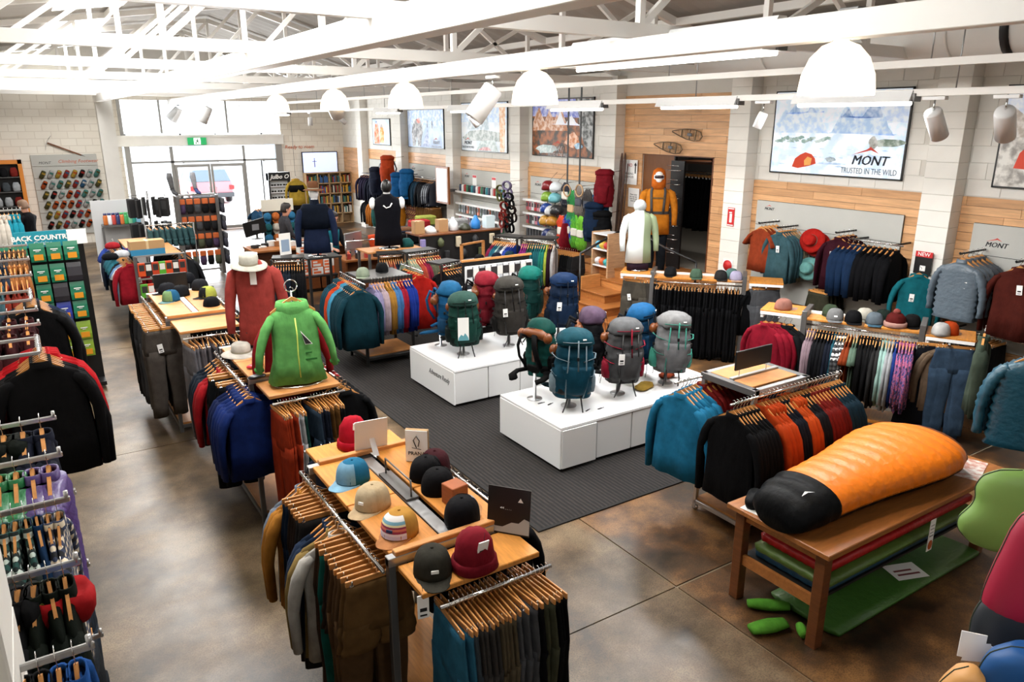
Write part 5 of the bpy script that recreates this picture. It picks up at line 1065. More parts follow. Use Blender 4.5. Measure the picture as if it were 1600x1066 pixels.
for i, (yy, c) in enumerate(((9.3, 'c2b8a8'), (9.65, 'b5541f'), (9.95, '3c4a44'), (10.3, '8a2a22'))):
    e = ob('stored_box', MB().box(-.15, -.13, 0, .15, .13, .25, b=.02), fab(c), None, (11.5, yy, 2.72)); tag(e, '%s bundle on the shelf seen through the doorway' % ('cream', 'orange', 'dark green', 'dull red')[i], 'bundle')
e = ob('high_shelf', MB().box(11.2, 8.9, 2.68, 11.8, 11.2, 2.72), WOODD, None); tag(e, 'high dark shelf over the black garments seen through the doorway', 'shelf')
q = at_x(1054, 330, 9.75); e = empty('wire_stand', (9.78, q.y, .92)); tag(e, 'tall black stand with white wire baskets beside the sliding door', 'stand')
ob('back_panel', MB().box(-.02, -.16, 0, .02, .16, 1.9), BLACK, e)
for i in range(7): ob('basket', MB().tube([(-.02, -.14, .3+.24*i), (-.14, -.14, .3+.24*i), (-.14, .14, .3+.24*i), (-.02, .14, .3+.24*i)], .006, 5).tube([(-.14, -.14, .38+.24*i), (-.14, .14, .38+.24*i)], .005, 5), CHROME, e)
# ================================================================ MANNEQUINS
def m_worn(L=.7, sl=.62, hood=False, thick=.105, wide=.95, sleeve=True):
    def make():
        b = MB(); prof = [(0, .065, .06), (-.03, .09, .065), (-.06, .16, .075), (-.10, .2, .09), (-.18, .205, .108), (-.3, .19, .108), (-.42, .18, .1), (-.55, .2, .105), (-L, .21, .11)]
        b.loft([ring(hw*wide, hd, z, 22, .85, i*.5, .003+.005*(i > 5), 5) for i, (z, hw, hd) in enumerate(prof)])
        if sleeve:
            for s_ in (-1, 1): b.tube([(s_*.15*wide, 0, -.09), (s_*.205*wide, 0, -.13), (s_*.235, .0, -.25), (s_*.255, .0, -.36), (s_*.262, -.03, -.48), (s_*.26, -.06, -sl)], [.05, .065, .058, .052, .045, .038], 12)
        return b.mesh('garment')
    return cached(('worn', L, sl, thick, wide, sleeve), make)
def m_head(): return cached('head', lambda: MB().loft([ring(.05, .055, -.10, 16), ring(.048, .055, -.03, 16), ring(.062, .075, .0, 16, cy_=-.01), ring(.075, .095, .06, 16, cy_=-.008), ring(.078, .1, .12, 16), ring(.07, .088, .17, 16), ring(.04, .05, .205, 16), ring(.01, .01, .212, 16)]).ball((0, -.105, .07), .012, .018, .025, 8, 5).mesh('head', [WHITE]))
def mannequin(name, x, y, z, rz, label, m, L=.7, sleeve=True, stand=0, head=False, skin=None):
    e = empty(name, (x, y, z), rz); tag(e, label, 'mannequin'); o = link('top', m_worn(L, sleeve=sleeve), e, (0, 0, stand+L)); o.data.materials.append(m) if not o.data.materials else None
    o.material_slots[0].link = 'OBJECT'; o.material_slots[0].material = m
    ob('neck', MB().lathe([(.05, 0), (.045, .05), (.05, .07), (.001, .08)], 14), skin or LAM, e, (0, 0, stand+L-.01))
    if stand: ob('stand', MB().lathe([(.001, 0), (.14, 0), (.14, .01), (.015, .015), (.015, stand+.1), (.001, stand+.1)], 18), CHROME, e)
    return e
# red top with sun hat
x, y = onz(388, 522, 1.4); e = mannequin('torso_form', 1.72, 7.08, 1.42, -.35, 'torso form in a brick red long-sleeved top wearing a beige sun hat', fab('b8443c'), .72, stand=.04)
e.scale = (.94, .95, 1.1); ob('tag_card', MB().box(-.03, -.004, -.13, .03, 0, 0), CARD, e, (0, -.12, .70)); ob('dark_base', MB().loft([ring(.17, .1, 0, 20), ring(.175, .105, .15, 20)]), BLACK, e)
brimhat(1.68, 7.08, 2.22, 'beige sun hat worn high on the brick red torso form', fab('d2ccbd'), .175, .1, -.2, .12)
# green kid jacket
x, y = 1.73, 5.98
e = empty('childs_jacket', (x, y, 2.16), -.15); tag(e, 'apple green hooded rain jacket with lime zip on a wire stand', 'jacket')
jm = m_top(1, .66, .46, .9, .085, hood=False, flare=1.2, spread=.17); o = link('shell', jm, e, mats=None); o.data = jm.copy(); o.data.materials.clear(); o.data.materials.append(fab('70c666'))
ob('hood', MB().loft([ring(.12, .09, -.2, 18, cy_=.02), ring(.14, .11, -.14, 18, cy_=.03), ring(.125, .1, -.085, 18, cy_=.035), ring(.10, .075, -.08, 18, cy_=.03), ring(.09, .06, -.14, 18, cy_=.02)], cap=False), fab('70c666'), e)
ob('hood_lining', MB().ball((0, .02, -.16), .085, .06, .05), fab('4b4b55'), e); ob('zip', MB().tube([(0, -.09, -.2), (.005, -.105, -.35), (.0, -.11, -.5), (.005, -.118, -.70)], .006, 5), mat('lime_zip', 'cfe06a', rough=.5), e)
link('hanger', m_hanger(), e, (0, -.0, .02)); ob('pocket', MB().box(.04, -.118, -.56, .15, -.112, -.545, b=.002).box(.06, -.12, -.5, .11, -.114, -.49), fab('347c34'), e)
ob('cuff', MB().box(.27, -.05, -.64, .345, .02, -.61, b=.01).box(-.345, -.05, -.64, -.27, .02, -.61, b=.01), fab('3e8a3a'), e); ob('swing_card', MB().prism([(-.02, 0), (.03, -.01), (.0, -.012)], 0, .0) .add([(.03, -.12, -.3), (.06, -.13, -.42), (.12, -.13, -.42)], [(0, 1, 2)]).add([(.035, -.122, -.32), (.062, -.132, -.415), (.112, -.132, -.415)], [(0, 1, 2)], 1), [CARD, INK], e)
s_ = empty('wire_stand', (x, y, 1.37), -.15); tag(s_, 'chrome wire stand with oval foot holding the green jacket', 'stand')
ob('oval_foot', MB().tube([(.2*cos(a*pi/10), .12*sin(a*pi/10), .008) for a in range(21)], .006, 6), CHROME, s_); ob('upright', MB().tube([(-.05, 0, .0), (-.05, 0, .5), (0, 0, .62), (0, 0, .80)], .008, 6).tube([(.08, 0, 0), (.08, 0, .5)], .008, 6), CHROME, s_); ob('top_ring', MB().tube([(.05*cos(a*pi/8), 0, .84+.05*sin(a*pi/8)) for a in range(17)], .005, 6), CHROME, s_)
garment('fl', '', fab('96141c'), (1.78, 6.3, 2.0), -.15, 'deep red fleece hanging directly behind the apple green rain jacket', None, 2, 0, 1.1)
# white and sage shell
x, y = on_rack(rb1, -.93, .08); m_ = bpy.data.materials.new('white_and_sage_shell'); n = N(m_); s2_ = n.n('ShaderNodeSeparateXYZ'); n.l(n.co(), s2_.inputs[0])
n.l(n.ramp(s2_.outputs[0], [(0, srgb('d6dad8')), (.045, srgb('d6dad8')), (.05, srgb('8c9a78')), (1, srgb('8c9a78'))]), n.b.inputs['Base Color']); n.b.inputs['Roughness'].default_value = .7
e = mannequin('torso_form', x, y, 1.27, -.5, 'headless torso form in a white and sage hooded shell beside the landing', m_, .8, stand=.12)
ob('hood', MB().ball((0, .02, .98), .1, .105, .1, 14, 8), fab('dfe3e2'), e)
ob('skirt_form', MB().loft([ring(.17, .1, 0, 18), ring(.17, .1, .14, 18)]), fab('2f1d2b'), e)
# orange storm suit
q = at_z(1022, 420, .93); e = empty('mannequin', (q.x, q.y, .92), -.75); tag(e, 'full mannequin in orange hooded storm suit and goggles on the landing', 'mannequin')
o = link('storm_jacket', m_worn(.82, .66), e, (0, 0, 1.48), mats=None); o.data = o.data.copy(); o.data.materials.clear(); o.data.materials.append(fab('ee8c1c')); o.scale = (1.15, 1.25, 1.02)
o = link('trousers', m_pants(1, .95, .17, False, .08), e, (0, 0, .98)); o.data = o.data.copy(); o.data.materials.clear(); o.data.materials.append(fab('191d24'))
link('head', m_head(), e, (0, -.02, 1.53)); ob('hood', MB().loft([ring(.12, .13, -.12, 20), ring(.125, .135, .0, 20), ring(.12, .13, .1, 20, cy_=.01), ring(.1, .11, .19, 20, cy_=.015), ring(.04, .05, .235, 20, cy_=.02)], cap=True), fab('e8701a'), e, (0, .02, 1.55)); ob('face_mask', MB().ball((0, -.12, 1.6), .055, .03, .055, 12, 7), LAM, e)
ob('goggles', MB().loft([ring(.075, .05, -.025, 16, .6, cy_=-.1), ring(.08, .055, 0, 16, .6, cy_=-.1), ring(.075, .05, .03, 16, .6, cy_=-.1)]), mat('goggle_lens', '24121a', rough=.1), e, (0, 0, 1.64)); ob('goggle_frame', MB().tube([(-.08, -.13, 1.67), (0, -.155, 1.675), (.08, -.13, 1.67), (.08, -.13, 1.61), (0, -.155, 1.605), (-.08, -.13, 1.61), (-.08, -.13, 1.67)], .009, 6), CARD, e)
for s_ in (-1, 1): ob('harness_strap', MB().tube([(s_*.09, -.02, 1.49), (s_*.12, -.12, 1.40), (s_*.11, -.145, 1.2), (s_*.1, -.135, 1.02)], .022, 6, flat=.3), fab('5c5c5c'), e)
ob('waist_belt', MB().loft([ring(.215, .14, 1.0, 22, .85), ring(.215, .14, 1.05, 22, .85)], cap=False), fab('4d4c4b'), e); ob('chest_strap', MB().box(-.11, -.152, 1.27, .11, -.14, 1.295), fab('8c6a3a'), e)
# back-room / centre torsos
# ================================================================ BENCH WITH SLEEPING BAG
tb = empty('display_table', (4.05, 2.46, 0)); tag(tb, 'brown timber table with lower shelf under the orange sleeping bag', 'table')
TX, TY = 2.35, .86
ob('table_top', MB().box(0, 0, .74, TX, TY, .78, b=.005), WOODM, tb)
for x in (.05, TX-.13):
    for y in (.05, TY-.13): ob('leg', MB().box(x, y, 0, x+.08, y+.08, .74, b=.004), WOODD, tb)
for y in (.07, TY-.11): ob('apron', MB().box(.13, y, .66, TX-.13, y+.03, .74), WOODM, tb)
for x in (.07, TX-.1): ob('side_rail', MB().box(x, .13, .30, x+.03, TY-.13, .38), WOODM, tb); ob('apron', MB().box(x, .13, .66, x+.03, TY-.13, .74), WOODM, tb)
ob('lower_shelf', MB().box(.1, .1, .345, TX-.1, TY-.1, .365), mat('black_shelf', '101010', rough=.5), tb)
sb = empty('sleeping_bag', (4.02, 2.88, .785), .02); tag(sb, 'orange and black mummy sleeping bag laid out on the brown table', 'sleeping bag')
def bagring(x, hw, h, lo, hi, yo=0, n=28, zo=0):
    o = []
    for j in range(n+1):
        a = lo+(hi-lo)*j/n; o.append((x, yo-hw*cos(a), h*.5+zo+h*.5*math.copysign(abs(sin(a))**.85, sin(a))))
    return o
st_ = [(0, .14, .12), (.04, .21, .2), (.15, .25, .26), (.32, .265, .29), (.6, .28, .30), (.9, .31, .31), (1.2, .36, .33), (1.5, .40, .34), (1.75, .39, .33), (1.92, .33, .29), (2.06, .24, .22), (2.13, .12, .12)]
def stt(x):
    for a, b in zip(st_, st_[1:]):
        if x <= b[0]: t = (x-a[0])/(b[0]-a[0]); return a[1]+(b[1]-a[1])*t, a[2]+(b[2]-a[2])*t
    return st_[-1][1:]
def seg(x0, x1, lo, hi, amp=.005, K=None):
    rr = []; K = K or int((x1-x0)/.02)
    for i in range(K+1):
        x = x0+(x1-x0)*i/K; hw, h = stt(x); q = amp*abs(sin(x*pi/.14)); rr.append(bagring(x, hw+q, h+q*1.5, lo, hi))
    return rr
og = fab('e0700f', r=.45); bk = fab('0c0d10', r=.5)
ob('orange_shell', MB().loft(seg(.34, 1.96, -.15, pi+.15), closed=False, cap=False), mat('orange_ripstop', 'e8780c', 'puff'), sb)
ob('black_base', MB().loft(seg(.3, 2.0, pi+.1, 2*pi-.1), closed=False, cap=False), bk, sb)
ob('black_footbox', MB().loft([q[:-1] for q in seg(0, .345, -pi, pi, .012)]), bk, sb)
ob('hood', MB().loft([q[:-1] for q in seg(1.95, 2.13, -pi, pi, .01)]), bk, sb); ob('draft_collar', MB().loft([[(x, .0-.29*k*cos(a), .13+.14*k*sin(a)) for a in [2*pi*j/20 for j in range(20)]] for x, k in ((1.9, 1.08), (1.98, 1.1), (2.02, .98))], cap=False), mat('collar_edge', '6b3510', rough=.5), sb)
ob('emblem', MB().add([(.10, -.12, .275), (.16, -.10, .285), (.22, -.14, .28), (.17, -.12, .283)], [(0, 1, 2, 3)]), CARD, sb)
e = ob('stuff_sack', MB().loft([ring(.11, .05, .0, 14), ring(.13, .06, .04, 14), ring(.1, .05, .08, 14)]), bk, None, (4.2, 3.2, .782), .5); tag(e, 'small black stuff sack beside the foot of the orange sleeping bag', 'sack')
e = ob('info_sheet', MB().box(-.17, -.13, 0, .17, .13, .003).box(-.12, -.09, .003, .1, .08, .004, 1), [PAPER, mat('sheet_print', 'b9cbbd', rough=.7)], None, (4.25, 3.1, .781), .1); tag(e, 'white printed sheet under the foot end of the orange sleeping bag', 'sheet')
e = ob('info_sheet', MB().box(-.21, -.15, 0, .21, .15, .003), [mat('red_print', 'e8e2da', 'print', c2='c98f7d', s=16)], None, (6.12, 2.68, .781), .3); tag(e, 'white sheet with reddish print at the head end of the table', 'sheet')
e = empty('swing_tag', (5.28, 2.44, .74)); tag(e, 'long white swing tag hanging over the table edge', 'tag'); ob('card', MB().box(-.035, -.004, -.32, .035, 0, -.06), PAPER, e); ob('orange_blot', MB().ball((.0, -.006, -.27), .03, .004, .04, 10, 6), mat('orange_seal', 'b5561b', rough=.6), e); ob('printed_lines', MB().box(-.025, -.006, -.2, .025, -.004, -.19).box(-.025, -.006, -.17, .02, -.004, -.165).box(-.025, -.006, -.14, .025, -.004, -.135).box(-.025, -.006, -.11, .02, -.004, -.105), mat('grey_print', '8a8a8a', rough=.6), e)
def pad(x, y, z, L, W, t, c, label, ribs=8, rz=0, cross=False):
    b = MB(); rr = []; K = ribs*4
    for i in range(K+1):
        v = i/K; yy = (v-.5)*W; q = t*.5*(.72+.28*abs(sin(pi*v*ribs))); ed = min(1, (1-abs(2*v-1))*10)**.5*.9+.1
        rr.append([(-L/2+.03*(1-ed), yy, -q*.6), (-L/2+.02, yy, q), (L/2-.02, yy, q), (L/2-.03*(1-ed), yy, -q*.6)])
    b.loft(rr, sm=True); o = ob('sleeping_mat', b, mat('mat_'+c, c, 'puff'), None, (x, y, z), rz); tag(o, label, 'sleeping mat'); return o
pad(5.15, 2.86, .40, 1.9, .60, .06, '1d4966', 'blue inflatable mat at the bottom of the shelf stack', 6)
pad(5.15, 2.84, .46, 1.95, .62, .06, '55702f', 'moss green mat edge between the blue and red mats', 5)
pad(5.2, 2.86, .53, 1.95, .56, .07, 'b3161a', 'red ribbed inflatable mat on top of the shelf stack', 9)
pad(5.3, 2.78, .03, 1.95, .58, .05, '3f6a28', 'long green self-inflating mat lying on the floor under the table', 2)
e = ob('info_sheet', MB().box(-.14, -.1, 0, .14, .1, .002).box(-.1, -.05, .002, .1, -.03, .003, 1).box(-.1, .0, .002, .06, .02, .003, 1), [PAPER, mat('wine_print', '7a3a3a', rough=.6)], None, (5.45, 2.66, .058), -.35); tag(e, 'white information sheet lying on the green floor mat', 'sheet')
for i, (x, y, L, W, rz, l) in enumerate(((4.0, 2.82, .28, .13, -.3, 'larger lime green stuff sack on the floor by the table leg'), (4.16, 2.66, .12, .07, .9, 'small folded lime green pouch beside the larger sack'), (4.2, 2.98, .3, .1, -.7, 'lime green sack partly under the table'))):
    b = MB(); b.loft([[(L*(u-.5), W*.5*cos(a)*(.75+.25*sin(pi*u)), .045+.042*sin(a)*(.6+.4*sin(pi*u))) for a in [2*pi*j/14 for j in range(14)]] for u in (0, .08, .3, .6, .9, 1)]); o = ob('stuff_sack', b, fab('62b332'), None, (x, y, 0), rz); tag(o, l, 'sack')
# ================================================================ INFLATABLES, lower right, and teal jackets
def pillow(name, pts_d, prof, c, label, yaw=0, roll=0, t=.06, cat='pillow'):
    """prof: outline half widths up the height"""
    P_ = [prof[0]]
    for a, b in zip(prof, prof[1:]):
        for tt_ in (.25, .5, .75, 1): P_.append(tuple(a[k]+(b[k]-a[k])*tt_ for k in range(3)))
    for _ in range(3): P_ = [P_[0]]+[(P_[i][0],)+tuple((P_[i-1][k]+2*P_[i][k]+P_[i+1][k])/4 for k in (1, 2)) for i in range(1, len(P_)-1)]+[P_[-1]]
    prof = P_; b = MB(); K = len(prof); rr = []
    for i, (u, a0, a1) in enumerate(prof):
        th = t*(sin(pi*min(.97, max(.03, (i+.3)/(K-.4))))**.5)
        cx = (a0+a1)/2; hw = (a1-a0)/2; rr.append(ring(hw, th, u, 24, .85, cx=cx))
    b.loft(rr); o = ob(name, b, mat('inflatable_'+c, c, rough=.55), None, pts_d, rot=(0, roll, yaw)); tag(o, label, cat)
    seam = [(r_[12][0], r_[12][1], r_[12][2]) for r_ in rr]; ob('seam', MB().tube(seam, .0022, 5), mat('seam_dark', '2a3420', rough=.7), o); return o
yw = -.95
d1 = at_d(1566, 800, 2.3); pillow('inflatable_pillow', d1, [(-.13, -.03, .04), (-.115, -.075, .1), (-.08, -.11, .13), (-.04, -.115, .14), (0, -.085, .14), (.035, -.075, .14), (.07, -.085, .14), (.11, -.07, .15), (.135, -.03, .16), (.145, .03, .16)], '7ea350', 'lime green inflatable pillow with curved waist beside the table end', yw, 0, .055)
d2 = at_d(1592, 885, 2.0); pillow('inflatable_pillow', d2, [(-.17, .0, .12), (-.16, -.05, .14), (-.12, -.075, .15), (0, -.055, .15), (.1, -.035, .15), (.15, -.02, .15), (.175, .02, .14)], 'a01236', 'crimson inflatable pillow below the green one', yw, 0, .06)
d3 = at_d(1566, 975, 2.05); pillow('inflatable_pillow', d3, [(-.09, -.03, .12), (-.08, -.07, .13), (.0, -.075, .14), (.06, -.06, .14), (.1, -.02, .12)], '20252c', 'dark grey inflatable pillow under the crimson one', yw, 0, .05)
d4 = at_d(1600, 1058, 1.9); pillow('inflatable_pillow', d4, [(-.12, -.1, .12), (0, -.1, .12), (.05, -.085, .11), (.08, -.04, .08), (.085, -.0, .04)], '0f4f8c', 'blue inflatable pillow at the bottom corner of the picture', yw, 0, .05)
d5 = at_d(1500, 1075, 1.95); pillow('inflatable_pillow', d5, [(-.1, -.06, .06), (0, -.05, .06), (.05, -.02, .05), (.07, .01, .03)], 'd39a58', 'tan inflatable pillow tip beside the blue pillow', yw, 0, .04)
q = at_d(1545, 1000, 2.15); st2 = empty('pillow_stand', (at_d(1580, 980, 2.35).x, at_d(1580, 980, 2.35).y, 0), yw); tag(st2, 'black upright panel stand carrying the inflatable pillows', 'stand')
zt = at_d(1590, 745, 2.3).z; ob('panel', MB().box(-.05, .02, .1, .3, .05, zt, b=.004), BLACK, st2); ob('base', MB().box(-.15, -.1, 0, .4, .25, .03, b=.004), BLACK, st2)
for zz in (zt-.15, zt-.45, zt-.62): ob('hook', MB().tube([(.1, .03, zz), (.1, -.1, zz+.01)], .005, 6), CHROME, st2)
e = empty('swing_tag', at_d(1520, 1005, 2.0), yw); tag(e, 'white and blue folded labels hanging beside the dark grey pillow', 'tag'); ob('card', MB().box(-.03, 0, -.05, .03, .003, .03).add([(-.02, -.002, -.06), (.06, -.002, -.045), (.04, -.002, .01), (-.01, -.002, 0)], [(0, 1, 2, 3)]), CARD, e); ob('printed_side', MB().box(.03, 0, -.07, .06, .003, .0), mat('blue_label', 'c9cdf0', rough=.6), e)
q = at_d(1632, 545, 5.7)
e = empty('face_out_arm', (q.x+.0, q.y, q.z+.03)); tag(e, 'steel stand with arm carrying the teal down jackets', 'clothes rack'); ob('rail', MB().tube([(-.12, 0, 0), (.5, 0, 0)], .011, 8), CHROME, e); ob('post', MB().tube([(.5, 0, 0), (.5, 0, -q.z-.03)], .02, 8), CHROME, e)
row((q.x-.1, q.y), (q.x+.32, q.y), q.z+.04, [('pj', 'teal blue', '0d4f66', 4)], 'stand beyond sleeping bag table', 'bag side', tagp=0, scale=1.12, turn=.5, jitter=.03)
garment('fl', '', fab('3c4a3c'), (q.x+.6, q.y+.7, 1.75), .4, 'grey green fleece showing behind the teal quilted jackets', None, 1)
# ================================================================ FAR HALF OF THE SHOP
def prop(name, mb, mats, loc, label, cat, rz=0, group=None, rot=None):
    o = ob(name, mb, mats, None, loc, rz, rot); tag(o, label, cat, group); return o
def shelf_at(x0, x1, y0, y1, z, label, name='display_table', top=WOODL, body=DKM, mid=None, base=True):
    e = empty(name, ((x0+x1)/2, (y0+y1)/2, 0)); tag(e, label, 'table'); a, b = (x1-x0)/2, (y1-y0)/2
    ob('top_panel', MB().box(-a, -b, z-.03, a, b, z, b=.004), top, e)
    for sx in (-1, 1):
        for s2 in (-1, 1): ob('post', MB().box(sx*(a-.03)-.02, s2*(b-.03)-.02, 0, sx*(a-.03)+.02, s2*(b-.03)+.02, z-.03), body, e)
    for q in ([mid] if mid else [])+([.14] if base else []): ob('deck', MB().box(-a+.02, -b+.02, q-.02, a-.02, b-.02, q), top, e)
    return e
# --- climbing shoe wall
o = empty('shoe_board', (1.22, 25.47, 1.35)); tag(o, 'grey wall board with rows of climbing shoes under a pickaxe', 'wall board')
for i in range(7): ob('panel', MB().box(-.82, -.03, -1.05+.325*i, .82, 0, -1.05+.325*(i+1)-.012), GREYB, o)
text('Climbing Footwear', .13, mat('script_orange', 'c4623c', rough=.6), o, (.33, -.035, 1.02), (pi/2, 0, 0), shear=.3); text('MONT', .1, INK, o, (-.5, -.035, .99), (pi/2, 0, 0), shear=.25)
def m_shoe():
    def make():
        b = MB(); b.loft([ring(.045*k, .03*k2, z, 10) for z, k, k2 in ((-.13, .45, .6), (-.1, .85, .9), (-.03, .8, 1.1), (.04, .75, 1.3), (.1, .85, 1.5), (.12, .6, 1.0))]); return b.mesh('shoe', [WHITE])
    return cached('shoe', make)
def m_sole(): return cached('sole', lambda: MB().box(-.035, .02, -.13, .035, .04, .11, b=.01).mesh('sole', [INK]))
shc = [('black', '1c1c1e'), ('white', 'c9c9c6'), ('yellow', 'c2a03c'), ('red', 'b2352c'), ('teal', '4f8f86'), ('orange', 'cf5a28'), ('blue', '33628a'), ('olive', '5d5a34')]
seq = '01235017 31470567 17530417 73553011 22300355 17305544'.split()
seq = ['71232014', '51473617', '70153414', '75553104', '72303535', '07310554']
for r in range(6):
    for c in range(8):
        nm_, hx = shc[int(seq[r][c])]
        x = .62+c*.195+.0*r; z = 2.02-r*.285
        s_ = link('climbing_shoe', m_shoe(), None, (x, 25.38, z), mats=[fab(hx, r=.5)], rot=(.35, .45, .2)); s_.scale = (1.5, 1.3, .95)
        tag(s_, '%s climbing shoe, %s row from the top, %s from the alcove side' % (nm_, ORD[r], ORD[c]), 'shoe', 'climbing shoes on the wall'); link('sole', m_sole(), s_)
        link('upper_strap', m_sole(), s_, (0, -.05, .06), mats=[fab(shc[(int(seq[r][c])+3) % 8][1])], scale=(.9, .4, .25))
e = empty('ice_axe', (1.25, 25.44, 2.72)); e.rotation_euler = (0, .42, 0); tag(e, 'old wooden-shafted ice axe fixed high on the pale wall above the climbing shoes', 'ice axe')
ob('shaft', MB().box(-.42, -.02, -.02, .45, .02, .02, b=.006), WOODD, e); ob('head', MB().loft([[(x, -.012, z-h), (x, .012, z-h), (x, .012, z+h), (x, -.012, z+h)] for z, x, h in ((-.22, -.40, .004), (-.1, -.43, .02), (0, -.44, .03), (.1, -.43, .02), (.22, -.39, .01))], sm=False), GREYM, e); ob('spike', MB().lathe([(.015, 0), (.002, .1)], 8, M=Matrix.Translation((.45, 0, 0)) @ Matrix.Rotation(pi/2, 4, 'Y')), GREYM, e)
# alcove
al = empty('alcove_shelves', (-.35, 25.2, 0)); tag(al, 'orange-framed alcove shelf unit beside the climbing shoe wall', 'shelf unit')
ob('frame', MB().box(.42, -.1, 0, .52, .25, 2.45).box(-1.2, -.1, 2.35, .52, .25, 2.45), mat('orange_frame', 'd9842c', rough=.45), al); ob('back', MB().box(-1.2, .2, 0, .42, .25, 2.35), DKM, al)
for z in (1.2, 1.6, 2.0): ob('shelf', MB().box(-1.2, -.05, z-.02, .42, .2, z), GREYM, al)
for i in range(18):
    r_, c_ = divmod(i, 6); cl = R.choice([('white', 'c9cfd4'), ('blue', '2c4a78'), ('red', 'a33028'), ('grey', '5d646b'), ('black', '1d1e20')])
    prop('packed_bag', MB().loft([ring(.1*k, .08*k, z_, 12, .8, i, .006, 4) for z_, k in ((0, .7), (.04, 1), (.16, 1), (.25, .6))]), fab(cl[1]), (-1.25+c_*.24, 25.22, 1.2+.4*r_), '%s packed bag on the alcove %s shelf, %s from the shoe wall' % (cl[0], ('lowest', 'middle', 'upper')[r_], ORD[5-c_]), 'bag', group='bags in the alcove')
# --- meal pouch stand
fs = empty('meal_stand', (.22, 11.3, 0)); tag(fs, 'black wire stand of meal pouches under a teal sign beside the aisle', 'display stand')
zt = at_y(75, 386, 11.2).z; zh = at_y(75, 361, 11.2).z; xl, xr = at_y(22, 372, 11.2).x, at_y(129, 372, 11.2).x
ob('back_grid', MB().box(-.75, 0, .1, .38, .03, zt), BLACK, fs); ob('base', MB().box(-.75, -.25, .05, .38, .1, .1), BLACK, fs)
hd = empty('header', (0, 0, 0), parent=fs)
ob('header_sign', MB().box(xl-.22, -.08, zt, xr-.22-.17, -.06, zh), mat('sign_teal', '15899c', rough=.5), fs); ob('white_panel', MB().box(xr-.22-.17, -.085, zt+.01, xr-.22+.05, -.06, zh-.005), PAPER, fs)
hw_ = (xl+xr)/2-.3; text('BACK COUNTRY', .085, PAPER, fs, (hw_, -.085, zt+(zh-zt)*.58), bold=.003); text('Cuisine', .07, PAPER, fs, (hw_, -.085, zt+(zh-zt)*.25), shear=.2)
bpy.data.objects.remove(hd)
def m_pouch():
    return cached('pouch', lambda: MB().loft([[(-w_, -d_, z_), (w_, -d_, z_), (w_, d_, z_), (-w_, d_, z_)] for z_, w_, d_ in ((0, .08, .035), (.06, .082, .04), (.16, .08, .02), (.21, .08, .004))], sm=False).mesh('pouch', [WHITE]))
rowsz = [at_y(75, yy, 11.1).z for yy in (409, 443, 474, 504, 538, 566)]
for r, zz in enumerate(rowsz):
    for c in range(6):
        x = at_y(109, 396, 11.15).x-.185*(4-c)+.02+(.0 if c < 5 else 0)
        if c == 5: continue
        col, nm_ = ('0f6a4c', 'green') if r < 4 else ('7d9a2c', 'lime green')
        if (r, c) == (3, 3): col, nm_ = '1d2f8a', 'blue'
        if (r in (1, 2) and c == 4-(r == 2)): col, nm_ = '26242a', 'dark patterned'
        p_ = link('meal_pouch', m_pouch(), None, (x, 11.16, zz), mats=[mat('pouch_'+col, col, rough=.35)]); tag(p_, '%s meal pouch on the wire stand, %s row down, %s from the aisle' % (nm_, ORD[r], ORD[4-c]), 'pouch', 'meal pouches'); p_.scale = (1.02, 1, 1.12)
        if nm_ != 'dark patterned': ob('orange_label', MB().box(-.045, -.043, .02, .055, -.04, .085), mat('label_amber', 'd98f1e', rough=.5), p_); ob('white_title', MB().box(-.04, -.034, .13, .04, -.028, .14).box(-.02, -.036, .115, .02, -.03, .12), PAPER, p_)
# --- packaged accessory rack and gondola behind it
def pkrack(x, y, z0, z1, W, label):
    e = empty('wire_rack', (x, y, 0)); tag(e, label, 'rack')
    for sx in (-1, 1): ob('post', MB().box(sx*W/2-.02, -.02, 0, sx*W/2+.02, .02, z1), GREYM, e); ob('foot', MB().box(sx*W/2-.02, -.25, .02, sx*W/2+.02, .25, .05), GREYM, e)
    for z in (z0, z0+(z1-z0)*.5, z1): ob('rail', MB().box(-W/2, -.012, z-.012, W/2, .012, z+.012), STEEL, e)
    return e
pkrack(1.82, 13.75, .55, 1.32, .78, 'steel wire rack of orange packets behind the beech-topped cap rack')
def m_packet(): return cached('packet', lambda: MB().box(-.05, -.015, -.2, .05, .015, 0, 0, b=.006).box(-.035, -.018, -.12, .035, -.015, -.03, 1).mesh('packet', [WHITE, CARD]))
def packets(x0, x1, y, z, n, cols, place, sc=1.0, vert=0):
    for i in range(n):
        nm_, hx = cols[i % len(cols)]; t = (i+.5)/n
        o = link('packet', m_packet(), None, (x0+(x1-x0)*t, y, z), scale=sc); o.material_slots[0].link = 'OBJECT'; o.material_slots[0].material = mat('pk_'+hx, hx, rough=.4); o.material_slots[1].link = 'OBJECT'; o.material_slots[1].material = mat('pkl_'+('w' if i % 2 else 'k'), 'd9d5cf' if i % 2 else '2a2626', rough=.5)
        tag(o, '%s packet, %s from the aisle end, %s' % (nm_, ORD[i], place), 'packet', 'packets '+place)
oc = [('orange', 'c9481c'), ('black', '1d1b1b'), ('orange red', 'b53a1c'), ('lime green', '4f9a2c')]
packets(1.46, 2.2, 13.7, 1.22, 7, oc, 'upper row of accessory rack', 1.15); packets(1.46, 2.2, 13.7, .86, 7, oc[::-1], 'lower row of accessory rack', 1.2)
shelf_at(1.45, 2.2, 14.0, 16.2, 1.3, 'beech-topped table with a blue and brown carton behind the packet rack', body=GREYM)
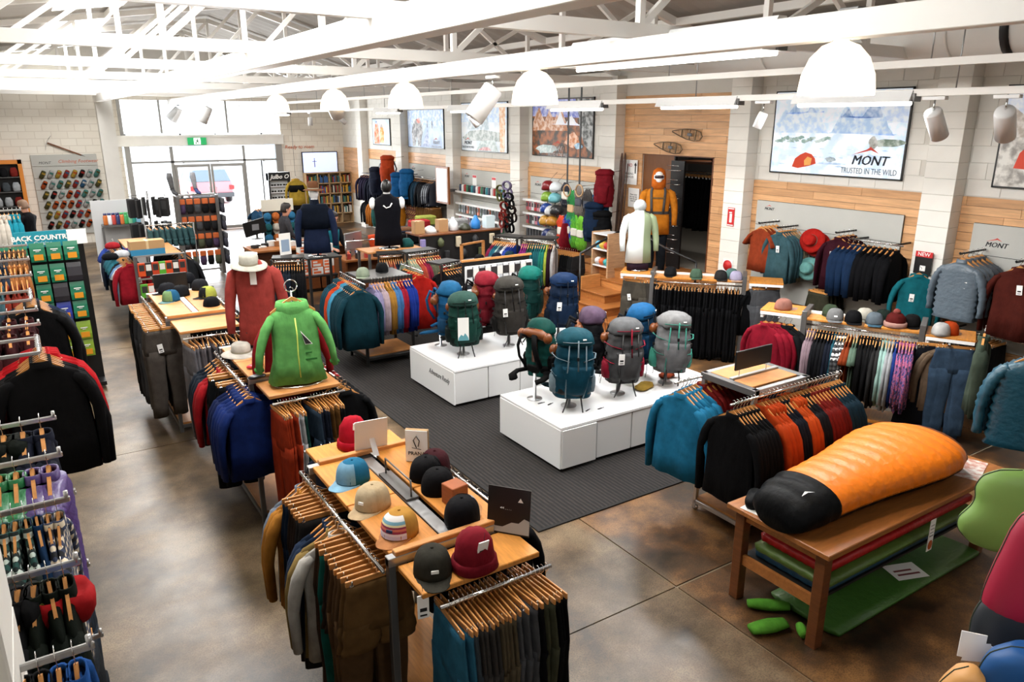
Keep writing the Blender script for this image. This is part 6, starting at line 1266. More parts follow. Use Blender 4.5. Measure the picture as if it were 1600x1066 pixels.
q = at_z(230, 396, 1.31); prop('carton', MB().box(-.27, -.12, 0, .27, .12, .1).box(-.27, -.12, .1, .27, .12, .24, 1).box(-.02, -.121, .1, .02, .121, .241, 2), [mat('carton_blue', '2a7fa8', rough=.6), KRAFT, mat('packing_tape', 'd3b98e', rough=.3)], (q.x, q.y, 1.3), 'brown and blue cardboard carton on the far beech table', 'box', .05)
row((1.38, 14.0), (1.38, 14.9), 1.25, [('fl', 'red', 'b3192a', 2), ('ts', 'white', 'c9ccd4', 1), ('ts', 'blue', '5f8fc4', 2), ('fl', 'black', '15171b', 2), ('ts', 'teal', '1f6b7d', 3)], 'table bar behind packet rack', 'near end', tagp=.1)
row((1.38, 15.0), (1.38, 16.6), 1.25, [('ts', 'teal', '236878', 4), ('fl', 'dark blue', '1b2b45', 4), ('ts', 'royal blue', '22409a', 3)], 'far table bar by shoe wall', 'near end', tagp=0)
row((2.27, 14.1), (2.27, 16.0), 1.25, [('fl', 'dark grey', '25282c', 10)], 'table bar facing the counter', 'near end', tagp=0)
for i, (px, py, c, l) in enumerate(((168, 392, '14161a', 'black bag'), (186, 388, 'cfd3d8', 'white folded shirt'), (203, 383, '5b2a6a', 'purple patterned cap'), (172, 376, 'b6212a', 'red cap'), (216, 378, '8a9a4a', 'olive plate of small goods'))):
    q = at_z(px, py, 1.4); prop('folded_goods', MB().loft([ring(.11, .09, 0, 14), ring(.13, .1, .04, 14, .8, i, .01), ring(.1, .08, .09, 14), ring(.04, .03, .11, 14)]), fab(c), (q.x, q.y-.3, 1.3), l+' on the crowded table before the shoe wall', 'goods')
# bottle shelf with white back panel
q0 = at_z(168, 352, 1.35); q1 = at_z(215, 350, 1.35)
bs = empty('bottle_shelf', ((q0.x+q1.x)/2, q0.y+.1, 0)); tag(bs, 'grey-backed shelf of coloured drink bottles near the shoe wall', 'shelf unit'); wd_ = (q1.x-q0.x)/2+.1
ob('shelf', MB().box(-wd_, -.2, 1.31, wd_, .15, 1.35), GREYM, bs); ob('back_panel', MB().box(-wd_-.15, .15, .1, wd_+.1, .18, 1.85), mat('panel_grey', 'b9bbbd', rough=.6), bs)
for sx in (-1, 1): ob('post', MB().box(sx*wd_-.02, -.18, 0, sx*wd_+.02, -.14, 1.31), GREYM, bs)
def m_bottle(): return cached('bottle', lambda: MB().lathe([(.001, 0), (.04, 0), (.042, .02), (.042, .15), (.03, .18), (.001, .18)], 12).mesh('bottle', [WHITE]))
def m_bcap(): return cached('bcap', lambda: MB().lathe([(.03, .175), (.032, .215), (.001, .22)], 12).mesh('cap', [BLACK]))
for i, (nm_, hx) in enumerate([('amber', 'b5642a'), ('white', 'd4d8dc'), ('red', 'b0423a'), ('dark blue', '28345f'), ('orange', 'c26a38'), ('green', '3e9a5a'), ('pale green', '7dbf96'), ('teal', '2f8f80'), ('light blue', '7fb1cc')]):
    o = link('drink_bottle', m_bottle(), None, (bs.location.x-wd_+.08+i*(2*wd_-.14)/8, bs.location.y-.08, 1.35), mats=[mat('bt_'+hx, hx, rough=.25)], scale=1.15); tag(o, nm_+' drink bottle on the grey-backed shelf, %s from the aisle' % ORD[i], 'bottle', 'drink bottles'); link('cap', m_bcap(), o, mats=[mat('bt_'+('22305f' if i < 4 else '3e9a5a'), '22305f' if i < 4 else '3e9a5a', rough=.3)])
# hanging black gear (rotating stand)
q = at_y(232, 322, 17.3); g_ = empty('revolving_stand', (q.x, q.y, 0)); tag(g_, 'tall wire stand of black straps and pouches before the glass entrance', 'stand')
ob('post', MB().tube([(0, 0, 0), (0, 0, 2.1)], .02, 8), GREYM, g_); ob('top_ring', MB().tube([(.35*cos(a*pi/8), .3*sin(a*pi/8), 2.0) for a in range(17)], .008, 6), GREYM, g_); ob('base', MB().lathe([(.001, 0), (.3, 0), (.3, .03), (.001, .03)], 16), GREYM, g_)
for i in range(22):
    a = i*2*pi/11; rr_ = .33; zz = 1.95 if i < 11 else 1.45
    o = link('black_pouch', m_packet(), None, (q.x+rr_*cos(a), q.y+.28*sin(a), zz), a, [mat('pk_121214', '121214', rough=.6), mat('pk_2c2c2e', '2c2c2e', rough=.6)], scale=(1.5, 1.5, 1.9)); tag(o, 'black strap pouch on the %s ring of the tall wire stand, %s around' % ('upper' if i < 11 else 'lower', ORD[i % 11]), 'pouch', 'pouches on upper ring' if i < 11 else 'pouches on lower ring')
# sock rack
sx0, sy0 = 3.0, 18.6
kr = empty('sock_rack', (3.38, 18.6, 0)); tag(kr, 'grey steel rack of banded hiking socks before the glass doors', 'rack')
for x in (-.42, .42): ob('post', MB().box(x-.035, -.2, .02, x+.035, .2, 1.85, b=.004), GREYM, kr)
for z in (.12, 1.86): ob('rail', MB().box(-.42, -.03, z-.02, .42, .03, z+.02), STEEL, kr)
ob('back_mesh', MB().box(-.4, .02, .6, .4, .03, 1.8), GREYM, kr)
def m_sock(): return cached('sock', lambda: MB().box(-.045, -.03, -.1, .045, .01, 0, 0, b=.01).loft([ring(.045, .025, -.1, 10), ring(.05, .03, -.2, 10), ring(.035, .025, -.27, 10)], 1).mesh('sock', [WHITE, WHITE]))
for r in range(4):
    for c in range(5):
        nm_, b_ = R.choice([('grey', '55565a'), ('black', '1e1e20'), ('charcoal', '2c2c2e'), ('mauve', '5c4668'), ('olive', '5a6148')])
        o = link('hiking_socks', m_sock(), None, (3.05+.165*c, 18.5, 1.78-.40*r)); o.scale = (1.5, 1.4, 1.25)
        for k_, mm in enumerate((mat('band_orange', 'c4602c' if True else '', rough=.6), fab(b_))): o.material_slots[k_].link = 'OBJECT'; o.material_slots[k_].material = mm
        tag(o, '%s hiking socks with orange band, %s row down, %s from the aisle side' % (nm_, ORD[r], ORD[c]), 'socks', 'banded hiking socks')
for r in range(4):
    for c in range(3):
        o = link('hiking_socks', m_sock(), None, (3.9, 18.35+.15*c, 1.78-.40*r), pi/2, [fab('6a6a70'), fab('4b4a58')]); o.scale = (1.3, 1.3, 1.25); tag(o, 'grey loose socks on the counter side of the sock rack, %s row, %s back' % (ORD[r], ORD[c]), 'socks', 'loose socks, row '+ORD[r])
for px, py, c1, c2, l in ((272, 335, '77777a', '5f5f62', 'grey sock on a leg form on top of the sock rack'), (308, 333, 'c9ccd6', '5566a0', 'white and blue sock on a leg form on top of the sock rack')):
    q = at_y(px, 335, 18.6); o = prop('sock_form', MB().tube([(0, 0, .48), (.0, 0, .38), (.02, 0, .2), (.03, 0, .1)], [.05, .065, .05, .045], 12), fab(c1), (q.x, 18.6, 1.88), l, 'leg form'); ob('foot', MB().tube([(.03, 0, .12), (.05, -.05, .05), (.08, -.16, .03), (.09, -.2, .02)], [.045, .045, .035, .02], 12), fab(c2), o); ob('stand', MB().lathe([(.001, 0), (.06, 0), (.06, .01), (.001, .01)], 12), CHROME, o)
# patterned hanging goods left of sock rack
q = at_z(265, 352, 1.6); row((q.x-.4, q.y), (q.x+.4, q.y), 1.62, [('so', 'teal patterned', '3c6468', 8)], 'small bar by sock rack', 'aisle end', tagp=0, scale=.8)
e = empty('small_rack', (q.x, q.y, 0)); tag(e, 'small rack of teal patterned shorts beside the sock rack', 'rack'); ob('hanging_bar', MB().tube([(-.42, 0, 1.62), (.42, 0, 1.62)], .012, 8), CHROME, e); ob('post', MB().tube([(-.42, 0, 0), (-.42, 0, 1.62)], .015, 8).tube([(.42, 0, 0), (.42, 0, 1.62)], .015, 8), GREYM, e)
# --- counters
def counter(x0, x1, y0, y1, z, label, fr=WOODD):
    e = empty('service_counter', (x0, y0, 0)); tag(e, label, 'counter'); W, D = x1-x0, y1-y0
    ob('worktop', MB().box(-.02, -.03, z-.04, W+.02, D, z, b=.004), WOODM, e); ob('carcass', MB().box(0, .0, .08, W, .03, .45).box(0, .25, .08, W, D-.02, z-.04), fr, e)
    n_ = max(1, int(W/.6))
    for i in range(n_+1): ob('divider', MB().box(i*W/n_-.015, 0, .08, i*W/n_+.015, .25, z-.04), fr, e)
    ob('shelf', MB().box(0, 0, .45, W, .25, .48), fr, e); ob('plinth_base', MB().box(.05, .05, 0, W-.05, D-.05, .08), BLACK, e); return e
counter(3.75, 5.75, 15.3, 16.1, .98, 'long brown sales counter with open front shelves'); counter(5.0, 6.12, 13.5, 14.2, .95, 'brown counter with drawers in front of the young staff member')
for i in range(16):
    x = 3.9+R.random()*1.75; nm_, hx = R.choice([('white', 'd9d9d6'), ('black', '1a1a1c'), ('brown', '8a5a34'), ('grey', '77787a')])
    prop('counter_box', MB().box(-.08, -.06, 0, .08, .06, R.uniform(.03, .12), b=.003), mat('cb_'+hx, hx, rough=.5), (3.9+.117*i, 15.45+R.random()*.4, .98), '%s small item on the long counter, %s from the entrance side' % (nm_, ORD[i]), 'box', R.random()*.6, 'small goods on the long counter')
for i in range(7): prop('counter_box', MB().box(-.1, -.08, 0, .1, .08, .12, b=.003), mat('cb_'+('1a1a1c' if i % 2 else 'b9b9b6'), 'b9b9b6'), (3.9+.28*i, 15.4, .485), 'box on the open shelf under the long counter, %s from the aisle' % ORD[i], 'box', 0, 'boxes under the counter')
q = at_z(402, 372, 1.0); e = empty('monitor', (q.x, q.y, .98), .35); tag(e, 'black monitor seen from behind on the long counter', 'monitor'); ob('screen', MB().box(-.27, -.02, .1, .27, .02, .42, b=.006, M=Matrix.Rotation(-.15, 4, 'Y')), BLACK, e); ob('sticker', MB().box(-.12, -.028, .2, .05, -.02, .33), mat('sticker', '77787c', rough=.5), e); ob('stand', MB().box(-.1, -.08, 0, .1, .08, .015).box(-.02, -.01, 0, .02, .01, .15), GREYM, e)
q = at_z(440, 382, 1.0); e = prop('paper_sign', MB().box(-.1, 0, 0, .1, .004, .16), PAPER, (q.x, q.y, .98), 'small white paper sign on the counter before the cap display', 'sign')
e = empty('computer', (5.35, 14.0, .95), .5); tag(e, 'silver all-in-one computer seen from behind on the counter', 'computer'); ob('screen', MB().box(-.25, -.015, .12, .25, .015, .45, b=.006), STEEL, e); ob('stand', MB().box(-.09, -.02, 0, .09, .08, .012).box(-.06, .02, 0, .06, .03, .2), STEEL, e); ob('round_mark', MB().ball((0, -.017, .3), .02, .003, .025, 10, 6), INK, e)
cset = [('red', 'a0342c'), ('white', 'd6d3ce'), ('dark green', '23443a'), ('tan', 'b58a5c'), ('black', '1b1b1d'), ('orange', 'cc5a2c'), ('blue', '2b5b8a'), ('pink', 'c7888a')]
for i in range(22):
    nm_, hx = cset[(i*5) % 8]; prop('small_goods', MB().lathe([(.03, 0), (.035, .02), (.03, .1), (.015, .13)], 10) if i % 2 else MB().box(-.04, -.04, 0, .04, .04, .11, b=.004), mat('sg_'+hx, hx, rough=.5), (5.08+.046*i, 13.58+.12*(i % 4), .95), '%s small jar or box on the staff counter, %s from the entrance side' % (nm_, ORD[i]), 'goods', 0, 'small goods on the staff counter')
prop('silver_rail', MB().tube([(0, 0, 0), (1.1, 0, 0)], .015, 8).tube([(0, 0, 0), (0, 0, -.35)], .012, 6).tube([(1.1, 0, 0), (1.1, 0, -.35)], .012, 6), CHROME, (5.02, 13.52, 1.3), 'thin silver rail above the staff counter', 'rail')
q = Vector((5.85, 13.98, .95)); prop('tote_bag', MB().loft([ring(.16*k, .1*k, z_, 20, .8, z_*9, .012, 6) for z_, k in ((0, .9), (.15, 1), (.3, 1.15), (.36, 1.1))]), fab('e0481c'), (q.x, q.y, .95), 'bright orange gathered bag on the staff counter', 'bag')
# --- television wall
tv = empty('television', (9.02, 26.36, 2.08)); tag(tv, 'wall television showing a tiny figure on a pale blue screen', 'television'); ob('casing', MB().box(-.64, -.05, -.37, .64, .0, .37, b=.006), BLACK, tv); ob('screen', MB().box(-.61, -.055, -.34, .61, -.05, .34), mat('screen_blue', 'c9d6fb', 'emit', .3, e=.75), tv)
ob('figure_image', MB().box(-.22, -.058, -.15, -.19, -.055, .1).box(-.28, -.058, .03, -.13, -.055, .05).ball((-.205, -.057, .13), .02, .002, .02, 8, 5), mat('fig_mauve', '8d84c0', rough=.5), tv)
text('Ready to roam', .17, mat('script_orange', 'c4623c'), None, (8.35, 26.38, 2.62), (pi/2, 0, 0), shear=.2); tt = bpy.data.objects[-1] if False else None
for o in list(bpy.data.objects):
    if o.name.startswith('lettering') and o.parent is None: tag(o, 'small orange script lettering on the wall above the television', 'lettering')
bk_ = empty('bookcase', (8.3, 25.75, 0)); tag(bk_, 'pale timber pigeonhole bookcase under the television', 'bookcase')
BW, BH = 1.62, 1.75
ob('back', MB().box(0, .32, .0, BW, .34, BH), mat('bookcase_pine', 'b99a72', 'wood'), bk_)
for i in range(5): ob('upright', MB().box(i*BW/4-.015, 0, 0, i*BW/4+.015, .32, BH), mat('bookcase_pine', ''), bk_)
for i in range(6): ob('shelf', MB().box(0, 0, i*BH/5-.015, BW, .32, i*BH/5+.015), mat('bookcase_pine', ''), bk_)
bc_ = [('blue', '2a5488'), ('brown', '6b4a30'), ('white', 'cfcac0'), ('teal', '2f6f70'), ('red', '8f2f28'), ('black', '1d1c1c'), ('yellow', 'c79a34'), ('green', '4d6a3c')]
bmesh_ = MB().box(-.02, 0, 0, .02, .2, .24).mesh('book', [WHITE])
for c in range(4):
    for r in range(1, 5):
        for k in range(7):
            nm_, hx = R.choice(bc_); h_ = R.uniform(.75, 1.1)
            o = link('book', bmesh_, None, (8.3+c*BW/4+.06+k*.048, 25.8, r*BH/5+.016), mats=[mat('bkc_'+hx, hx, rough=.6)], scale=(1, 1, h_)); tag(o, '%s book, bookcase column %s from entrance, shelf %s up, %s along' % (nm_, ORD[c], ORD[r], ORD[k]), 'book', 'books in bookcase')
for px, py, w_, h_, nm, lb in ((543, 260, .2, .3, 'wall_sign', 'red extinguisher sign on the wall beside the television'),):
    e = wallsign(px, py, 26.3, w_, h_, lb, RED) if False else None
    q = at_y(px, py, 26.36); e = empty('wall_sign', q); tag(e, lb, 'sign'); ob('panel', MB().box(-w_/2, -.01, -h_/2, w_/2, 0, h_/2), RED, e); ob('mark', MB().box(-.03, -.014, -.1, .03, -.01, .1), PAPER, e)
q = at_y(545, 287, 26.36); prop('fire_disc', MB().tube([(0, -.01, 0), (0, -.03, 0)], .14, 20), RED, q, 'round dark red disc on the wall under the extinguisher sign', 'sign')
q = at_y(546, 313, 26.0); e = prop('fire_extinguisher', MB().lathe([(.001, -.25), (.075, -.25), (.08, -.2), (.08, .12), (.04, .19), (.001, .2)], 14), RED, q, 'red fire extinguisher hanging by the bookcase', 'extinguisher'); ob('valve', MB().box(-.02, -.02, .19, .02, .02, .25), BLACK, e); ob('hose', MB().tube([(.0, -.02, .22), (.09, -.04, .18), (.11, -.04, .0)], .012, 6), BLACK, e); ob('bracket', MB().box(-.04, .06, -.1, .04, .16, .0), GREYM, e)
# sunglasses tower
sg = empty('sunglasses_tower', (6.15, 21.2, 0)); tag(sg, 'black-framed sunglasses display tower with white mirror shelves', 'display stand')
q0 = at_y(418, 271, 21.2); q1 = at_y(452, 271, 21.2); sg.location.x = (q0.x+q1.x)/2; w2 = (q1.x-q0.x)/2
ob('side', MB().box(-w2, -.02, .1, -w2+.04, .2, q0.z).box(w2-.04, -.02, .1, w2, .2, q0.z), BLACK, sg); ob('header', MB().box(-w2, -.05, q0.z-.2, w2, .2, q0.z+.02), BLACK, sg); text('Julbo O', .16, PAPER, sg, (0, -.055, q0.z-.1), (pi/2, 0, 0), shear=.3, bold=.004); ob('mirror_back', MB().box(-w2+.04, .1, .5, w2-.04, .12, q0.z-.2), LAM2, sg); ob('base', MB().box(-w2, -.1, 0, w2, .25, .1), BLACK, sg)
for i in range(5):
    z = q0.z-.32-.17*i; ob('shelf', MB().box(-w2+.04, -.02, z-.05, w2-.04, .1, z-.03), LAM, sg)
    for k in range(3):
        o = prop('sunglasses', MB().box(-.065, -.01, -.02, -.01, .0, .02, b=.008).box(.01, -.01, -.02, .065, 0, .02, b=.008).box(-.01, -.006, .0, .01, 0, .01), mat('lens_dark', '17181a', rough=.15), (sg.location.x-w2*.55+k*w2*.55, 21.2, z), 'dark sunglasses, %s shelf down, %s from the doors, on the display tower' % (ORD[i], ORD[k]), 'sunglasses', 0, 'sunglasses on the tower')
# cap grid below tower
cg = empty('cap_grid', (0, 0, 0)); q = at_z(435, 352, 1.4); cg.location = (q.x, 17.3, 0); q = at_y(435, 345, 17.3); cg.location.x = q.x; tag(cg, 'pale headed cap stand in front of the sunglasses tower', 'display stand'); zt_ = at_y(435, 311, 17.3).z
ob('header', MB().box(-.36, -.02, zt_-.26, .36, .0, zt_), mat('cap_header', 'c9c4b6', rough=.6), cg); ob('post', MB().box(-.34, 0, 0, -.31, .03, zt_).box(.31, 0, 0, .34, .03, zt_), DKM, cg); ob('grid', MB().box(-.34, .01, .6, .34, .02, zt_-.26), DKM, cg)
for r in range(3):
    for c in range(4):
        nm_, hx = [('blue', '2f78a8'), ('crimson', 'a02540'), ('orange', 'c8682c'), ('teal', '1f5f66'), ('navy', '1d2740'), ('cream', 'c9c2b2')][(r*3+c*2) % 6]
        o = link('cap', m_crown(), None, (cg.location.x-.27+.18*c, 17.2, zt_-.38-.24*r), mats=[fab(hx)], rot=(pi/2-.3, 0, 0)); tag(o, '%s cap hung on the pale headed stand, %s row down, %s from the doors' % (nm_, ORD[r], ORD[c]), 'cap', 'caps on the pale headed stand'); link('brim', m_brim(), o, mats=[fab(hx)])
# more hung hats at left (tee bunch)
q = at_y(410, 318, 18.5); row((q.x-.25, 18.3), (q.x+.2, 18.6), at_y(410, 322, 18.5).z, [('ts', 'blue', '2f5f8a', 2), ('ts', 'pale pink', 'c9a8a8', 2), ('ts', 'dark', '2a2a2e', 2)], 'arm beside cap stand', 'door side', tagp=0, scale=.8)
# yellow climbing suit
q = at_y(462, 282, 20.0); e = empty('storm_suit', (q.x, 20, q.z+.12), -.2); tag(e, 'yellow and black one-piece suit hanging beside the sunglasses tower', 'suit')
o = link('jacket_part', m_top(0, .66, .58, 1.0, .06, False, True), e); o.data = o.data.copy(); o.data.materials.clear(); o.data.materials.append(fab('b9962f')); o = link('trouser_part', m_pants(0), e, (0, 0, -.5)); o.data = o.data.copy(); o.data.materials.clear(); o.data.materials.append(fab('171614')); ob('black_yoke', MB().loft([ring(.215, .075, -.42, 20, .8), ring(.22, .08, -.3, 20, .8), ring(.215, .08, -.24, 20, .8)]), fab('171614'), e); link('hanger', m_hanger(), e)
ob('hanging_cord', MB().tube([(0, 0, 0), (0, 0, 1.75)], .004, 5), BLACK, e)
# --- torsos and staff
q = at_z(497, 398, 1.3); e = mannequin('torso_form', q.x, q.y, 1.28, -.3, 'torso form in a navy quarter-zip wearing a brown hat by the counter', fab('1e2b4c'), .72, stand=.05)
e.scale = (1.15,)*3; ob('dark_yoke', MB().loft([ring(.206, .118, .36, 22, .85), ring(.21, .12, .5, 22, .85), ring(.205, .105, .65, 22, .85), ring(.17, .09, .71, 22, .85)]), fab('0f1728'), e, (0, 0, .05)); ob('collar', MB().lathe([(.068, .74), (.062, .83), (.05, .83)], 14, cap=False), fab('0f1728'), e); ob('head_form', MB().ball((0, 0, .92), .07, .08, .1, 12, 8), LAM, e)
brimhat(q.x, q.y, 1.28+1.12, 'brown felt hat on the navy torso form', fab('7c4f33'), .18, .13, 0)
s_ = shelf_at(q.x-.25, q.x+.35, q.y-.2, q.y+.35, 1.28, 'dark display box carrying the navy torso form', body=DKM, top=DKM)
q = at_z(608, 388, 1.3); e = mannequin('torso_form', q.x, q.y, 1.3, -.35, 'torso form in a black sleeveless top with white crescent mark', fab('101118'), .72, sleeve=False, stand=.05); e.scale = (1.25,)*3
ob('crescent_mark', MB().tube([(-.06, -.118, .62), (-.02, -.125, .585), (.03, -.125, .6), (.06, -.115, .65)], .009, 6), CARD, e); ob('head', MB().ball((0, 0, .87), .075, .085, .1, 12, 8), BLACK, e)
for sx in (-1, 1): ob('shoulder', MB().ball((sx*.2, 0, .64), .05, .06, .085, 12, 7), LAM, e)
prop('knit_hat', MB().loft([ring(.12, .11, 0, 16), ring(.12, .11, .08, 16), ring(.06, .05, .15, 16)]), fab('17504f'), (q.x+.35, q.y, 1.3), 'dark teal folded hat beside the black torso form', 'hat')
s_ = shelf_at(q.x-.5, q.x+.55, q.y-.25, q.y+.3, 1.3, 'display table carrying the black torso form above striped tees', body=GREYM)
def person(loc, rz, label, skin, hair, top, topc, legs, pose):
    e = empty('person', loc, rz); tag(e, label, 'person')
    J = dict(pel=(0, 0, .95), spine=(0, 0, 1.15), chest=(0, -.01, 1.36), neck=(0, -.02, 1.5), nk2=(0, -.03, 1.56))
    V = [J['pel'], J['spine'], J['chest'], J['neck'], J['nk2']]; E_ = [(0, 1), (1, 2), (2, 3), (3, 4)]; RR = [(.14, .1), (.125, .09), (.15, .1), (.055, .055), (.052, .052)]
    def add(p, par, r): V.append(p); E_.append((par, len(V)-1)); RR.append((r, r)); return len(V)-1
    for s_ in (-1, 1):
        sh = add((s_*.17, -.0, 1.42), 2, .055); el = add(pose['el'][0 if s_ < 0 else 1], sh, .042); wr_ = add(pose['wr'][0 if s_ < 0 else 1], el, .028)
        w_ = V[wr_]; pm_ = add((w_[0], w_[1]-.06, w_[2]-.01), wr_, .03)
        for k in range(4):
            dx = (k-1.5)*.02; f1 = add((w_[0]+dx, w_[1]-.115, w_[2]-.02), pm_, .009); add((w_[0]+dx, w_[1]-.135-.01*(k in (1, 2)), w_[2]-.045), f1, .008)
        th = add((w_[0]-s_*.045, w_[1]-.06, w_[2]-.01), pm_, .010); add((w_[0]-s_*.055, w_[1]-.095, w_[2]-.02), th, .009)
        hp = add((s_*.09, 0, .88), 0, .085); kn = add((s_*.1, -.01, .48), hp, .055); an = add((s_*.1, .01, .08), kn, .038); add((s_*.11, -.14, .03), an, .03)
    me = bpy.data.meshes.new('body'); me.from_pydata(V, E_, []); o = bpy.data.objects.new('body', me); COL.objects.link(o); o.parent = e
    o.modifiers.new('skin', 'SKIN'); sv = me.skin_vertices[0].data
    for i, r_ in enumerate(RR): sv[i].radius = r_
    sv[0].use_root = True
    ss = o.modifiers.new('ss', 'SUBSURF'); ss.levels = 1; ss.render_levels = 1; me.materials.append(skin)
    hd = ob('head', MB().loft([ring(.05, .055, -.06, 18), ring(.055, .065, -.02, 18, cy_=-.01), ring(.066, .085, .03, 18, cy_=-.012), ring(.074, .097, .09, 18, cy_=-.005), ring(.076, .1, .14, 18), ring(.068, .088, .19, 18), ring(.03, .04, .222, 18)]).ball((0, -.104, .07), .012, .02, .022, 8, 5).ball((.077, 0, .08), .01, .02, .03, 8, 5).ball((-.077, 0, .08), .01, .02, .03, 8, 5), skin, e, (0, -.03, 1.57), rot=(pose.get('nod', 0), 0, pose.get('turn', 0)))
    ob('eye', MB().ball((-.028, -.092, .1), .012, .006, .007, 8, 5), INK, hd); ob('eye', MB().ball((.028, -.092, .1), .012, .006, .007, 8, 5), INK, hd); ob('mouth', MB().ball((0, -.09, .022), .022, .006, .005, 8, 5), mat('lips', '8a4a40', rough=.5), hd)
    ob('hair', MB().loft([ring(.078, .06, .02, 18, cy_=.045), ring(.084, .085, .08, 18, cy_=.025), ring(.083, .1, .14, 18, cy_=.012), ring(.078, .1, .19, 18, cy_=.004), ring(.04, .055, .232, 18)]), hair, hd)
    b = MB(); b.loft([ring(.155, .11, .88, 22), ring(.15, .105, 1.02, 22), ring(.145, .1, 1.15, 22), ring(.17, .115, 1.32, 22), ring(.185, .11, 1.42, 22), ring(.12, .085, 1.48, 22), ring(.062, .062, 1.52, 22)])
    for s_ in (0, 1): sg_ = -1 if s_ == 0 else 1; E2 = pose['el'][s_]; W2 = pose['wr'][s_]; b.tube([(sg_*.13, 0, 1.42), (sg_*.185, 0, 1.4), E2, tuple(E2[k]*.2+W2[k]*.8 for k in range(3))], [.06, .068, .055, .04], 12)
    ob(top, b, fab(topc), e)
    b = MB(); b.loft([ring(.155, .11, .80, 20), ring(.15, .105, .96, 20)])
    for s_ in (-1, 1): b.tube([(s_*.08, 0, .86), (s_*.1, -.01, .48), (s_*.1, .01, .06)], [.1, .07, .06], 12)
    ob('trousers', b, fab(legs), e)
    for s_ in (-1, 1): ob('shoe', MB().loft([ring(.04, .1, 0, 12, cy_=-.05), ring(.045, .11, .03, 12, cy_=-.05), ring(.04, .06, .09, 12, cy_=-.01)]), BLACK, e, (s_*.1, -.0, 0))
    return e
q = at_z(515, 343, 1.62); e = person((q.x, q.y, 0), .3, 'dark-haired staff member in a black top and teal vest looking down behind the counter', SKIN, mat('hair_dark', '1d1512', rough=.6), 'top', '15171c', '1c1d22', dict(el=((-.25, -.05, 1.15), (.25, -.05, 1.15)), wr=((-.15, -.28, 1.08), (.15, -.28, 1.08)), nod=.45, turn=.3))
b = MB(); b.loft([[(p[0], p[1], p[2]) for p in ring(hw, hd_, z_, 22)] for z_, hw, hd_ in ((.95, .165, .12), (1.15, .158, .112), (1.32, .182, .126), (1.42, .19, .12))]); ob('teal_vest', b, fab('16788c'), e); ob('orange_emblem', MB().ball((.0, -.128, 1.2), .04, .01, .04, 10, 6), fab('c4702c'), e)
q = at_z(488, 330, 1.70); person((q.x-.3, q.y+1.0, 0), 1.6, 'person in dark clothes partly hidden behind the navy torso form', SKIN, mat('hair_dark', ''), 'top', '3a3b40', '24252a', dict(el=((-.25, -.05, 1.15), (.25, -.05, 1.15)), wr=((-.18, -.25, 1.0), (.18, -.25, 1.0)), nod=.2))
q = at_z(40, 322, 1.66); person((q.x, q.y, 0), -2.2, 'grey-haired person in a black jumper seen from behind above the teal sign', SKIN, mat('hair_grey', '7a5f4c', rough=.7), 'jumper', '0f0f12', '1c1c20', dict(el=((-.28, -.1, 1.2), (.28, -.1, 1.2)), wr=((-.2, -.32, 1.15), (.2, -.32, 1.15)), nod=.3))
# --- middle racks
m1 = frame_gondola('shirt_rack', 'dark steel rack of pastel and blue shirts at the carpet edge before the counter', 3.92, 4.66, 9.95, 10.6, 1.32, [(3.93, 9.98, 4.65, 10.58)], steel=DKM, wood=GREYM, base=.15)
ob('deck_board', MB().box(-.38, -.34, .165, .38, .3, .185, b=.003), WOODL, m1)
row((3.98, 9.86), (4.62, 9.86), 1.33, [('sh', 'lilac', '9a91bd', 2), ('sh', 'pale pink', 'b9a4ae', 2), ('sh', 'mustard', 'a8762a', 2), ('sh', 'sky blue', '3f78b8', 2), ('sh', 'crimson', 'a0142c', 2), ('sh', 'royal blue', '142f92', 3)], 'front of pastel shirt rack', 'lilac end', tagp=0, scale=.95)
row((3.70, 9.55), (3.78, 10.5), 1.35, [('hj', 'dark teal', '0f3b49', 5), ('hj', 'light blue', '3d93bb', 2), ('hj', 'bright orange', 'cc3f14', 2), ('hj', 'petrol blue', '124052', 3)], 'aisle side of pastel shirt rack', 'near end', tagp=.15, scale=1.1)
ob('side_arm', MB().tube([(-.52, -.75, 1.34), (-.48, .3, 1.34)], .014, 8), CHROME, m1); row((4.85, 10.0), (4.85, 10.6), 1.35, [('hj', 'bright red', 'b8180f', 4), ('jk', 'black', '0d0d10', 3)], 'carpet side of pastel shirt rack', 'near end', tagp=0, scale=1.08)
ob('side_arm', MB().tube([(.56, -.35, 1.34), (.56, .4, 1.34)], .014, 8), CHROME, m1)
x, y = onz(567, 432, 1.32); cap(x, y, 1.32, -.6, 'pale sage patterned cap on top of the dark steel shirt rack', '9fae96'); x, y = onz(597, 424, 1.32); cap(x, y, 1.32, -.3, 'black cap on top of the dark steel shirt rack', '16181b')
def simple_rack(pa, pb, z, label, specs, place, end='near end', sc=1.0, body=DKM, tagp=.05):
    pa, pb = Vector(pa[:2]), Vector(pb[:2]); c = (pa+pb)/2; d = pb-pa; L = d.length; e = empty('clothes_rack', (c.x, c.y, 0), math.atan2(d.y, d.x)); tag(e, label, 'clothes rack')
    for s_ in (-1, 1): ob('post', MB().box(s_*L/2-.015, -.015, 0, s_*L/2+.015, .015, z+.04), body, e); ob('foot', MB().box(s_*L/2-.02, -.22, 0, s_*L/2+.02, .22, .04), body, e)
    ob('hanging_bar', MB().tube([(-L/2, 0, z), (L/2, 0, z)], .013, 8), CHROME, e); ob('top_shelf', MB().box(-L/2, .05, z+.02, L/2, .35, z+.05), body, e); row(pa, pb, z+.015, specs, place, end, tagp=tagp, scale=sc); return e
A_z = lambda px, py, z: at_z(px, py, z)
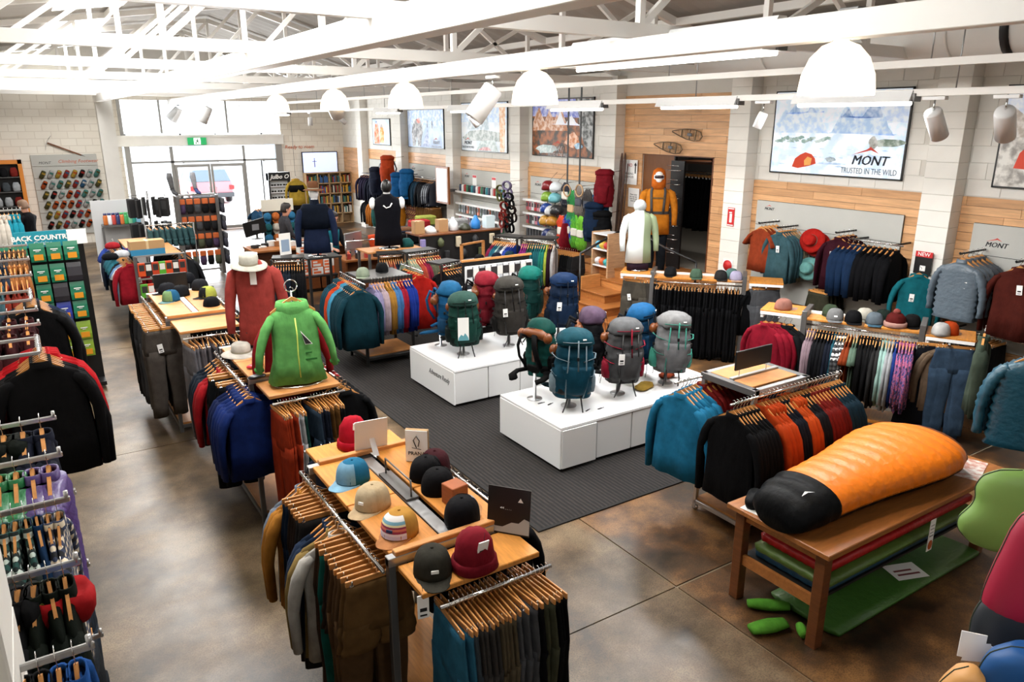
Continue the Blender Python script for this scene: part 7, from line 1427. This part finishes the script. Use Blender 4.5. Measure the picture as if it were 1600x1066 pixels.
simple_rack(A_z(424, 410, 1.4), A_z(474, 408, 1.4), 1.4, 'rack of navy and black jackets left of the orange and white boxes', [('jk', 'slate', '3c4550', 2), ('jk', 'navy', '15202e', 5), ('jk', 'black', '0d0e12', 5)], 'rack before long counter', 'aisle end')
simple_rack(A_z(582, 395, 1.25)-Vector((0.1, .5, 0)), A_z(622, 394, 1.25)-Vector((0.1, .42, 0)), 1.25, 'small rack of striped and coral tees under the black torso form', [('ts', 'dark teal', '1c4a54', 3), ('ts', 'white', 'c9c9c4', 1), ('ts', 'coral', 'c4604c', 3), ('ts', 'dark blue', '1c2a44', 2), ('ts', 'teal', '2b7480', 2)], 'rack under black torso form', 'aisle end', tagp=0)
simple_rack(A_z(636, 400, 1.35), A_z(686, 394, 1.35), 1.35, 'rack of sage, crimson and coral jackets beside the white packet stand', [('jk', 'sage green', '8f9c80', 3), ('jk', 'coral', 'b54430', 2), ('jk', 'raspberry', '8c1636', 2), ('jk', 'khaki', '5a5a44', 3), ('jk', 'deep red', '7d1616', 3)], 'rack of sage and crimson jackets', 'sage end', tagp=0, sc=1.05)
simple_rack(A_z(690, 418, 1.35), A_z(722, 412, 1.35), 1.35, 'rack of black thermals beside the white packet stand', [('fl', 'black', '0f1115', 5), ('fl', 'grey', '3d434a', 3)], 'rack beside white packets', 'aisle end', tagp=.8)
# white packet stand
q0 = A_z(722, 412, 1.3); q1 = A_z(800, 424, 1.3)
pk = empty('packet_stand', ((q0.x+q1.x)/2+.2, (q0.y+q1.y)/2, 0)); tag(pk, 'grid stand of white packets behind the red and charcoal packs', 'rack'); ob('grid', MB().box(-.62, .02, .1, .62, .04, 1.42), DKM, pk); ob('top_bar', MB().box(-.64, -.02, 1.42, .64, .02, 1.45), WOODL, pk); ob('foot', MB().box(-.62, -.25, 0, -.57, .25, .05).box(.57, -.25, 0, .62, .25, .05), DKM, pk)
for r in range(3): packets(pk.location.x-.6, pk.location.x+.6, pk.location.y-.06, 1.36-.36*r, 11, [('white', 'd8dadb'), ('white', 'e2e3e3'), ('pale grey', 'b9bdc0')], '%s row of white packet stand' % ORD[r], 1.4)
simple_rack(A_z(772, 372, 1.4), A_z(808, 376, 1.4), 1.4, 'rack of white, teal and royal blue tees before the ropes wall', [('ts', 'crimson', '7c1238', 2), ('ts', 'teal', '1a5c70', 2), ('ts', 'pale green', '8fb0aa', 1), ('ts', 'slate', '3c4a58', 2), ('ts', 'white', 'cfd2d8', 1), ('ts', 'royal blue', '1b3690', 4)], 'rack before the blue bag', 'crimson end', tagp=0)
simple_rack(A_z(815, 376, 1.4), A_z(868, 378, 1.4), 1.4, 'rack of purple, green and lime tees below the climbing helmets', [('fl', 'magenta purple', '7a1a66', 3), ('fl', 'dark green', '1d4a3c', 2), ('fl', 'teal', '11545c', 4), ('fl', 'sea green', '187a6a', 2), ('fl', 'lime yellow', 'a8b83a', 1), ('fl', 'dark plum', '2a1220', 2), ('fl', 'white', 'b9b6b4', 1)], 'rack below climbing helmets', 'purple end', tagp=0)
row(A_z(825, 398, 1.0)[:2], A_z(865, 400, 1.0)[:2], 1.0, [('ts', 'crimson', '9a1236', 4), ('ts', 'royal blue', '1f3f9c', 2), ('ts', 'red', 'b02020', 2)], 'low rail below climbing helmets', 'purple end', tagp=0)
# dark accessory shelf + hats
q = A_z(730, 385, 1.2); sh = shelf_at(q.x-.9, q.x+.9, q.y+.2, q.y+.8, 1.45, 'dark shelf table of helmets and cartons in front of the camping tools', body=DKM, top=WOODD, mid=.9)
for i, (dx, nm, hx, tp_) in enumerate(((-.8, 'kraft carton', 'b08a5e', 0), (-.55, 'white helmet', 'd9d9d6', 1), (-.3, 'kraft carton', 'a9825a', 0), (-.05, 'white jug', 'd4d6d8', 2), (.2, 'black and lime helmet', '2a2c1c', 1), (.45, 'bright blue dry bag', '2272b8', 2), (.75, 'white printed box', 'c9dce2', 0))):
    m_ = mat('ac_'+hx, hx, rough=.5); b = MB().box(-.1, -.08, 0, .1, .08, .24, b=.004) if tp_ == 0 else MB().loft([ring(.12*cos(t*1.5), .14*cos(t*1.5), .13*sin(t*1.5), 16) for t in (0, .3, .6, .9, 1.0)]) if tp_ == 1 else MB().lathe([(.08, 0), (.1, .02), (.09, .15), (.04, .22), (.03, .26)], 14)
    prop('display_item', b, m_, (q.x+dx, q.y+.45, 1.45), nm+' on the dark shelf table, %s from the doors' % ORD[i], 'goods')
for i in range(14):
    nm_, hx = R.choice([('brown', '6b4a2e'), ('cream', 'c4b79c'), ('black', '1a1a1c'), ('lilac', '8a80b4'), ('olive', '4c5234')])
    prop('hanging_accessory', MB().lathe([(.02, -.18), (.06, -.14), (.065, -.06), (.02, 0)], 10) if i % 2 else MB().box(-.05, -.03, -.2, .05, .03, 0, b=.01), mat('ha_'+hx, hx, rough=.7), (q.x-.85+.125*i, q.y+.16, 1.38-.25*(i % 3)), '%s hanging accessory below the dark shelf table, %s from the doors' % (nm_, ORD[i]), 'goods', 0, 'accessories under the dark shelf')
e = ob('hook_panel', MB().box(-.88, .0, .5, .88, .02, 1.42), DKM, sh, (0, -.26, 0))
q = A_z(760, 402, 1.2); tb2 = shelf_at(q.x-.5, q.x+.5, q.y-.3, q.y+.3, 1.15, 'dark table with two black caps and a tilted frame before the accessories', body=DKM, top=GREYM)
for dx, l, c in ((-.2, 'black cap near the aisle on the dark table', '101114'), (.15, 'dark navy cap on the dark table', '10192c'), (.42, 'deep teal cap at the end of the dark table', '12303c')): cap(q.x+dx, q.y-.1, 1.15, -.5, l, c)
prop('tilted_frame', MB().box(-.3, -.02, 0, -.26, .02, .3).box(.26, -.02, 0, .3, .02, .3).box(-.3, -.02, .27, .3, .02, .3), WOODL, (q.x-.15, q.y+.22, 1.15), 'small empty timber frame tilted on the dark table', 'frame', .3)
# orange and white boxes
q = A_z(494, 432, .75); e0 = shelf_at(q.x-.3, q.x+.35, q.y-.2, q.y+.35, .8, 'low black box stand carrying orange and white cartons', body=BLACK, top=BLACK)
mat('box_white', 'dcd9d4', rough=.6); mat('box_orange', 'd5622c', rough=.6)
for i in range(12):
    c, r = i % 3, i//3; prop('printed_box', MB().box(-.1, -.1, 0, .1, .1, .135, b=.003).box(-.08, -.102, .02, .06, -.1, .06, 1).box(-.08, -.102, .08, .0, -.1, .11, 1), [mat('box_white', 'dcd9d4', rough=.6), mat('box_orange', 'd5622c', rough=.6)] if (i % 2) else [mat('box_orange', ''), mat('box_white', '')], (q.x-.2+.21*c, q.y, .8+.137*r), '%s carton in the stack by the staff counter, %s layer, %s from the aisle' % ('white' if i % 2 else 'orange', ORD[r], ORD[c]), 'box', 0, 'orange and white cartons')
# show cards on racks
for px, py, h_, l in ((447, 398, .34, 'white card with a blue picture standing on the navy jacket rack'), (487, 392, .3, 'brown picture card standing on the orange and white cartons')):
    q = A_z(px, py, 1.45 if px < 460 else 1.36); e = prop('picture_card', MB().box(-.1, 0, 0, .1, .004, h_).box(-.07, -.002, .05, .07, 0, h_-.1, 1), [PAPER, mat('cardpic%d' % px, '8fa4bd' if px < 460 else '5a4a34', rough=.6)], (q.x, q.y, q.z), l, 'sign', .25)
# ================================================================ BOARD GOODS ON THE RIGHT WALL
def shelfrow(y0, y1, z, label, items, X=9.62, n=14, sc=1.0, group=''):
    e = empty('wall_shelf', (XW-.05, (y0+y1)/2, z)); tag(e, label, 'shelf'); ob('board', MB().box(X-XW+.05, -(y1-y0)/2, -.02, 0, (y1-y0)/2, 0), LAM, e); ob('front_lip', MB().box(X-XW+.045, -(y1-y0)/2, -.03, X-XW+.05, (y1-y0)/2, .02), CARD, e)
    for i in range(n):
        nm_, hx, kd = items[i % len(items)]; y = y1-.06-(y1-y0-.12)*(i+.5)/n
        if kd == 'p': o = link('packet', m_packet(), None, (X+.06, y, z-.04), -pi/2, [mat('pk_'+hx, hx, rough=.4), mat('pkl_k', '2a2626')], scale=sc)
        elif kd == 'h': o = ob('helmet', MB().loft([ring(.11*cos(t*1.5), .14*cos(t*1.5), .13*sin(t*1.5), 14) for t in (0, .3, .6, .9, 1.0)]), mat('hm_'+hx, hx, rough=.3), None, (X+.14, y, z)); ob('chin_strap', MB().tube([(-.1, -.05, 0), (-.06, 0, -.05), (.04, .0, -.05)], .006, 5), BLACK, o)
        else: o = link('can', m_bottle(), None, (X+.1, y, z), mats=[mat('bt_'+hx, hx, rough=.4)], scale=sc)
        tag(o, '%s %s on the %s, %s from the doors' % (nm_, {'p': 'packet', 'h': 'helmet', 'c': 'canister'}[kd], label.split(' holding')[0], ORD[i]), {'p': 'packet', 'h': 'helmet', 'c': 'canister'}[kd], 'goods on '+label.split(' holding')[0])
mix1 = [('dark blue', '26344a', 'c'), ('white', 'd9d9d6', 'c'), ('red', 'a8302c', 'c'), ('green', '2f6a4c', 'c'), ('black', '1a1a1c', 'c'), ('teal', '2f7f88', 'c')]
mix2 = [('red', 'b5303a', 'p'), ('black', '18181a', 'p'), ('white', 'd0d2d2', 'p'), ('pink', 'c9828f', 'p'), ('blue', '2a5590', 'p'), ('grey', '6d7278', 'p')]
mix3 = [('grey green', '5c6a60', 'p'), ('steel', '8a9096', 'p'), ('black', '18181a', 'p'), ('orange', 'c2582a', 'p')]
shelfrow(15.3, 17.6, 1.72, 'upper tool shelf holding drink cans', mix1, n=18); shelfrow(15.3, 17.6, 1.42, 'second tool shelf holding small packets', mix3, n=16); shelfrow(15.3, 17.6, 1.12, 'third tool shelf holding mixed packets', mix2, n=16); shelfrow(15.3, 17.6, .80, 'lowest tool shelf holding packets', mix1, n=16)
shelfrow(13.0, 14.4, 1.78, 'top climbing shelf holding red packets', [('red', 'b02a30', 'p'), ('pink', 'c07c88', 'p'), ('white', 'd0d2d2', 'p')], n=12); shelfrow(12.9, 14.4, 1.48, 'second climbing shelf holding packets', mix2, n=12); shelfrow(12.9, 14.4, 1.18, 'third climbing shelf holding black gear', [('black', '18181a', 'p'), ('graphite', '2b2d31', 'p')], n=12); shelfrow(12.9, 14.4, .9, 'lowest climbing shelf holding black gear', [('black', '18181a', 'p'), ('grey', '5c6068', 'p')], n=12)
for i, (px, py, nm_, hx) in enumerate(((857, 293, 'red and black', '7a1d20'), (870, 295, 'white', 'd4dcdf'), (856, 310, 'lime green', '7da33a'), (868, 312, 'pale turquoise', '6fb4bd'), (855, 328, 'deep blue', '1f3f8c'), (862, 332, 'white and black', 'c9c9c9'), (870, 331, 'charcoal', '2c2c2e'), (853, 347, 'golden', 'b8893a'), (864, 348, 'amber', 'b07a2c'), (857, 368, 'dark blue', '1d2c5c'), (864, 370, 'grey', '5f5f60'))):
    q = at_x(px, py, 9.5); o = ob('helmet', MB().loft([ring(.13*cos(t*1.5), .16*cos(t*1.5), .16*sin(t*1.5), 16) for t in (0, .3, .6, .9, 1.0)]), mat('hm_'+hx, hx, rough=.3), None, q, rot=(0, -.5, .3)); tag(o, nm_+' climbing helmet hung on the grey board beside the rope coils', 'helmet'); ob('chin_strap', MB().tube([(-.1, -.05, 0), (-.06, 0, -.08), (.04, .0, -.05)], .006, 5), BLACK, o); ob('hook', MB().tube([(.0, 0, .1), (.42, 0, .12)], .006, 5), CHROME, o)
def coil(px, py, c, l, L=.62, c2=None, X=9.45):
    q = at_x(px, py, X); b = MB()
    for i in range(7):
        a = (i-3)*.028; b.tube([(0, a*.6, L/2), (-.02, a*1.6, L*.25), (-.01, a*.9, 0), (-.02, a*1.7, -L*.3), (0, a*1.2, -L/2), (.03, a*1.7, -L*.3), (.03, a, 0), (.03, a*1.6, L*.25), (0, a*.6, L/2)], .012, 6)
    o = ob('rope_coil', b, mat('rope_'+c, c, rough=.8), None, q); tag(o, l, 'rope'); ob('wrap_band', MB().box(-.05, -.1, -.09, .06, .1, .07, b=.02), mat('rw_'+(c2 or 'e'), c2 or 'd9d4c8', rough=.6), o); ob('hook', MB().tube([(0, 0, L/2), (9.9-X, 0, L/2+.02)], .007, 5), CHROME, o)
coil(893, 325, '2f8f4a', 'green rope coil with tan wrap below the near ring', .72, 'c9a57a'); coil(905, 315, '8a8078', 'grey brown rope coil under the far ring', .6, '3c3f4a'); coil(918, 320, '4a4442', 'dark grey rope coil by the crimson pack', .6, '3c3f4a'); coil(884, 305, '2c2e3a', 'charcoal rope coil behind the near ring', .5)
coil(877, 360, 'd94a28', 'orange red rope coil at the lower row', .62); coil(887, 358, '2444a0', 'blue rope coil beside the orange red one', .6); coil(898, 362, '62b332', 'neon green rope coil lower row, middle', .68); coil(908, 365, '79c232', 'bright lime rope coil lower row, last', .7)
# rings
for px, l in ((886, 'wooden gym ring on a black strap, the one toward the doors'), (905, 'wooden gym ring on a black strap, the one toward the timber wall')):
    q = at_x(px, 298, 9.0); e = empty('gym_ring', q); tag(e, l, 'gym ring'); ob('ring', MB().tube([(0, .11*cos(a*pi/10), .11*sin(a*pi/10)) for a in range(21)], .015, 8), mat('ring_birch', 'b9946a', 'wood'), e); ob('strap', MB().box(-.004, -.022, .1, .004, .022, 4.16-q.z), BLACK, e)
# harness bundle and gear on pilaster
for i, (px, py, nm_, hx, sc_) in enumerate(((792, 290, 'lilac', '8d80a6', 1.1), (782, 296, 'olive and yellow', '7a7a3c', 1.), (795, 308, 'black', '17171a', 1.2), (788, 322, 'red and yellow', '9a2a22', 1.), (799, 328, 'black and orange', '2a1e1a', 1.1), (786, 338, 'red patterned', 'a03028', 1.), (795, 345, 'black', '111113', 1.2))):
    q = at_x(px, py, 9.3); o = prop('climbing_harness', MB().tube([(0, .16*cos(a*pi/8), .09*sin(a*pi/8)) for a in range(17)], .035*sc_, 8, flat=.5).tube([(0, .05+.09*cos(a*pi/6), -.17+.1*sin(a*pi/6)) for a in range(13)], .028*sc_, 8, flat=.5).tube([(.03, -.07+.09*cos(a*pi/6), -.17+.1*sin(a*pi/6)) for a in range(13)], .028*sc_, 8, flat=.5), fab(hx), q, '%s climbing harness in the hanging bundle on the pilaster, %s from top' % (nm_, ORD[i]), 'harness'); ob('hook', MB().tube([(0, 0, .09), (.42, 0, .1)], .007, 5), CHROME, o)
def hungpack(px, py, c, l, k=1.0, X=9.45, H2=.55):
    X -= .12; k *= .9
    q = at_x(px, py, X); e = empty('hung_backpack', (X, q.y, q.z-H2/2*k), -pi/2+.5); tag(e, l, 'backpack'); e.scale = (k,)*3
    o = link('main_bag', m_packbody(1, H2, .17, .11), e, mats=None); o.data = o.data.copy(); o.data.materials.clear(); o.data.materials.append(fab(c)); ob('top_flap', MB().loft([ring(.16, .11, H2-.03, 18), ring(.165, .115, H2+.03, 18), ring(.1, .07, H2+.07, 18)]), fab(c), e)
    ob('strap', MB().tube([(-.07, .12, H2-.05), (-.09, .19, H2*.6), (-.07, .12, .1)], .02, 6, flat=.4).tube([(.07, .12, H2-.05), (.09, .19, H2*.6), (.07, .12, .1)], .02, 6, flat=.4), BLACK, e); ob('hook', MB().tube([(0, .1, H2), (.15, .4, H2+.03)], .006, 5), CHROME, e); ob('logo_patch', MB().box(-.03, -.125, H2*.6, .03, -.118, H2*.63), CARD, e)
hungpack(944, 297, '85121f', 'crimson daypack hung highest on the pilaster beside the ski poles', 1.25); hungpack(938, 330, '1d5f92', 'mid blue daypack hung below the crimson pack', 1.1, 9.5); hungpack(928, 350, '152a48', 'navy pack with black straps hung lower on the pilaster', 1.35, 9.3); hungpack(940, 362, '101114', 'black pack hung at the bottom of the pilaster cluster', 1.3, 9.35)
for i, (px, l) in enumerate(((963, 'old brown ski leaning on the timber wall, nearer the pilaster'), (968, 'second old brown ski leaning on the timber wall'), (973, 'slim ski pole leaning beside the old skis'))):
    q = at_x(px, 366, 9.75); prop('ski', MB().loft([[(-.008, -w_, z_), (.008, -w_, z_), (.008, w_, z_), (-.008, w_, z_)] for z_, w_ in ((0, .035), (.9, .03), (1.75, .035), (1.9, .005))], sm=False) if i < 2 else MB().tube([(0, 0, 0), (0, 0, 1.7)], .01, 6), mat('ski_wood', '4a2e20', 'wood'), (9.72, q.y, 1.0), l, 'ski', rot=(0, .05, 0))
prop('ski_ledge', MB().box(9.5, at_x(975, 366, 9.75).y-.1, .92, 9.92, at_x(960, 366, 9.75).y+.15, 1.0), WOODL, (0, 0, 0), 'small timber ledge holding the old skis', 'ledge')
# wall E: jackets and packs
def barE(y0, y1, z, specs, place, X=9.5, **k):
    e = empty('wall_bar', (X, (y0+y1)/2, z)); tag(e, 'chrome wall bar, '+place, 'clothes rail'); L = y1-y0; ob('hanging_bar', MB().tube([(0, -L/2, 0), (0, L/2, 0)], .011, 8), CHROME, e); ob('bracket', MB().box(0, -L/2+.1, -.01, XW-X-.03, -L/2+.12, .01).box(0, L/2-.12, -.01, XW-X-.03, L/2-.1, .01), BLACK, e)
    row((X, y0+.05), (X, y1-.05), z+.01, specs, place, 'near end', jitter=.06, tagp=k.get('tagp', .2))
barE(18.4, 20.5, 1.98, [('pj', 'ink blue', '10192b', 3), ('jk', 'black', '101117', 4), ('jk', 'petrol', '1d3f56', 3), ('jk', 'black', '0d0f14', 4), ('jk', 'dark navy', '131c2c', 4)], 'dark jackets past the mirror')
barE(18.4, 20.9, 1.25, [('so', 'tan strapped', '8a5c2c', 8), ('so', 'multi-coloured', 'stripe_multi', 8), ('so', 'teal', '2c6664', 3)], 'row of mixed shorts past the mirror', tagp=0)
barE(21.7, 23.7, 1.85, [('hj', 'navy', '131a2e', 6), ('hj', 'dark purple', '231c36', 4)], 'navy jackets by television wall')
barE(21.7, 23.4, 1.1, [('jk', 'dark teal', '12403f', 4), ('hj', 'orange', 'c9701c', 3), ('jk', 'black', '111214', 3)], 'teal and orange jackets by television wall')
hungpack(606, 268, 'd1461a', 'bright orange pack hung high near the television wall', 1.5, 9.3); hungpack(588, 285, '1c2236', 'patterned navy pack near the television wall', 1.5, 9.3); hungpack(622, 295, '1464a8', 'bright blue pack beside the dark jackets', 1.5, 9.3); hungpack(636, 290, '1b6cb0', 'second bright blue pack beside the dark jackets', 1.5, 9.4); hungpack(622, 335, 'd07f16', 'golden orange pack low by the dark jackets', 1.6, 9.2); hungpack(592, 335, '115049', 'dark green pack low near the television wall', 1.5, 9.2)
q = at_x(597, 262, 9.3); prop('balaclava_form', MB().ball((0, 0, 0), .1, .12, .15, 14, 8).lathe([(.06, -.25), (.07, -.1)], 12), BLACK, q, 'black balaclava on a head form above the navy packs', 'head form')
prop('dark_bust', MB().box(-.02, -.02, -.3, .02, .02, -.1), GREYM, q, 'grey peg under the black balaclava head form', 'peg')
mr_ = empty('mirror', (9.3, 17.95, .75)); q = at_x(690, 318, 9.3); mr_.location = (9.35, q.y, q.z); tag(mr_, 'tall wooden-framed white panel fixed to the pilaster by the dark jackets', 'mirror')
ob('frame', MB().box(-.03, -.34, 0, .03, .34, .95), mat('mirror_timber', '9a5a26', 'wood'), mr_); ob('panel', MB().box(-.035, -.28, .05, -.03, .28, .9), LAM, mr_); ob('bracket', MB().box(.03, -.1, .3, .36, .1, .36), GREYM, mr_)
# corner by the stairs
q = at_z(950, 425, .6); ws = empty('white_cube_shelf', (8.95, 10.9, .6)); q = at_x(950, 400, 8.9); ws.location = (8.9, q.y, .6); tag(ws, 'white open shelf unit with toys of rope and cups beside the steps', 'shelf unit')
ob('side', MB().box(-.2, -.24, 0, .2, -.2, .95).box(-.2, .2, 0, .2, .24, .95), mat('pale_ply', 'c9a27c', 'wood'), ws)
for z in (.05, .35, .65, .93): ob('shelf', MB().box(-.2, -.2, z-.02, .2, .2, z), LAM, ws)
for i, (nm_, hx) in enumerate((('red', 'c03a2c'), ('yellow', 'cfae3a'), ('light blue', '5fa8c4'), ('teal', '3aa0a0'), ('orange', 'd0602c'), ('white', 'd8d8d8'))):
    prop('climbing_hold', MB().ball((0, 0, .07), .08, .07, .07, 10, 6), mat('ch_'+hx, hx, rough=.5), (8.78, q.y-.12+.12*(i % 3), 1.25 if i < 3 else .95), nm_+' rounded hold on the white open shelf beside the steps', 'climbing hold')
q2 = at_z(940, 421, .75); prop('bowl', MB().lathe([(.05, 0), (.12, .05), (.15, .12), (.14, .12), (.11, .05), (.001, .02)], 18), mat('bowl_teal', '1b96a4', rough=.4), (q2.x, q2.y, .82), 'turquoise bowl standing beside the top of the wooden steps', 'bowl'); prop('bowl_box', MB().box(-.2, -.2, .6, .2, .2, .82), WOODL, (q2.x, q2.y, 0), 'plain timber block under the turquoise bowl', 'block')
q2 = at_x(969, 425, 9.4); hungpack(969, 405, 'b5742a', 'tan dry pack standing against the timber corner by the steps', 1.1, 9.3, .6)
q2 = at_z(925, 440, .3); prop('duffel', MB().tube([(0, 0, .1), (.1, .05, .35), (.25, .1, .75)], [.12, .14, .07], 12), fab('6cae3a'), (q2.x, q2.y, .3), 'lime green slumped bag behind the handrail post', 'bag'); prop('flag_bag', MB().loft([ring(.3, .06, .4, 16, .8), ring(.32, .08, .8, 16, .8, 1, .01), ring(.25, .05, 1.15, 16, .8)]), fab('8a1220'), (q2.x-.1, q2.y+.6, .3), 'large crimson bag behind the handrail', 'bag')
for i in range(3): prop('red_box', MB().box(-.15, -.12, 0, .15, .12, .16, b=.003).box(-.08, -.121, .03, .06, -.12, .1, 1), [RED, PAPER], (at_z(900, 440, .2).x, at_z(900, 440, .2).y, .2+.165*i), 'red box with white label, %s in the stack behind the handrail' % ('lowest', 'middle', 'top')[i], 'box')
s_ = shelf_at(at_z(900, 440, .2).x-.8, at_z(900, 440, .2).x+.3, at_z(900, 440, .2).y-.2, at_z(900, 440, .2).y+.4, .2, 'low timber deck under the red boxes and hanging shoes', base=False)
row(at_z(862, 385, 1.2)[:2], at_z(905, 392, 1.2)[:2], 1.2, [('so', 'black', '141416', 5), ('so', 'golden brown', '7a5326', 2), ('so', 'black', '141416', 4), ('so', 'dark grey', '2a2a2c', 3)], 'low rail by ropes and red boxes', 'purple tee side', tagp=0)
for i, (px, py, nm, hx) in enumerate(((705, 375, 'black', '16171a'), (715, 350, 'white', 'c9cacb'), (722, 372, 'tan', 'a3814f'), (735, 365, 'grey', '6e7276'), (640, 372, 'black', '141418'), (655, 352, 'red', 'b5252c'), (665, 345, 'lime', 'aab24a'), (675, 365, 'grey', '70757a'), (630, 365, 'brown', '7a4f30'), (650, 378, 'dark blue', '1c2a48'))):
    q = at_z(px, py, 1.25); prop('stacked_goods', MB().box(-.22, -.15, 0, .22, .15, .22, b=.03), fab(hx), (q.x, max(q.y, 13.4+.03*i), 1.15), '%s bundle on the crowded middle tables, %s listed from the packets' % (nm, ORD[i]) if False else '%s bundle among the crowded middle tables, %s group' % (nm, ('brown', 'packet', 'shelf', 'accessory', 'vest', 'hanging shorts', 'bench', 'mirror', 'counter', 'torso')[i]), 'bundle')
q = at_z(668, 372, 1.12); shelf_at(6.18, 7.22, 13.2, 14.6, 1.15, 'wide dark table of bundles in front of the mixed shorts', body=DKM, top=DKM); q = at_z(715, 370, 1.12); shelf_at(7.26, 8.1, 13.2, 16.1, 1.13, 'second dark table of bundles by the accessories', body=DKM, top=DKM)
